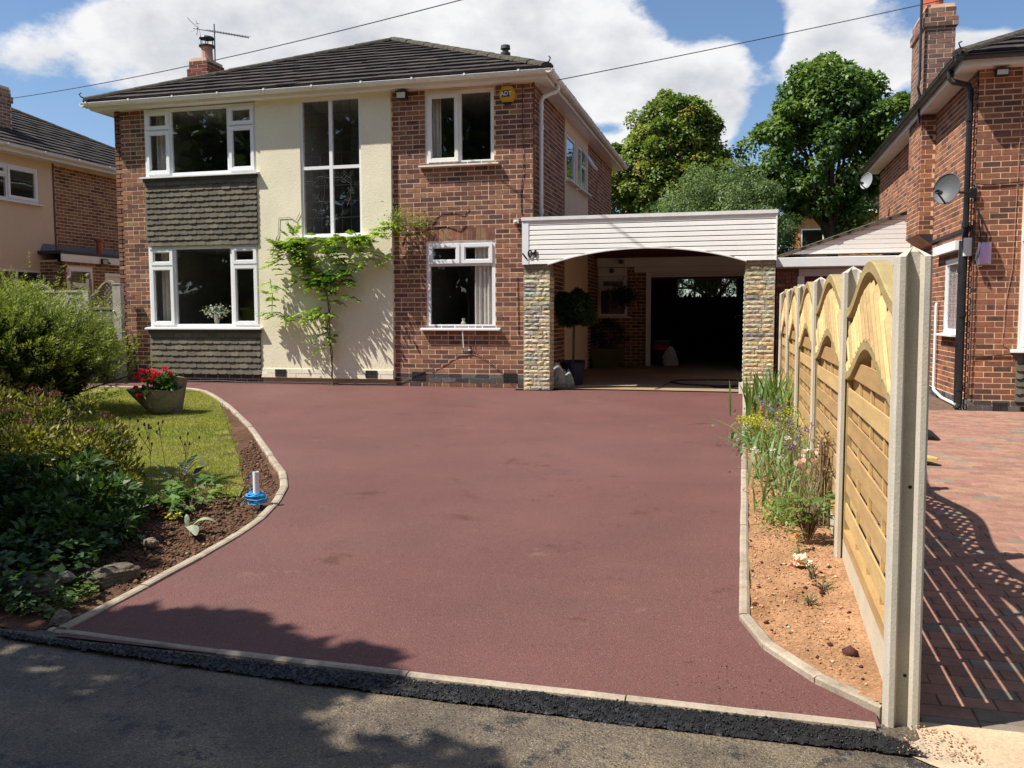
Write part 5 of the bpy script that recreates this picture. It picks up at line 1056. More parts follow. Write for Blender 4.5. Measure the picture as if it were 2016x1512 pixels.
mb = MB(); mb.prism(FBG, [(1.8, 4.55), (8.8, 4.55), (6.6, 6.2), (2.9, 6.2)], -6, .25, (.10, .07, .055)); mb.build('roof', M_roof, bg); mb = MB(); mb.box(FBG, 1.85, 8.75, .26, .29, 4.45, 4.58); mb.build('fascia', M_board, bg)

# ================================================================== NEW FENCE: posts, gravel boards, panels
posts = [(.570, 3.33, .236), (.590, 5.22, .268), (.577, 7.14, .290), (.570, 9.07, .300), (.566, 11.0, .318), (.562, 12.90, .33)]
def make_post(name='fence_post'):
    """H section, local origin at the post top centre"""
    hx, hy, gw, gd, c = .056, .050, .024, .030, .008
    q = [(-hx + c, -hy), (-gw - .006, -hy), (-gw + .004, -hy + gd), (gw - .004, -hy + gd), (gw + .006, -hy), (hx - c, -hy), (hx, -hy + c), (hx, hy - c), (hx - c, hy), (gw + .006, hy), (gw - .004, hy - gd), (-gw + .004, hy - gd), (-gw - .006, hy), (-hx + c, hy), (-hx, hy - c), (-hx, -hy + c)]
    mb = MB(); n = len(q); zt = lambda x, y: -.006 - .030 * max(abs(x) / hx, abs(y) / hy); zs = [-1.95, -1.45, -1.2, -.8, -.4, -.045]
    i = 0
    for z in zs: mb.v += [(x, y, z) for x, y in q]
    mb.v += [(x, y, zt(x, y) - .002) for x, y in q]; mb.v.append((0, 0, 0)); L_ = len(zs)
    for k in range(L_):
        for j in range(n): mb.f.append((k * n + j, k * n + (j + 1) % n, (k + 1) * n + (j + 1) % n, (k + 1) * n + j))
    for j in range(n): mb.f.append((L_ * n + j, L_ * n + (j + 1) % n, (L_ + 1) * n))
    mb.c = [(1, 1, 1)] * len(mb.f); mb.m = [0] * len(mb.f); return mb.build(name, M_conc)
ordw = ['nearest the road', 'second from the road', 'third from the road', 'fourth from the road', 'fifth from the road', 'farthest, against the stone pillar']
p0 = make_post(); 
mbh = MB()
for z in (-.62 - .30, -1.57): pass
for i, (x, y, z) in enumerate(posts):
    o = p0 if i == 0 else p0.copy()
    if i: COL.objects.link(o)
    o.location = (x, y, z); o.rotation_euler = (rnd.uniform(-.004, .004), rnd.uniform(-.004, .004), rnd.uniform(-.03, .03)); tag(o, 'grooved concrete fence post with pointed cap, ' + ordw[i], 'fence post', 'concrete posts of the new fence')
for z in (-.84, -1.52): mb = MB(); mb.tube([(.008, -.0208, z), (.008, -.0185, z)], .0065, 10, (.01, .01, .01)); mb.build('bolt_hole', M_paint, p0)
PL = 1.80
def zc_top(a): return 1.29 + .205 * (.5 + .5 * math.cos(math.pi * (a - PL / 2) / (PL / 2)))
def zc_low(a): return .945 + .195 * (.5 + .5 * math.cos(math.pi * (a - PL / 2) / (PL / 2)))
PINE = (.45, .29, .125); PINE2 = (.51, .345, .15); PINE3 = (.40, .25, .105); GREENP = (.34, .26, .115)
def make_panel():
    t = bpy.data.objects.new('wooden_fence', None); COL.objects.link(t)
    Lc = Fr((0, 0, 0), (0, 1, 0), (-1, 0, 0))          # a = along, b = toward the drive
    mb = MB(); mb.box(Lc, 0, .035, -.02, .021, .0, zc_top(0) - .01, GREENP); mb.build('stile', M_wood, t)
    mb = MB(); mb.box(Lc, PL - .035, PL, -.02, .021, .0, zc_top(0) - .01, GREENP); mb.build('stile', M_wood, t)
    mb = MB(); mb.box(Lc, .036, PL - .036, -.022, .024, 0, .06, PINE3); mb.build('bottom_rail', M_wood, t)
    for zf, th, nm in ((zc_top, .058, 'arched_top_rail'), (zc_low, .052, 'arched_middle_rail')):
        mb = MB(); n = 36; q = .034
        for i in range(n):
            a0, a1 = PL * i / n - .0, PL * (i + 1) / n; s0 = (zf(a0 + .01) - zf(a0 - .01)) / .02; s1 = (zf(a1 + .01) - zf(a1 - .01)) / .02; h0, h1 = th * math.sqrt(1 + s0 * s0), th * math.sqrt(1 + s1 * s1)
            e = .006
            z0, z1 = zf(a0), zf(a1); b0, b1 = z0 - h0, z1 - h1
            V = [(a0, -q, b0), (a0, q - e, b0), (a0, q, b0 + e), (a0, q, z0 - e), (a0, q - e, z0), (a0, -q, z0)]; U = [(a1, -q, b1), (a1, q - e, b1), (a1, q, b1 + e), (a1, q, z1 - e), (a1, q - e, z1), (a1, -q, z1)]
            for j in range(6): mb.face([Lc.p(*V[j]), Lc.p(*V[(j + 1) % 6]), Lc.p(*U[(j + 1) % 6]), Lc.p(*U[j])], GREENP)
            if i == 0: mb.face([Lc.p(*v) for v in V], GREENP)
            if i == n - 1: mb.face([Lc.p(*v) for v in U[::-1]], GREENP)
        mb.build(nm, M_wood, t)
    for a in (.46, .90, 1.34):
        mb = MB(); mb.box(Lc, a - .016, a + .016, -.0065, .0065, .061, zc_low(a) - .055, PINE2); mb.build('batten', M_wood, t)
    for k in range(6):                                  # woven look: front and rear boards staggered on the battens
        for side in (0, 1):
            zt = .850 - .160 * k + (.160 if k == -1 else 0) - (.080 if side else 0); zt = zt + .16; zb = zt - .091; g = .0015
            if zb < .062: zb = .062
            if zt - zb < .03: continue
            col = rnd.choice((PINE, PINE2, PINE3)); kq = rnd.uniform(.93, 1.07); col = tuple(c * kq for c in col); mb = MB(); b0, b1 = (.008, .0165) if side == 0 else (-.0165, -.008); n = 14; prev = None
            for i in range(n):
                a0 = .037 + (PL - .074) * i / n; a1 = .037 + (PL - .074) * (i + 1) / n; t0 = min(zt, zc_low(a0) - .045); t1 = min(zt, zc_low(a1) - .045)
                if t0 <= zb + .005 or t1 <= zb + .005: continue
                bow = lambda a: .004 * math.sin((a / PL) * math.pi * 3 + k) * (1 if side == 0 else -1)
                mb.hexa([Lc.p(a0, b0, zb), Lc.p(a1, b0, zb), Lc.p(a1, b1, zb), Lc.p(a0, b1, zb), Lc.p(a0, b0, t0), Lc.p(a1, b0, t1), Lc.p(a1, b1, t1), Lc.p(a0, b1, t0)][::1], col, skip=(3, 5) if 0 < i < n - 1 else ())
            if mb.v: mb.build('slat', M_wood, t)
    for side in (0, 1):                                 # diagonal half-round canes, crossing on the two faces
        s0 = -1.0
        while s0 < PL + 1.0:
            run = []
            for i in range(140):
                h = .90 + .60 * i / 139; a = s0 + (h - .9) * (.95 if side == 0 else -.95)
                if .04 < a < PL - .04 and zc_low(a) - .03 < h < zc_top(a) - (.086 if side == 0 else .08): run.append((a, h))
            if len(run) > 5:
                p, q = run[0], run[-1]; b = .012 if side == 0 else -.012; mb = MB(); sg = 1 if side == 0 else -1; P, Q = Vector((0, 0, 0)), Vector((0, 0, 0))
                dv = (Lc.p(q[0], b, q[1]) - Lc.p(p[0], b, p[1])); ln = dv.length; dv.normalize(); w = dv.cross(Lc.n).normalized(); c = rnd.choice((.72, .84, .96, 1.06, 1.15)); col = (.52 * c, .36 * c * (1 - (1 - c) * .15), .155 * c); stn = [(0, .3), (min(.03, ln * .2), 1), (ln - min(.065, ln * .4), 1), (ln - min(.03, ln * .2), .66), (ln, .08)]; rings = []  # wide spread of cane tones, colour standing in for dark creases between them
                for d, k in stn:
                    o_ = Lc.p(p[0], b, p[1]) + dv * d; rings.append([o_ + w * (math.cos(math.pi * j / 5) * .0205 * k) + Lc.n * (sg * math.sin(math.pi * j / 5) * .027 * k) for j in range(6)])
                for r_ in range(len(rings) - 1):
                    for j in range(5): mb.face([rings[r_][j], rings[r_][j + 1], rings[r_ + 1][j + 1], rings[r_ + 1][j]], col)
                    mb.face([rings[r_][5], rings[r_][0], rings[r_ + 1][0], rings[r_ + 1][5]], col)
                mb.build('cane', M_cane, t, smooth=True)
            s0 += .126
    return t
def copy_tree(o, parent=None):
    c = o.copy(); COL.objects.link(c)
    if parent is not None: c.parent = parent
    for ch_ in list(o.children): copy_tree(ch_, c)
    return c
pan = make_panel()
for i in range(5):
    o = pan if i == 0 else copy_tree(pan)
    (xa, ya, za), (xb, yb, zb_) = posts[i], posts[i + 1]; L_ = math.hypot(xb - xa, yb - ya)
    o.location = (xa + (xb - xa) * .035, ya + .045, -1.252 + .022 * i); o.scale = (1, (yb - ya - .09) / PL, 1); o.rotation_euler = (0, 0, -math.atan2(xb - xa, yb - ya))
    tag(o, 'pale pine arched fence panel with diagonal cane top, ' + ['nearest the road', 'second from the road', 'third from the road', 'fourth from the road', 'farthest, by the pillar'][i], 'fence', 'new fence panels between the drive and the neighbour')
    mb = MB(); g0 = -1.255 + .022 * i; mb.hexa([Vector(v) for v in ((xa - .022, ya + .03, g0 - .31), (xa + .022, ya + .03, g0 - .31), (xb + .022, yb - .03, g0 - .31), (xb - .022, yb - .03, g0 - .31), (xa - .022, ya + .03, g0), (xa + .022, ya + .03, g0), (xb + .022, yb - .03, g0), (xb - .022, yb - .03, g0))])
    tag(mb.build('gravel_board', mat('board_concrete_%d' % i if 0 else 'board_concrete', (.52, .45, .33), .9, .08, 8, .12, 160, .5, 130, .3) if i == 0 else MATS['board_concrete']), 'long concrete gravel board under the fence panel ' + ['nearest the road', 'second from the road', 'third from the road', 'fourth from the road', 'farthest from the road'][i], 'gravel board', 'concrete gravel boards of the new fence')

# ================================================================== TREES
def crown_pts(blobs, nclump, r_c, nleaf, shell=.55):
    """blobs: (cx,cy,cz,rx,ry,rz,weight). Leaves scattered over clump surfaces in the crown's outer part"""
    w = np.array([b[6] for b in blobs]); w = w / w.sum(); cl = []; nrm = []
    for b, n in zip(blobs, np.maximum(1, (w * nclump).astype(int))):
        d = rdir(n, .15); rad = rng.uniform(shell, 1.0, (n, 1)) ** .5 * rng.choice([1, 1, 1, 1.14], (n, 1)); cl.append(np.array(b[:3]) + d * rad * np.array(b[3:6])); nrm.append(d)
    cl = np.concatenate(cl); nrm = np.concatenate(nrm); k = rng.integers(0, len(cl), nleaf); rc = r_c * rng.uniform(.6, 1.35, len(cl))
    d = rdir(nleaf, .25); d = unit(d + nrm[k] * .35); rr = rng.uniform(.35, 1, (nleaf, 1)) ** .6; P = cl[k] + d * rr * rc[k][:, None] * np.array([1, 1, .72]); return P, d, k, cl, nrm
def tree(name, label, base, trunk_h, tr, blobs, nclump, r_c, nleaf, lsize, lw, cols, group=None, cat='tree', hang=.35, limbs=26, camfar=False, tips=None):
    t = thing(name, label, cat, base, group); P, d, k, cl, nr = crown_pts(blobs, nclump, r_c, nleaf)
    tone = rng.uniform(0, 1, len(cl)); tt = np.clip(tone[k] + rng.normal(0, .22, nleaf), 0, 1)[:, None]; c = np.array(cols[0])[None] * (1 - tt) + np.array(cols[1])[None] * tt
    if tips is not None:
        m_ = (rng.uniform(0, 1, nleaf) < tips[1]) | ((tone[k] > .82) & (rng.uniform(0, 1, nleaf) < tips[1] * 4)); c[m_] = np.array(tips[0])
    c = c * rng.uniform(.75, 1.25, (nleaf, 1)); D = unit(d * .6 + rdir(nleaf) * .7 + np.array([0, 0, -hang])); Nn = unit(d * .5 + np.array([0, 0, .9]) + rdir(nleaf) * .45)
    leaves('crown', P, D, Nn, lsize * rng.uniform(.7, 1.3, nleaf), lw * rng.uniform(.7, 1.3, nleaf), c, M_leaf, t)
    mb = MB(); b = Vector(base); top = b + Vector((0, 0, trunk_h)); ctr = Vector(np.mean([bb[:3] for bb in blobs], axis=0)); mb.tube([b - Vector((0, 0, .2)), b + Vector((tr * .2, 0, trunk_h * .4)), top, top.lerp(ctr, .55)], [tr * 1.25, tr, tr * .8, tr * .5], 9); mb.build('trunk', M_bark, t)
    mb = MB(); sel = rng.permutation(len(cl))[:limbs]
    for j in sel:
        e = Vector(cl[j]); s_ = (b + Vector((0, 0, trunk_h * rnd.uniform(.7, 1.0)))).lerp(ctr, rnd.uniform(0, .5)); m1 = s_.lerp(e, .5) + Vector((0, 0, .12 * (e - s_).length)); mb.tube([s_, s_.lerp(m1, .6), m1, e], [tr * .42, tr * .3, tr * .2, tr * .06], 5, cap=False)
    mb.build('limbs', M_bark, t); return t
tree('maple_tree', 'rounded yellow green maple with russet leaf tips, left of the trees behind the carport', (-2.3, 30, -1.2), 2.2, .2,
     [(-2.3, 30, 4.3, 1.75, 1.7, 1.9, 3), (-2.15, 30, 5.75, 1.25, 1.2, 1.25, 1.8), (-3.5, 30, 4.0, 1.2, 1.2, 1.6, 1.3), (-.95, 30, 3.9, 1.0, 1.1, 1.2, 1.2), (-3.3, 30, 1.8, 1.6, 1.5, 1.6, 1)], 330, .44, 78000, .11, .095, ((.09, .15, .025), (.27, .31, .06)), tips=((.32, .17, .06), .03))
tree('honeysuckle_tree', 'low dense grey green bushy tree rising just above the carport roof', (-.9, 26, -1.2), 1.5, .15,
     [(-.75, 26, 2.4, 1.45, 1.5, 1.75, 3), (-1.9, 26, 1.7, 1.1, 1.2, 1.5, 1.5), (.35, 26, 2.3, .95, 1.1, 1.5, 1.3)], 300, .36, 60000, .075, .034, ((.07, .12, .04), (.20, .26, .11)), hang=.15)
tree('sycamore_tree', 'tall dark green sycamore between the carport and the right hand house', (2.75, 30, -1.2), 3.6, .2,
     [(2.4, 30, 5.3, 1.8, 1.8, 2.1, 3), (2.6, 30, 7.0, 1.25, 1.3, 1.0, 1.5), (4.3, 30, 5.2, 1.3, 1.4, 1.5, 1.6), (.95, 30, 4.9, .9, 1.0, 1.3, 1.1), (.9, 30, 3.7, .7, .8, .9, .7), (4.1, 30, 3.4, .9, 1.2, 1.2, .8), (2.9, 29.2, 6.0, 1.1, .8, 1.0, .9)], 240, .42, 38000, .14, .12, ((.055, .11, .03), (.165, .24, .055)), limbs=34)
tree('laurel_shrub', 'dark low shrub in the gap between the carport fascia and the neighbouring garage', (1.4, 27.5, -1.2), 1.0, .1,
     [(.95, 27.5, .9, .55, .8, 1.9, 2), (1.9, 27.5, .3, .8, .9, 1.0, 1)], 120, .34, 16000, .09, .06, ((.02, .045, .012), (.05, .085, .02)), cat='shrub', limbs=12)
# trees over the road behind the viewer: they shade the corner of the road and show in the windows
for i, (x, y, h, r) in enumerate(((-20, -12, 13, 4.8), (-13.5, -14, 14, 5.0), (-7, -13, 13, 4.6), (-.5, -15, 14.5, 5.0), (6, -14, 13.0, 4.6), (12.5, -14, 13, 4.8), (-27, -11, 13, 5.0), (19, -14, 12, 4.6))):
    tree('roadside_tree', 'leafy tree across the road behind the viewer, ' + ('first', 'second', 'third', 'fourth', 'fifth', 'sixth', 'seventh', 'eighth')[i] + ' of the row', (x, y, -1.5), 2.0, .25,
         [(x, y, h * .45 - 1, r, r, h * .42, 3), (x, y, h * .75 - 1, r * .7, r * .7, h * .25, 1)], 230, 1.05, 7000, .55, .5, ((.06, .11, .022), (.14, .20, .04)), group='trees across the road')
tree('garden_tree', 'garden tree left of the viewer whose shadow falls over the road corner', (-7.8, 1.6, -1.45), 2.6, .12,
     [(-8.0, 2.05, 3.4, 1.35, .95, 1.0, 3.6), (-7.25, .95, 3.3, .85, .38, .6, 1.8), (-5.5, 1.78, 3.2, .42, .07, .2, .3), (-4.85, 1.66, 3.3, .33, .05, .2, .18), (-5.1, 1.06, 3.2, .8, .13, .3, .7), (-4.3, .85, 3.3, .4, .07, .2, .2), (-8.7, 4.5, 3.4, 1.1, .6, .9, 1.3), (-6.6, .5, 3.2, 1.3, .6, .6, 1.2)], 170, .30, 26000, .15, .11, ((.03, .07, .012), (.07, .12, .02)))

# ================================================================== OVERHEAD WIRES
def wire(name, p, q, sag, label, r=.007):
    p, q = Vector(p), Vector(q); pts = [p.lerp(q, i / 24) - Vector((0, 0, sag * 4 * (i / 24) * (1 - i / 24))) for i in range(25)]; mb = MB(); mb.tube(pts, r, 5); return tag(mb.build(name, M_cable, None), label, 'cable')
p_, q_ = Vector((-3.86, 12, 4.36)), Vector((-17.49, 18, 5.25)); mb = MB(); mb.tube([p_.lerp(q_, t_) - Vector((0, 0, .5 * t_ * (1 - t_))) for t_ in [-.6 + 1.9 * i / 40 for i in range(41)]], .008, 5); tag(mb.build('overhead_cable', M_cable, None), 'thin overhead wire crossing the sky in front of the small chimney', 'cable')
wire('overhead_cable', (-2.68, 13.0, 3.45), (3.35, 16.0, 5.12), .02, 'thin overhead wire from the main house eaves corner to the tall chimney', .007)

# ================================================================== OLD FENCES AND BIN AT THE LEFT
OW = (.20, .165, .125); OW2 = (.26, .235, .20)
t = thing('gate_post', 'weathered grey timber post against the left corner of the main house', 'post', (-10.44, 13.1, -1.14)); mb = MB(); mb.box(WORLD, -10.52, -10.36, 13.05, 13.15, -1.15, .56, (.34, .31, .27)); mb.build('post', M_oldwood, t); mb = MB(); mb.box(WORLD, -10.53, -10.35, 13.04, 13.16, .56, .575, (.45, .43, .40)); mb.build('cap', M_oldwood, t)
for z in (-.35, .1): mb = MB(); mb.lathe((-10.50, 13.04, z), [(0, -.02), (.02, 0), (0, .02)], 8, (.6, .6, .6)); mb.build('bolt', M_paint, t)
FO = Fr((0, 13.6, 0), (1, 0, 0), (0, -1, 0))
def lattice_fence(x0, x1, label, ends, mid, zb=-1.1):
    t = thing('trellis_fence', label, 'fence', ((x0 + x1) / 2, 13.6, zb)); zt = lambda x: ends - (ends - mid) * math.sin(math.pi * (x - x0) / (x1 - x0)) if mid < ends else ends + (mid - ends) * (.5 - .5 * math.cos(2 * math.pi * (x - x0) / (x1 - x0)))
    mb = MB(); n = 20
    for i in range(n):
        a, b = x0 + (x1 - x0) * i / n, x0 + (x1 - x0) * (i + 1) / n; mb.hexa([FO.p(a, -.02, zt(a) - .04), FO.p(b, -.02, zt(b) - .04), FO.p(b, .03, zt(b) - .04), FO.p(a, .03, zt(a) - .04), FO.p(a, -.02, zt(a)), FO.p(b, -.02, zt(b)), FO.p(b, .03, zt(b)), FO.p(a, .03, zt(a))], (.28, .23, .16), skip=(3, 5))
    mb.build('top_rail', M_oldwood, t); zl = min(ends, mid) - .22
    mb = MB(); mb.box(FO, x0, x1, -.02, .025, zl - .04, zl, OW); mb.build('middle_rail', M_oldwood, t)
    x = x0 - .5
    while x < x1 + .5:
        for s in (1, -1):
            run = [(x + s * k * .02, zl + k * .02) for k in range(30) if x0 < x + s * k * .02 < x1 and zl + k * .02 < zt(x + s * k * .02) - .03]
            if len(run) > 2: mb = MB(); mb.tube([FO.p(run[0][0], .003 * s, run[0][1]), FO.p(run[-1][0], .003 * s, run[-1][1])], .011, 4, (.22, .18, .13)); mb.build('lath', M_oldwood, t)
        x += .085
    z = zl - .05
    while z > zb: mb = MB(); mb.box(FO, x0, x1, -.01 + rnd.uniform(-.004, .004), .01, z - .115, z, tuple(c * rnd.uniform(.8, 1.15) for c in OW)); mb.build('slat', M_oldwood, t); z -= .12
    for x in (x0 - .04, x1 + .04): mb = MB(); mb.box(FO, x - .035, x + .035, -.04, .03, zb, max(ends, mid) + .03, OW); mb.lathe(FO.p(x, 0, max(ends, mid) + .03), [(.02, 0), (.035, .03), (.04, .06), (.03, .09), (0, .10)], 8, OW); mb.build('post', M_oldwood, t)
lattice_fence(-11.42, -10.62, 'weathered lattice top fence rising to the grey post by the house corner', .40, .66)
lattice_fence(-13.2, -11.9, 'weathered lattice top fence below the left neighbour windows', .36, .62)
t = thing('side_gate', 'grey weathered gate of diagonal boards behind the conifer', 'gate', (-11.7, 13.35, -1.1)); FGt = Fr((0, 13.35, 0), (1, 0, 0), (0, -1, 0))
mb = MB(); mb.box(FGt, -12.25, -11.28, -.02, .0, -1.05, .44, (.30, .28, .25)); mb.build('backing', M_oldwood, t)
for k in range(16):
    x = -12.9 + k * .11; run = [(x + h * .6, -1.05 + h) for h in np.linspace(0, 1.49, 30) if -12.24 < x + h * .6 < -11.36]
    if len(run) > 2: (a, z0), (b, z1) = run[0], run[-1]; mb = MB(); mb.hexa([FGt.p(a, .001, z0), FGt.p(a + .09, .001, z0), FGt.p(a + .09, .014, z0), FGt.p(a, .014, z0), FGt.p(b, .001, z1), FGt.p(b + .09, .001, z1), FGt.p(b + .09, .014, z1), FGt.p(b, .014, z1)], tuple(c * rnd.uniform(.85, 1.15) for c in (.36, .34, .30))); mb.build('board', M_oldwood, t)
mb = MB(); mb.box(FGt, -12.28, -11.24, -.03, .03, .44, .48, (.42, .39, .34)); mb.box(FGt, -11.36, -11.24, -.03, .03, -1.1, .439, (.34, .31, .27)); mb.box(FGt, -12.28, -12.2, -.03, .03, -1.1, .439, (.34, .31, .27)); mb.build('gate_frame', M_oldwood, t)
t = thing('garden_bin', 'dark wheeled bin with a blue green lid behind the conifer', 'bin', (-10.9, 12.9, -1.14)); mb = MB(); mb.hexa([Vector(v) for v in ((-11.1, 12.75, -1.14), (-10.72, 12.75, -1.14), (-10.72, 13.1, -1.14), (-11.1, 13.1, -1.14), (-11.2, 12.65, -.16), (-10.62, 12.65, -.16), (-10.62, 13.2, -.16), (-11.2, 13.2, -.16))], (.012, .015, .014)); mb.build('body', M_paint, t)
mb = MB(); mb.box(WORLD, -11.23, -10.59, 12.62, 13.22, -.16, -.12, (.02, .10, .11)); mb.box(WORLD, -11.2, -10.62, 12.65, 13.2, -.119, -.09, (.02, .13, .14)); mb.build('lid', M_paint, t)

# ================================================================== PLANTS
def stems(name, paths, r, parent, m_=None, col=(1, 1, 1), n=4, kind=None):
    mb = MB()
    for p_ in paths: mb.tube(p_, r, n, col, cap=False)
    return mb.build(name, m_ or M_twig, parent, kind=kind)
def bush(name, label, base, blobs, nclump, r_c, nleaf, ls, lw, cols, cat='shrub', upw=.6, group=None, nstem=30, dense=.3):
    t = thing(name, label, cat, base, group); P, d, k, cl, nr = crown_pts(blobs, nclump, r_c, nleaf, dense); zf = gz(P[:, 1]) + .005; P[:, 2] = np.maximum(P[:, 2], zf)
    tone = rng.uniform(0, 1, len(cl)); tt = np.clip(tone[k] + rng.normal(0, .2, nleaf), 0, 1)[:, None]; c = (np.array(cols[0])[None] * (1 - tt) + np.array(cols[1])[None] * tt) * rng.uniform(.75, 1.25, (nleaf, 1))
    D = unit(d * .8 + rdir(nleaf) * .5 + np.array([0, 0, upw])); Nn = unit(d * .4 + np.array([0, 0, .8]) + rdir(nleaf) * .5); leaves('foliage', P, D, Nn, ls * rng.uniform(.6, 1.3, nleaf), lw * rng.uniform(.7, 1.2, nleaf), c, M_leaf, t)
    b = Vector(base); stems('stems', [[b + Vector((rnd.uniform(-.08, .08), rnd.uniform(-.08, .08), 0)), b.lerp(Vector(cl[j]), .5) + Vector((0, 0, .05)), Vector(cl[j])] for j in rng.permutation(len(cl))[:nstem]], .006, t, M_twig); return t, cl
# feathery conifer: many sprays pointing up and out
def conifer():
    b = Vector((-9.15, 9.25, -1.27)); t = thing('juniper_bush', 'big feathery yellow green conifer bush on the lawn at the left edge', 'shrub', b); n = 2300; d = rdir(n, .35); d[:, 2] = np.abs(d[:, 2]) * rng.choice([1, 1, 1, -.35], n); d = unit(d)
    a = np.arctan2(d[:, 1], d[:, 0]); R_ = 1.0 + .22 * np.sin(a * 3 + 1) * (1 - d[:, 2]) + rng.normal(0, .09, n); C = np.array(b) + np.array([0, 0, .72]) + d * np.array([1.28, 1.10, .80]) * (R_ * rng.uniform(.70, 1.0, n))[:, None]
    C[:, 2] = np.maximum(C[:, 2], gz(C[:, 1]) + .03); ax = unit(d * np.array([1, 1, .5]) + np.array([.15, 0, .75]) + rdir(n) * .28); L_ = rng.uniform(.13, .36, n) * (1 + .35 * np.clip(d[:, 2], 0, 1)); m_ = 34; u = rng.uniform(0, 1, (n, m_)); base = C[:, None] + ax[:, None] * (u * L_[:, None])[..., None]
    sd = unit(rdir(n * m_) - 0).reshape(n, m_, 3); sd = sd - (sd * ax[:, None]).sum(-1, keepdims=True) * ax[:, None]; sd /= np.linalg.norm(sd, axis=-1, keepdims=True) + 1e-9; D = ax[:, None] * .8 + sd * .75; base = base + sd * (1 - u)[..., None] * .035
    hgt = np.clip((C[:, 2] + .9) / 1.2, 0, 1); tone = np.clip(.25 + .55 * u + rng.normal(0, .16, (n, 1)) + 0 * hgt[:, None], 0, 1).reshape(-1, 1); c = np.array([[.045, .08, .015]]) * (1 - tone) + np.array([[.33, .37, .065]]) * tone; c *= rng.uniform(.8, 1.2, (n * m_, 1))
    leaves('foliage', base.reshape(-1, 3), D.reshape(-1, 3), rdir(n * m_), rng.uniform(.03, .062, n * m_), rng.uniform(.006, .011, n * m_), c, M_leaf, t)
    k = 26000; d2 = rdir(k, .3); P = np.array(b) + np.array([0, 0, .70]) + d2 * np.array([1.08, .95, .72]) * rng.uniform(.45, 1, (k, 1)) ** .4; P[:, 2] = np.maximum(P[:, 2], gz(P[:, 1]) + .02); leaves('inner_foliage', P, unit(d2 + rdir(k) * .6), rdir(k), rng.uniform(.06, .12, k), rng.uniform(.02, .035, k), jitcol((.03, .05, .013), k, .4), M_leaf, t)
    stems('stems', [[b + Vector((rnd.uniform(-.15, .15), rnd.uniform(-.15, .15), 0)), Vector(C[j])] for j in range(60)], .010, t, M_bark)
conifer()
# russet seed-headed shrub in the lower left
sb, cl = bush('spiraea_shrub', 'yellow green shrub with brown flower heads in the lower left corner', (-5.1, 5.2, -1.40), [(-5.15, 5.25, -1.05, .80, .75, .42, 3), (-4.6, 4.9, -1.10, .50, .55, .30, 1.2), (-5.9, 5.6, -1.0, .8, .8, .5, 1.3), (-5.1, 4.3, -1.2, .8, .5, .30, 1.0)], 300, .14, 26000, .050, .017, ((.050, .068, .014), (.29, .26, .045)), upw=.45, dense=.5)
bush('dark_shrub', 'dark green leafy shrub in deep shade in front of the brown headed shrub', (-4.3, 4.55, -1.42), [(-4.35, 4.65, -1.22, .62, .40, .30, 2), (-3.95, 4.35, -1.30, .38, .32, .20, 1), (-4.9, 4.3, -1.18, .6, .4, .32, 1.3)], 150, .12, 9000, .060, .034, ((.022, .05, .014), (.06, .115, .025)), upw=.25, dense=.5)
hp = []; hc = []
tops = cl[np.argsort(-cl[:, 2])][:110]
for q in tops[::2]:
    k = 60; dd = rdir(k, .4); r_ = rnd.uniform(.03, .055); o_ = np.array(q) + np.array([rnd.uniform(-.08, .08), rnd.uniform(-.08, .08), .13]); hp.append(o_ + dd * np.array([r_, r_, r_ * .45])); hc.append(jitcol((.13, .055, .035), k, .45))
hp = np.concatenate(hp); leaves('seed_heads', hp, rdir(len(hp), .5), rdir(len(hp)), .016, .011, np.concatenate(hc), M_petal, sb)
# dark ground cover under it and round the rocks
def cover(name, label, n, poly, hmax, ls, cols, cat='ground cover', kind=None, lw=.9, group=None):
    p = scatter(poly, n); z = gz(p[:, 1]) + rng.uniform(.01, hmax, n); P = np.column_stack([p, z]); d = rdir(n, .2); t_ = rng.uniform(0, 1, (n, 1)); c = (np.array(cols[0])[None] * (1 - t_) + np.array(cols[1])[None] * t_) * rng.uniform(.7, 1.3, (n, 1))
    D = unit(np.column_stack([d[:, :2], d[:, 2] * .35])); Nn = unit(np.array([0, 0, 1]) + rdir(n) * .45); sz = ls * rng.uniform(.5, 1.3, n)
    o = leaves(name, P, D, Nn, sz, sz * lw, c, M_leaf, None, kind, fold=.08); 
    if kind is None: tag(o, label, cat, group)
    return o
cover('ivy_cover', None, 5200, [(-3.35, 3.45), (-3.28, 3.85), (-3.55, 4.4), (-4.0, 4.75), (-4.9, 4.5), (-6.5, 4.6), (-6.5, 3.4)], .24, .050, ((.022, .055, .014), (.05, .10, .025)), kind='stuff')
cover('ground_ivy', None, 900, [(-3.6, 4.6), (-3.95, 5.1), (-4.6, 5.3), (-4.4, 4.5)], .20, .055, ((.03, .085, .02), (.07, .15, .03)), kind='stuff')
cover('low_weeds', None, 500, [(-3.2, 3.45), (-3.2, 3.8), (-3.4, 4.0), (-3.8, 3.5)], .06, .035, ((.06, .11, .02), (.12, .16, .04)), kind='stuff')
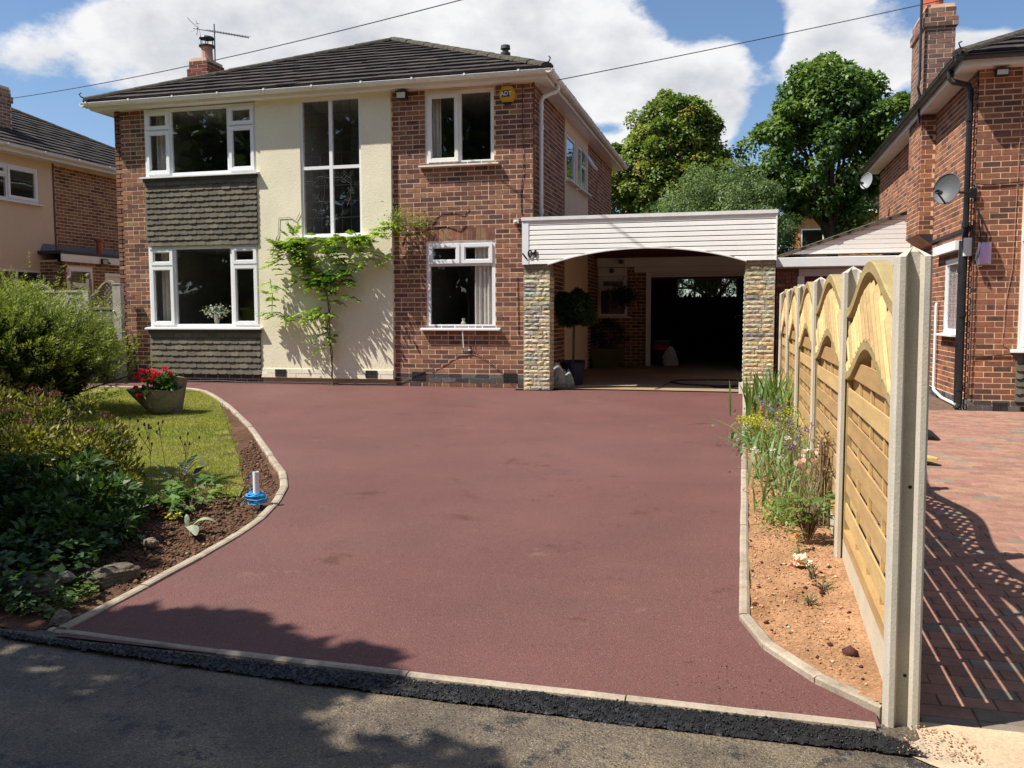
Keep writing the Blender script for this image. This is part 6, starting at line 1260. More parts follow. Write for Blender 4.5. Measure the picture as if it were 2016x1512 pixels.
def rosette(name, label, base, n, ls, lw, col, spread=.15, h=.12, cat='plant', group=None, m_=None, up=.5, seg=1):
    """leafy plant: leaves radiating on stalks, each leaf several faces for a lobed outline"""
    t = thing(name, label, cat, base, group); b = np.array(base, float); P = []; D = []; Nn = []; C = []; Ls = []; st = []
    for i in range(n):
        a = rng.uniform(0, 6.28); r_ = spread * rng.uniform(.25, 1); q = b + np.array([math.cos(a) * r_, math.sin(a) * r_, h * rng.uniform(.35, 1.0)]); out = np.array([math.cos(a), math.sin(a), up * rng.uniform(-.3, 1)]); c = np.array(col) * rng.uniform(.7, 1.3) * np.array([1 + rng.uniform(-.15, .25), 1, 1]); l_ = ls * rng.uniform(.6, 1.2)
        st.append([Vector(b), Vector((b + q) / 2 + np.array([0, 0, h * .2])), Vector(q)])
        nn = unit(np.array([[rng.normal(0, .3), rng.normal(0, .3), 1]]))[0]; w = np.cross(nn, out / np.linalg.norm(out))
        for k in range(seg): th = (k - (seg - 1) / 2) * .75; P.append(q); D.append(out * math.cos(th) + w * math.sin(th)); Nn.append(nn); C.append(c * rng.uniform(.9, 1.1)); Ls.append(l_ * (1 - .12 * abs(k - (seg - 1) / 2)))
    Ls = np.array(Ls); leaves('leaves', P, D, Nn, Ls, Ls * lw / ls, C, m_ or M_leaf, t, droop=.15); stems('stalks', st, .003, t, M_twig); return t
GL = (.10, .19, .035)
for i, (x, y, n, s_, hh, c, lb) in enumerate(((-3.95, 5.72, 26, .10, .16, (.11, .20, .05), 'broad leaved pale green plant in the bed nearest the blue string'), (-3.75, 5.38, 24, .09, .11, (.13, .22, .06), 'low light green plant in the middle of the bed edge'), (-4.02, 5.38, 28, .10, .13, (.10, .19, .04), 'crowded leafy green plant at the lawn edge of the bed'), (-4.35, 5.45, 22, .12, .14, (.085, .17, .035), 'large leaved green plant beside the brown headed shrub'), (-4.25, 5.15, 24, .11, .12, (.06, .14, .03), 'darker leafy plant in front of the brown headed shrub'), (-3.62, 5.75, 7, .05, .05, (.10, .19, .04), 'small seedling plant between the broad plant and blue string'))):
    rosette('leafy_plant', lb, (x, y, float(gz(y)) + .0), n, s_, s_ * .75, c, .19, hh * 1.1, group='leafy plants along the bed edge', seg=3)
t = rosette('silver_plant', 'silvery blue leaved plant in the shade on the lawn edge', (-4.25, 5.95, float(gz(5.95))), 22, .10, .045, (.12, .16, .15), .2, .26, up=1.2)
t = rosette('yellow_sprig', 'little yellow green flowering sprig on the dark soil', (-3.72, 5.13, float(gz(5.13)) + .01), 26, .03, .025, (.36, .36, .03), .05, .06)
t = thing('dry_flower_stalks', 'dried dark brown flower stalks standing over the lawn edge', 'plant', (-4.55, 5.9, -1.38)); st = []; hd = []
for x, y in ((-4.75, 5.95), (-4.62, 6.0), (-4.5, 5.95), (-4.30, 5.9), (-4.22, 5.95)):
    tx = x + rnd.uniform(-.1, .12); h = rnd.uniform(.42, .58); p_ = [Vector((x, y, -1.37)), Vector(((x + tx) / 2, y, -1.37 + h * .5)), Vector((tx, y, -1.37 + h))]; st.append(p_); hd.append(p_[-1])
    for k in range(4): q = p_[1].lerp(p_[2], rnd.uniform(0, .8)); e = q + Vector((rnd.uniform(-.12, .12), rnd.uniform(-.05, .05), rnd.uniform(.05, .14))); st.append([q, e]); hd.append(e)
stems('stalks', st, .0022, t, M_twig); mb = MB()
for q in hd: mb.lathe(q, [(0, -.012), (.008, -.004), (.009, .006), (.004, .018), (0, .02)], 6, (.05, .028, .018))
mb.build('seed_heads', M_paint, t, kind='stuff')
# woolly leaf, sprig and rocks
t = thing('woolly_leaf_plant', 'single plant with two big woolly silver leaves on the bare soil', 'plant', (-3.42, 4.93, -1.40)); P = np.array([(-3.46, 4.95, -1.375), (-3.43, 4.92, -1.372)])
def bigleaf(base, tip, wid, arch, col, parent, name='leaf', m_=None):
    base, tip = Vector(base), Vector(tip); d = tip - base; s = d.cross(Vector((0, 0, 1))).normalized(); mb = MB(); n = 10; rows = []
    for i in range(n + 1):
        t_ = i / n; c = base.lerp(tip, t_) + Vector((0, 0, arch * math.sin(math.pi * t_ * .95))); w = wid * math.sin(math.pi * min(1, t_ * .93 + .05)) ** .7; rows.append([c - s * w + Vector((0, 0, -w * .3 + rnd.uniform(-.003, .003))), c, c + s * w + Vector((0, 0, -w * .3 + rnd.uniform(-.003, .003)))])
    for i in range(n):
        for j in range(2): mb.face([rows[i][j], rows[i][j + 1], rows[i + 1][j + 1], rows[i + 1][j]], tuple(c_ * rnd.uniform(.92, 1.08) for c_ in col))
    return mb.build(name, m_ or M_leaf, parent, smooth=True)
M_wool = mat('woolly_leaf', None, .95, .12, 40, .2, 200, .8, 180, .1, bdist=.003)
bigleaf((-3.47, 4.95, -1.375), (-3.29, 4.76, -1.375), .036, .045, (.26, .28, .20), t, m_=M_wool); bigleaf((-3.47, 4.96, -1.375), (-3.30, 5.02, -1.36), .035, .06, (.24, .30, .17), t, m_=M_wool); bigleaf((-3.50, 4.97, -1.38), (-3.52, 5.00, -1.30), .016, .02, (.30, .34, .25), t, m_=M_wool)
stems('stalks', [[Vector((-3.53, 4.90, -1.385)), Vector((-3.47, 4.95, -1.372)), Vector((-3.36, 4.80, -1.385))]], .004, t, M_twig)
M_rock = mat('rock', None, .9, .3, 9, .25, 70, .8, 45, .25, bdist=.02, tint2=(.07, .055, .04), t2s=6, t2lo=.5, t2hi=.62)
def rock(label, c, sx, sy, sz, col, seed, group=None):
    import bmesh
    bm = bmesh.new(); bmesh.ops.create_icosphere(bm, subdivisions=4, radius=1); r = random.Random(seed); pl = [(Vector((r.gauss(0, 1), r.gauss(0, 1), r.gauss(0, 1))).normalized(), r.uniform(.72, .95)) for _ in range(11)]
    for v in bm.verts:
        p = v.co.copy()
        for n_, d_ in pl:
            e = p.dot(n_) - d_
            if e > 0: p -= n_ * e * .9
        k = 1 + .05 * math.sin(p.x * 9 + seed) * math.sin(p.y * 11) + .04 * math.sin(p.z * 23 + p.x * 5); v.co = Vector((p.x * sx * k, p.y * sy * k, p.z * sz * k))
    me = bpy.data.meshes.new('rock'); bm.to_mesh(me); bm.free(); ca = me.color_attributes.new('Col', 'FLOAT_COLOR', 'CORNER'); a = np.ones((len(me.loops), 4), np.float32); a[:, :3] = col; ca.data.foreach_set('color', a.ravel())
    o = finish('rock', me, M_rock); o.location = c; o.rotation_euler = (0, 0, r.uniform(0, 3)); return tag(o, label, 'rock', group)
rock('flat brown rock beside the drive edging in the left bed', (-3.32, 4.02, -1.425), .17, .115, .075, (.13, .105, .07), 3); rock('mossy dark rock half buried under the ivy', (-3.52, 3.72, -1.41), .16, .12, .10, (.09, .08, .06), 8); rock('small pale rock among the ivy leaves', (-3.42, 3.80, -1.36), .055, .04, .03, (.36, .31, .25), 5); rock('small broken brown rock on the soil beside the leafy plants', (-3.52, 4.62, -1.395), .07, .05, .035, (.20, .15, .10), 14)
rock('square broken stone at the corner of drive and road', (-3.16, 3.47, -1.455), .12, .05, .03, (.15, .12, .09), 21)
# stake with blue string
t = thing('string_stake', 'short white plastic tube stake wound with bright blue string', 'stake', (-3.40, 5.66, -1.39)); mb = MB(); mb.lathe((-3.40, 5.66, -1.40), [(.022, 0), (.022, .275), (.017, .275), (.017, .02)], 14); mb.build('tube', M_upvc, t)
M_blue = mat('blue_string', (.02, .30, .62), .5, .15, 60, .1, 200, 0, 1, .4); mb = MB(); pts = []; 
for k in range(420):
    w = k * .37; u_ = k / 420; rr = .030 + .045 * abs(math.sin(u_ * 23)) * (1 - .5 * u_) + rnd.uniform(-.004, .004); pts.append((-3.40 + rr * math.cos(w) * 1.05 + .012 * math.sin(k * .05), 5.66 + rr * math.sin(w), -1.375 + .10 * abs(math.sin(u_ * 9)) * (1 - rr * 6) + rnd.uniform(-.003, .006) + .02))
mb.tube(pts, .0032, 5); mb.tube([(-3.36, 5.64, -1.30), (-3.43, 5.62, -1.29), (-3.48, 5.64, -1.33), (-3.50, 5.62, -1.355)], .0032, 5); mb.tube([(-3.43, 5.64, -1.28), (-3.45, 5.65, -1.22), (-3.44, 5.65, -1.16), (-3.42, 5.66, -1.13), (-3.40, 5.66, -1.128), (-3.39, 5.66, -1.2)], .003, 5); mb.build('string', M_blue, t)

# stone planter with geraniums
t = thing('stone_planter', 'weathered stone trough planter with a pointed lip on the lawn', 'planter', (-7.25, 9.75, -1.26)); cx, cy, cz = -7.22, 9.80, -1.255; mb = MB(); n = 40; prof = [(.40, 0), (.62, .03), (.80, .10), (.93, .20), (1.0, .29), (1.03, .315), (.94, .315), (.88, .28), (.80, .24)]; rows = []
def rim(w):
    x, y = math.cos(w), math.sin(w); lip = max(0, -x) ** 5 * .20; return x * .27 - lip * 1.3 + .02, y * .24 * (1 - .45 * max(0, -x) ** 3)
for s, z in prof:
    row = []
    for j in range(n):
        w = 2 * math.pi * j / n; x, y = rim(w); lift = .02 * max(0, x) / .27 + (.0 if z < .2 else .015 * math.sin(w * 3)); k = s if z < .28 or True else s; row.append((cx + x * (k if x > -.2 else (k * (.55 + .45 * min(1, z / .3)))), cy + y * k, cz + z + lift * (z / .3)))
    rows.append(row)
for i in range(len(rows) - 1):
    for j in range(n): mb.face([rows[i][j], rows[i][(j + 1) % n], rows[i + 1][(j + 1) % n], rows[i + 1][j]], (.25, .22, .155))
mb.face(rows[-1], (.10, .06, .04)); M_plant = mat('planter_stone', None, .92, .3, 7, .2, 80, .7, 60, .2, bdist=.008, tint2=(.13, .12, .085), t2s=7, t2lo=.48, t2hi=.62); mb.build('bowl', M_plant, t, smooth=True)
mb = MB(); mb.hexa([Vector(v) for v in ((cx + .13, cy - .05, cz + .02), (cx + .21, cy - .03, cz + .01), (cx + .20, cy + .14, cz + .01), (cx + .10, cy + .16, cz + .02), (cx + .215, cy - .07, cz + .50), (cx + .285, cy - .03, cz + .49), (cx + .26, cy + .2, cz + .46), (cx + .08, cy + .20, cz + .49))], (.20, .175, .13)); mb.build('back_slab', M_plant, t)
g, _ = bush('geranium', 'red geraniums growing in the stone planter', (-7.28, 9.78, -1.0), [(-7.28, 9.76, -.90, .22, .18, .13, 2), (-7.12, 9.78, -.88, .14, .14, .12, 1)], 60, .06, 1500, .05, .048, ((.035, .09, .02), (.09, .17, .04)), 'flower', upw=.2, nstem=14)
hp = []; hc = []
for x, y, z, r_ in ((-7.33, 9.6, -.70, .05), (-7.22, 9.62, -.70, .055), (-7.14, 9.62, -.72, .045), (-7.06, 9.66, -.66, .04), (-7.30, 9.58, -.80, .035), (-7.18, 9.58, -.78, .03), (-7.42, 9.6, -.76, .03), (-7.46, 9.62, -.90, .02), (-7.26, 9.58, -.99, .03), (-7.38, 9.58, -1.0, .028), (-7.14, 9.6, -.98, .022), (-7.0, 9.70, -.72, .03)):
    k = 70; dd = rdir(k, .2); hp.append(np.array([x, y, z]) + dd * np.array([r_, r_, r_ * .7])); hc.append(jitcol((.62, .012, .02), k, .2))
hp = np.concatenate(hp); leaves('flower_heads', hp, rdir(len(hp), .3), rdir(len(hp)), .022, .020, np.concatenate(hc), M_petal, g)

# climber on the render: stem, branches and pinnate leaves, standing off the wall
def wisteria():
    t = thing('wisteria', 'young wisteria with fresh green leaves climbing the cream wall', 'climber', (-6.47, 13.2, -1.12)); Q = lambda x, z, b=.10: Vector((x, 13.24 - b, z)); st = []
    main = [Q(-6.46, -1.12, .08), Q(-6.47, -.8, .06), Q(-6.50, -.45, .06), Q(-6.50, .0, .07), Q(-6.52, .35, .09), Q(-6.66, .62, .10), Q(-6.80, .80, .10), Q(-6.95, 1.02, .10), Q(-7.12, 1.18, .10)]
    st.append((main, .0095)); st.append(([Q(-6.485, -1.0, .07), Q(-6.45, -.6, .07), Q(-6.54, -.2, .07), Q(-6.47, .15, .09), Q(-6.55, .4, .09)], .008))
    br = [[Q(-6.50, .05), Q(-6.75, .02), Q(-7.05, -.02), Q(-7.3, .0), Q(-7.52, .05), Q(-7.5, .35), Q(-7.54, .62)], [Q(-6.72, .62), Q(-6.95, .60), Q(-7.2, .70), Q(-7.45, .68)], [Q(-7.1, 1.15), Q(-7.3, .95), Q(-7.5, .85)], [Q(-6.55, .45), Q(-6.45, .58), Q(-6.30, .62), Q(-6.15, .52)], [Q(-6.95, 1.02), Q(-6.8, 1.20), Q(-6.5, 1.22), Q(-6.2, 1.24), Q(-5.9, 1.20), Q(-5.6, 1.18)],
          [Q(-6.2, 1.24), Q(-6.0, 1.05), Q(-5.8, 1.0), Q(-5.6, .95), Q(-5.45, .90)], [Q(-6.5, 1.2), Q(-6.4, 1.0), Q(-6.15, .85), Q(-5.95, .8)], [Q(-5.9, 1.2), Q(-5.6, 1.3), Q(-5.4, 1.45, .08)], [Q(-6.5, -.5), Q(-6.62, -.45)], [Q(-6.62, .55), Q(-6.35, .75), Q(-6.2, .9)]]
    st += [(b_, .006) for b_ in br]; bare = [[Q(-7.52, 1.1, .01), Q(-7.42, 1.35, .01), Q(-7.40, 1.62, .01), Q(-7.2, 1.62, .01), Q(-7.1, 1.56, .01), Q(-7.02, 1.68, .01)], [Q(-7.58, 1.05, .01), Q(-7.5, 1.15, .01), Q(-7.45, 1.3, .01)]]; st += [(b_, .004) for b_ in bare]
    mb = MB()
    for p_, r_ in st: mb.tube(p_, r_, 6)
    mb.build('stems', M_twig, t); P = []; D = []; Nn = []; C = []; Ls = []; ra = []
    def pinnate(o, out, fresh):
        ln = rng.uniform(.13, .26); out = out / np.linalg.norm(out); sag = rng.uniform(.25, .7); mm = 6; s_ = np.cross(out, [0, 0, 1.]); s_ /= np.linalg.norm(s_) + 1e-9; nn = np.cross(s_, out); pts = []
        for j in range(mm + 1):
            u_ = j / mm; q = o + out * ln * u_ - np.array([0, 0, sag * ln * u_ * u_]); pts.append(q)
            if j == 0: continue
            for sg in ((1, -1) if j < mm else (0,)):
                d_ = s_ * sg * .9 + out * (.45 if sg else 1) - np.array([0, 0, .25]); P.append(q); D.append(d_); Nn.append(nn + rng.normal(0, .25, 3)); c = np.array([.07, .17, .02]) * (1 - fresh) + np.array([.33, .45, .05]) * fresh; C.append(c * rng.uniform(.8, 1.2)); Ls.append(rng.uniform(.065, .11))
        ra.append([Vector(pts[0]), Vector(pts[mm // 2]), Vector(pts[-1])])
    def along(path, n, fresh, spread=.05):
        for _ in range(n):
            i = rnd.randrange(len(path) - 1); q = path[i].lerp(path[i + 1], rnd.random()); o = np.array(q) + rng.normal(0, spread, 3) * [1, .4, 1]; pinnate(o, np.array([rng.normal(0, 1), -rng.uniform(.4, 1.3), rng.uniform(-.2, .7)]), np.clip(fresh + rng.normal(0, .22), 0, 1))
    along(main[4:], 58, .45, .07); along(main[7:], 20, .55, .10); along(main[2:5], 13, .35, .04); along(br[0], 32, .75, .03); along(br[1], 8, .5); along(br[2], 14, .85, .04); along(br[3], 38, .15, .08); along(br[4], 52, .75, .05); along(br[5], 16, .7); along(br[6], 16, .35, .05); along(br[7], 12, .9, .03); along(br[8], 5, .5); along(br[9], 8, .3)
    for _ in range(10): pinnate(np.array([-7.25, 13.1, 1.15]) + rng.normal(0, .08, 3), np.array([rng.normal(-.2, 1), -.8, .6]), .6)
    for _ in range(5): pinnate(np.array([-7.12, 13.15, 1.30]) + rng.normal(0, .04, 3), np.array([rng.normal(0, .5), -.5, 1.4]), .6)
    Ls = np.array(Ls); leaves('leaves', P, D, Nn, Ls, Ls * .50, C, M_leaf, t, droop=.1); stems('leaf_stalks', ra, .0018, t, M_twig, n=3, kind='stuff')
    # part that has crossed on to the brick
    st = [[Q(-5.44, 1.4, .04), Q(-5.3, 1.45, .0), Q(-5.05, 1.42, -.02), Q(-4.85, 1.48, -.02), Q(-4.7, 1.68, -.02), Q(-4.45, 1.70, -.02), Q(-4.28, 1.66, -.02), Q(-4.2, 1.76, -.02)], [Q(-4.85, 1.48, -.02), Q(-4.6, 1.50, -.02), Q(-4.35, 1.42, -.02), Q(-4.25, 1.5, -.02)], [Q(-5.3, 1.45, .0), Q(-5.12, 1.30, .0), Q(-5.05, 1.0, .02), Q(-5.2, .7, .02), Q(-5.1, .5, .02)], [Q(-5.05, 1.42, -.02), Q(-4.98, 1.15, .0), Q(-5.15, .9, .02), Q(-4.95, .7, .02), Q(-5.15, .45, .0)], [Q(-5.2, 1.4), Q(-4.95, 1.25), Q(-4.9, 1.05)]]
    mb = MB()
    for p_ in st: mb.tube(p_, .0065, 5)
    mb.build('bare_stems', M_twig, t); P.clear(); D.clear(); Nn.clear(); C.clear(); Ls = []; ra.clear(); P2 = []
    n = 560; k = rng.integers(0, 3, n); ctr = np.array([(-5.28, 13.12, 1.40), (-5.22, 13.10, 1.55), (-4.92, 13.2, 1.46)])[k]; pp = ctr + rng.normal(0, 1, (n, 3)) * np.array([.11, .05, .085]); leaves('leaves', pp, rdir(n, -.2), unit(rdir(n) + [0, -.6, .6]), rng.uniform(.03, .07, n), rng.uniform(.012, .026, n), jitcol((.19, .26, .03), n, .3, .15), M_leaf, t)
wisteria()

# ---- border along the fence
def strap(name, label, base, n, h, w, col, lean=.35, cat='plant', spread=.08, group=None, parent=None, dirx=0):
    t = parent or thing(name, label, cat, base, group); V = []; Fc = []; C = []; b = np.array(base, float)
    for i in range(n):
        a = rng.uniform(0, 6.28); o = b + np.array([rng.normal(0, spread), rng.normal(0, spread * 1.5), 0]); out = np.array([math.cos(a) + dirx, math.sin(a), 0]) * lean * rng.uniform(.2, 1.3); hh = h * rng.uniform(.55, 1.1); s_ = np.array([-math.sin(a), math.cos(a), 0]) * w / 2 * rng.uniform(.6, 1.2); m_ = 6; base_i = len(V); c = np.array(col) * rng.uniform(.7, 1.35)
        for j in range(m_ + 1):
            u_ = j / m_; c_ = o + out * hh * (u_ ** 1.8) + np.array([0, 0, hh * (u_ - .28 * lean * u_ ** 3)]); k = math.sin(math.pi * (.18 + .80 * u_)) ; V += [c_ - s_ * k, c_ + s_ * k]
        for j in range(m_): Fc.append((base_i + 2 * j, base_i + 2 * j + 1, base_i + 2 * j + 3, base_i + 2 * j + 2)); C.append(c * (1 + .15 * j / m_))
    arr_mesh('blades', V, Fc, C, M_leaf, t); return t
def gzz(y): return float(gz(y)) + .015
strap('strap_leaf_plant', 'tall clump of sword shaped green leaves in front of the right stone pillar', (.30, 10.7, gzz(10.7)), 75, .66, .030, (.085, .155, .03), .38, spread=.12)
strap('strap_leaf_plant', 'tall sword leaved clump close to the far fence panel', (.42, 9.9, gzz(9.9)), 60, .60, .028, (.10, .17, .035), .42, spread=.10)
strap('strap_leaf_plant', 'arching grey green strap leaved clump halfway along the border', (.33, 7.1, gzz(7.1)), 50, .50, .020, (.13, .20, .07), .75, spread=.12)
strap('strap_leaf_plant', 'bright green arching leaf clump beside the yellow flowers', (.28, 8.3, gzz(8.3)), 40, .42, .016, (.17, .24, .04), .8, spread=.12)
strap('strap_leaf_plant', 'arching long leaved clump spilling over bare soil', (.32, 6.35, gzz(6.35)), 30, .42, .017, (.14, .21, .06), .9, spread=.09)
strap('wispy_grass', 'thin wispy dry grasses leaning on the near fence panel', (.50, 6.0, gzz(6.0)), 150, .50, .004, (.30, .28, .14), .5, spread=.09)
strap('wispy_grass', 'thin green grassy tangle behind the white flowers', (.42, 7.6, gzz(7.6)), 130, .45, .006, (.17, .22, .07), .6, spread=.14)
def flowers(name, label, base, stalks, h, fl, cols, spread=(.12, .2), nleaf=300, lcol=(.12, .19, .04), hs=.02, m_=28, lsz=.035, cat='flower'):
    t = thing(name, label, cat, base); b = np.array(base, float); st = []; hp = []; hc = []
    for i in range(stalks):
        q = b + np.array([rng.normal(0, spread[0]), rng.normal(0, spread[1]), h * rng.uniform(.65, 1.1)]); o = b + (q - b) * [.35, .35, 0]; st.append([Vector(o), Vector(o * .4 + q * .6 + [0, 0, .02]), Vector(q)]); dd = rdir(m_, .2); hp.append(q + dd * np.array(fl) * rng.uniform(.6, 1.2)); hc.append(jitcol(cols[i % len(cols)], m_, .25))
    stems('stalks', st, .0022, t, M_twig); hp = np.concatenate(hp); leaves('flower_heads', hp, rdir(len(hp), .2), rdir(len(hp)), hs, hs * .8, np.concatenate(hc), M_petal, t, kind='stuff' if stalks > 3 else None)
    pp = b + rng.normal(0, 1, (nleaf, 3)) * [spread[0] * 1.1, spread[1] * 1.1, 0] + np.column_stack([np.zeros((nleaf, 2)), rng.uniform(.01, h * .75, nleaf)]); leaves('leaves', pp, rdir(nleaf, .2), unit(rdir(nleaf) * .6 + [0, 0, 1]), lsz * rng.uniform(.5, 1.3, nleaf), lsz * .5 * rng.uniform(.6, 1.2, nleaf), jitcol(lcol, nleaf, .35), M_leaf, t); return t
flowers('ladys_mantle', 'frothy lime yellow flowers over round leaves leaning across the drive edging', (.17, 8.6, gzz(8.6)), 26, .26, (.05, .05, .035), ((.42, .42, .03), (.48, .46, .05)), (.10, .16), 420, (.13, .23, .07), .018, 40, .06)
flowers('ladys_mantle', 'smaller lime yellow flower clump against the gravel board', (.40, 8.2, gzz(8.2)), 12, .42, (.03, .03, .03), ((.40, .42, .04),), (.06, .10), 160, (.14, .22, .06), .016, 24, .045)
flowers('mixed_flowers', 'wildflower mix with mauve spikes and orange red blooms near the pillar', (.32, 9.35, gzz(9.35)), 34, .36, (.012, .012, .035), ((.28, .20, .34), (.30, .22, .36), (.26, .20, .30), (.28, .24, .30), (.30, .30, .14), (.34, .26, .38), (.26, .24, .16), (.75, .16, .03), (.30, .22, .36), (.32, .30, .18), (.80, .50, .03)), (.13, .28), 520, (.16, .21, .07), .014, 22, .03)
flowers('mixed_flowers', 'pale seedy flower tangle behind the arching leaves', (.38, 7.9, gzz(7.9)), 30, .38, (.012, .012, .03), ((.34, .27, .36), (.45, .38, .25), (.28, .30, .16)), (.12, .25), 500, (.18, .23, .09), .012, 18, .028)
flowers('white_flowers', 'white scabious like flowers above the arching leaves', (.32, 6.55, gzz(6.55)), 8, .40, (.015, .015, .009), ((.72, .72, .64),), (.13, .16), 200, (.12, .19, .05), .014, 26, .03)
flowers('purple_flowers', 'small purple flower heads among wispy grass by the fence', (.44, 6.65, gzz(6.65)), 16, .48, (.014, .014, .014), ((.22, .07, .30), (.28, .14, .36)), (.08, .22), 260, (.15, .20, .07), .012, 18, .03)
flowers('seedling_border', 'low fresh green foliage at the front of the border plants', (.26, 5.95, gzz(5.95)), 6, .16, (.01, .01, .01), ((.20, .28, .05),), (.07, .16), 420, (.17, .25, .05), .012, 8, .035)
t = thing('honesty_plant', 'honesty with papery pinkish seed discs beside the second fence post', 'plant', (.46, 6.2, gzz(6.2))); st = []; mb = MB()
for i in range(26):
    q = Vector((.46 + rnd.gauss(0, .07), 6.25 + rnd.gauss(0, .14), -1.37 + rnd.uniform(.30, .50))); st.append([Vector((.47, 6.2, -1.36)), q - Vector((0, 0, .06)), q]); nrm = Vector((rnd.gauss(0, .6), -1, rnd.gauss(.2, .5))).normalized(); a_ = nrm.cross(Vector((0, 0, 1))).normalized(); b_ = nrm.cross(a_); r_ = rnd.uniform(.016, .027); c = rnd.choice(((.62, .36, .25), (.55, .40, .28), (.50, .27, .20), (.60, .50, .36)))
    mb = MB(); mb.face([q + a_ * math.cos(k * .7) * r_ * .8 + b_ * math.sin(k * .7) * r_ + nrm * .002 for k in range(9)], c); mb.build('seed_disc', M_petal, t)
stems('stalks', st, .002, t, M_twig)
rosette('lupin_plant', 'bushy bright green plant with one orange bloom by the second fence post', (.40, 5.45, gzz(5.45)), 46, .080, .022, (.125, .20, .05), .14, .30, seg=5, up=.6)
flowers('marigold', 'tiny orange bloom low on the bright green plant', (.35, 5.28, gzz(5.28)), 2, .12, (.012, .012, .012), ((.80, .35, .08),), (.02, .02), 20, (.15, .25, .05), .014, 20, .03)
flowers('rose_bloom', 'single fallen peach and white rose bloom lying on the soil', (.36, 5.02, gzz(5.02)), 3, .035, (.035, .035, .018), ((.85, .60, .42), (.85, .72, .60), (.80, .42, .30)), (.02, .012), 34, (.16, .20, .06), .032, 46, .04)
for x, y, n, lb in ((.38, 4.78, 16, 'small grey leaved seedling below the rose bloom'), (.42, 4.62, 26, 'little weedy green tuft on the bare soil'), (.34, 4.42, 18, 'lowest green tuft on the bare soil, nearest the road')):
    rosette('seedling', lb, (x, y, float(gz(y)) + .01), n, .030, .010, (.13, .19, .06) if n != 16 else (.20, .25, .17), .04, .06 if n != 16 else .10, group='seedlings in the fence border', up=.9)

# ---- carport contents
def potted(name, label, x, y, hstem, cr, potr, poth, potcol, cols):
    b = (x, y, -1.107); t = thing(name, label, 'potted tree', b); mb = MB(); mb.lathe(b, [(0, 0), (potr * .72, 0), (potr, poth * .9), (potr * 1.05, poth), (potr * .93, poth), (potr * .9, poth * .85), (0, poth * .85)], 20, potcol); mb.build('pot', M_paint, t)
    mb = MB(); mb.tube([Vector(b) + Vector((0, 0, poth * .8)), Vector(b) + Vector((.01, 0, hstem))], .014, 7); mb.build('stem', M_bark, t)
    n = 5200; P, d, _k, _c, _n = crown_pts([(x, y, -1.107 + hstem + cr * .85, cr * .9, cr * .9, cr * .85, 2), (x + .06, y, -1.107 + hstem + cr * .35, cr * .8, cr * .8, cr * .5, 1)], 60, .085, n, .5); leaves('crown', P, unit(d + rdir(n) * .6 + [0, 0, .3]), rdir(n, .6), rng.uniform(.05, .085, n), rng.uniform(.018, .028, n), jitcol(cols, n, .35), M_leaf, t)
potted('bay_tree', 'round headed bay tree in a dark blue pot just inside the carport', -2.62, 13.95, .98, .27, .20, .36, (.012, .016, .05), (.035, .07, .015))
potted('bay_tree', 'second round headed bay tree behind the first, dark blue pot', -2.72, 14.55, 1.05, .25, .19, .36, (.012, .016, .05), (.035, .07, .015))
t = thing('trough_planter', 'olive green rectangular trough planter under the carport window', 'planter', (-2.75, 18.6, -1.107)); mb = MB(); mb.hexa([Vector(v) for v in ((-3.05, 18.5, -1.107), (-2.5, 18.5, -1.107), (-2.5, 18.9, -1.107), (-3.05, 18.9, -1.107), (-3.10, 18.45, -.74), (-2.44, 18.45, -.74), (-2.44, 18.95, -.74), (-3.10, 18.95, -.74))], (.10, .10, .035)); mb.build('trough', M_paint, t); mb = MB(); mb.box(WORLD, -3.115, -2.425, 18.44, 18.96, -.739, -.70, (.11, .11, .04)); mb.build('rim', M_paint, t)
bush('trough_shrub', 'dark leafy shrub growing in the olive trough', (-2.77, 18.7, -.72), [(-2.77, 18.7, -.45, .33, .2, .28, 1)], 40, .12, 1800, .06, .02, ((.02, .035, .01), (.035, .06, .015)), nstem=12)
t = thing('hanging_basket', 'leafy hanging basket on a hook beside the carport window', 'hanging basket', (-2.45, 18.9, .35)); mb = MB(); mb.lathe((-2.45, 18.9, .30), [(0, 0), (.10, .02), (.17, .12), (.18, .14)], 14, (.03, .025, .02)); mb.build('basket', M_paint, t); stems('chains', [[Vector((-2.45 + .16 * math.cos(k * 2.1), 18.9 + .16 * math.sin(k * 2.1), .44)), Vector((-2.45, 18.9, .85)), Vector((-2.45, 18.9, 1.22))] for k in range(3)], .003, t, M_cable)
P = np.array([-2.45, 18.85, .42]) + rng.normal(0, 1, (1400, 3)) * [.13, .12, .10]; leaves('foliage', P, rdir(1400), rdir(1400, .5), .05, .03, jitcol((.03, .055, .015), 1400, .4), M_leaf, t)
for x, z, y, lb in ((-2.58, 1.17, 19.35, 'round smoke alarm disc on the carport fascia board'), (-2.80, .98, 19.48, 'round wall lamp disc above the carport window')):
    mb = MB(); mb.tube([(x, y, z), (x, y + .06, z)], .055, 14, (.10, .10, .10)); tag(mb.build('wall_disc', M_paint, None), lb, 'lamp')
wp = [Vector((.02, 14.0, -1.095)), Vector((-.5, 14.05, -1.095)), Vector((-.9, 14.25, -1.095)), Vector((-1.12, 14.7, -1.095)), Vector((-1.05, 15.1, -1.095)), Vector((-.5, 15.3, -1.095)), Vector((.2, 15.35, -1.095))]
mb = MB(); mb.tube(wp, .013, 6); mb.tube([Vector((.02, 13.6, -1.095)), Vector((-.35, 13.75, -1.095)), Vector((-.45, 13.95, -1.095)), Vector((.0, 14.15, -1.095))], .013, 6); tag(mb.build('garden_hose', M_cable, None), 'dark garden hose looped on the carport floor', 'hose')
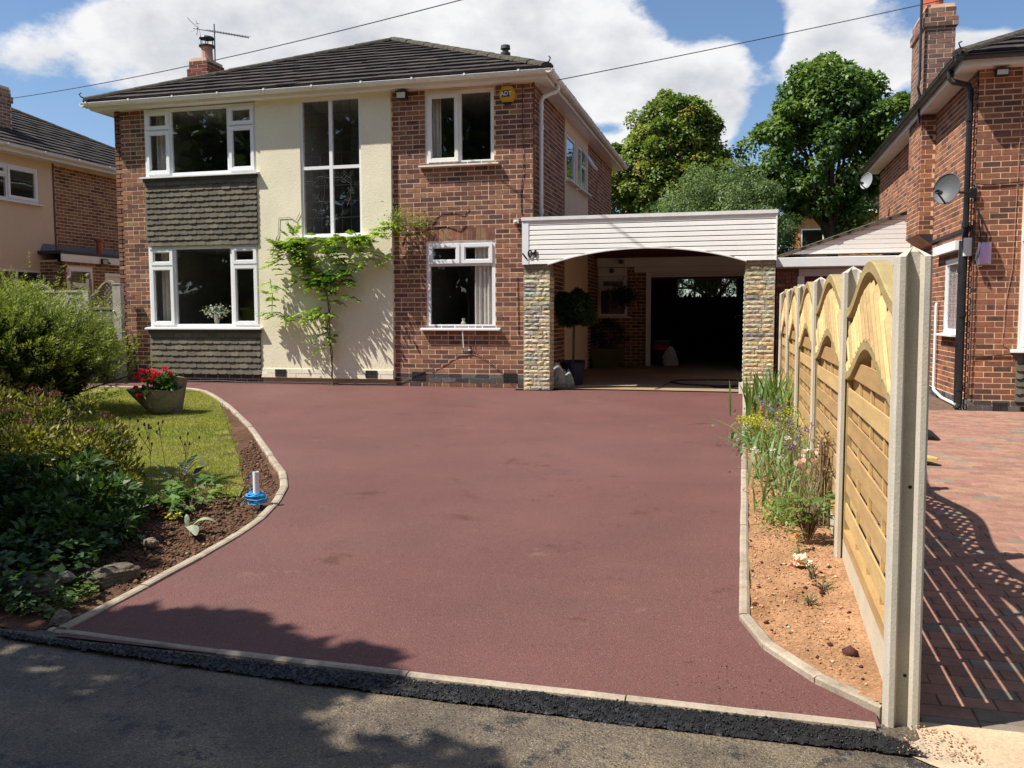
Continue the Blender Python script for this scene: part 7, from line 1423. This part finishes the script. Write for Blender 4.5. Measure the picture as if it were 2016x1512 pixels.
mb = MB(); mb.tube([Vector((-1.10, 14.75, -1.10)), Vector((-1.18, 14.0, -1.10)), Vector((-1.16, 13.6, -1.10)), Vector((-1.24, 13.25, -1.10))], .006, 5); tag(mb.build('cable', M_cable, None), 'thin black cable running from the hose to the drive edge', 'cable')
mb = MB(); mb.box(WORLD, -.03, .03, 12.93, 12.98, -1.12, -.96, (.75, .72, .64)); mb.build('corner_block', M_paint, cp)
# offcut of timber and a black bit on the paving, just past the near post
t = thing('timber_offcut', 'short yellow timber offcut lying on the neighbouring block paving', 'timber', (1.62, 8.9, -1.37)); mb = MB(); mb.hexa([Vector(v) for v in ((1.40, 8.75, -1.33), (1.74, 8.66, -1.34), (1.76, 8.74, -1.34), (1.5, 9.3, -1.33), (1.40, 8.75, -1.30), (1.74, 8.66, -1.31), (1.76, 8.74, -1.31), (1.5, 9.3, -1.30))], (.50, .34, .13)); mb.build('board', M_wood, t); mb = MB(); mb.box(WORLD, 1.52, 1.62, 8.85, 9.1, -1.375, -1.331, (.35, .25, .12)); mb.build('block', M_wood, t)
mb = MB(); mb.hexa([Vector(v) for v in ((1.88, 10.25, -1.345), (2.06, 10.2, -1.345), (2.1, 10.3, -1.345), (1.9, 10.45, -1.345), (1.88, 10.25, -1.25), (2.0, 10.2, -1.30), (2.0, 10.3, -1.25), (1.9, 10.45, -1.22))], (.012, .012, .012)); tag(mb.build('plastic_scrap', M_paint, None), 'black folded scrap of plastic on the neighbouring paving', 'scrap')
# outlines of sun glints thrown by the windows near the house, left undrawn
for pts_ in (((-9.2, 12.55), (-8.4, 12.62), (-8.35, 12.55), (-9.15, 12.47)), ((-8.25, 12.62), (-6.7, 12.60), (-6.75, 12.50), (-8.2, 12.52)), ((-5.3, 12.42), (-4.2, 12.28), (-4.25, 12.22), (-5.25, 12.33)), ((-4.15, 12.70), (-3.0, 12.62), (-2.9, 12.56), (-4.05, 12.62))):
    pass
bush('honesty_dry', 'dry brown seeding stems leaning on the second fence panel', (.50, 5.9, gzz(5.9)), [(.52, 5.95, -.95, .04, .22, .20, 1)], 30, .05, 260, .028, .014, ((.30, .20, .10), (.20, .14, .07)), 'plant', nstem=26)

hd_ = thing('hedge', 'unseen hedge added across the road to fill bright gaps in window reflections', 'hedge', (0, -9.5, -1.5)); n = 26000; P = np.column_stack([rng.uniform(-26, 22, n), -9.5 + rng.uniform(-.5, .5, n), rng.uniform(-1.5, .9, n)]); leaves('foliage', P, rdir(n), rdir(n, .3), .30, .22, jitcol((.03, .055, .012), n, .4), M_leaf, hd_)  # hedge added out of view to darken bright trunk gaps mirrored in the glass

# things standing on the window sills inside
t = thing('flower_vase', 'white vase of white flowers behind the lower bay window', 'vase', (-8.75, 13.45, -.14)); mb = MB(); mb.lathe((-8.75, 13.45, -.15), [(0, 0), (.035, 0), (.045, .08), (.055, .17), (.045, .17), (0, .05)], 14, (.75, .75, .72)); mb.build('vase', M_paint, t)
k = 420; pp = np.array([-8.75, 13.43, .08]) + rng.normal(0, 1, (k, 3)) * [.11, .05, .045]; leaves('blooms', pp, rdir(k, .3), rdir(k, .4), .045, .035, np.where(rng.uniform(0, 1, (k, 1)) < .55, [[.80, .80, .74]], [[.06, .11, .03]]), M_petal, t)
t = thing('sill_ornament', 'small pale vase behind the lower right window of the main house', 'vase', (-4.29, 13.42, -.15)); mb = MB(); mb.lathe((-4.29, 13.42, -.16), [(0, 0), (.03, 0), (.045, .04), (.02, .08), (.03, .12), (0, .12)], 12, (.45, .48, .36)); mb.build('vase', M_paint, t)
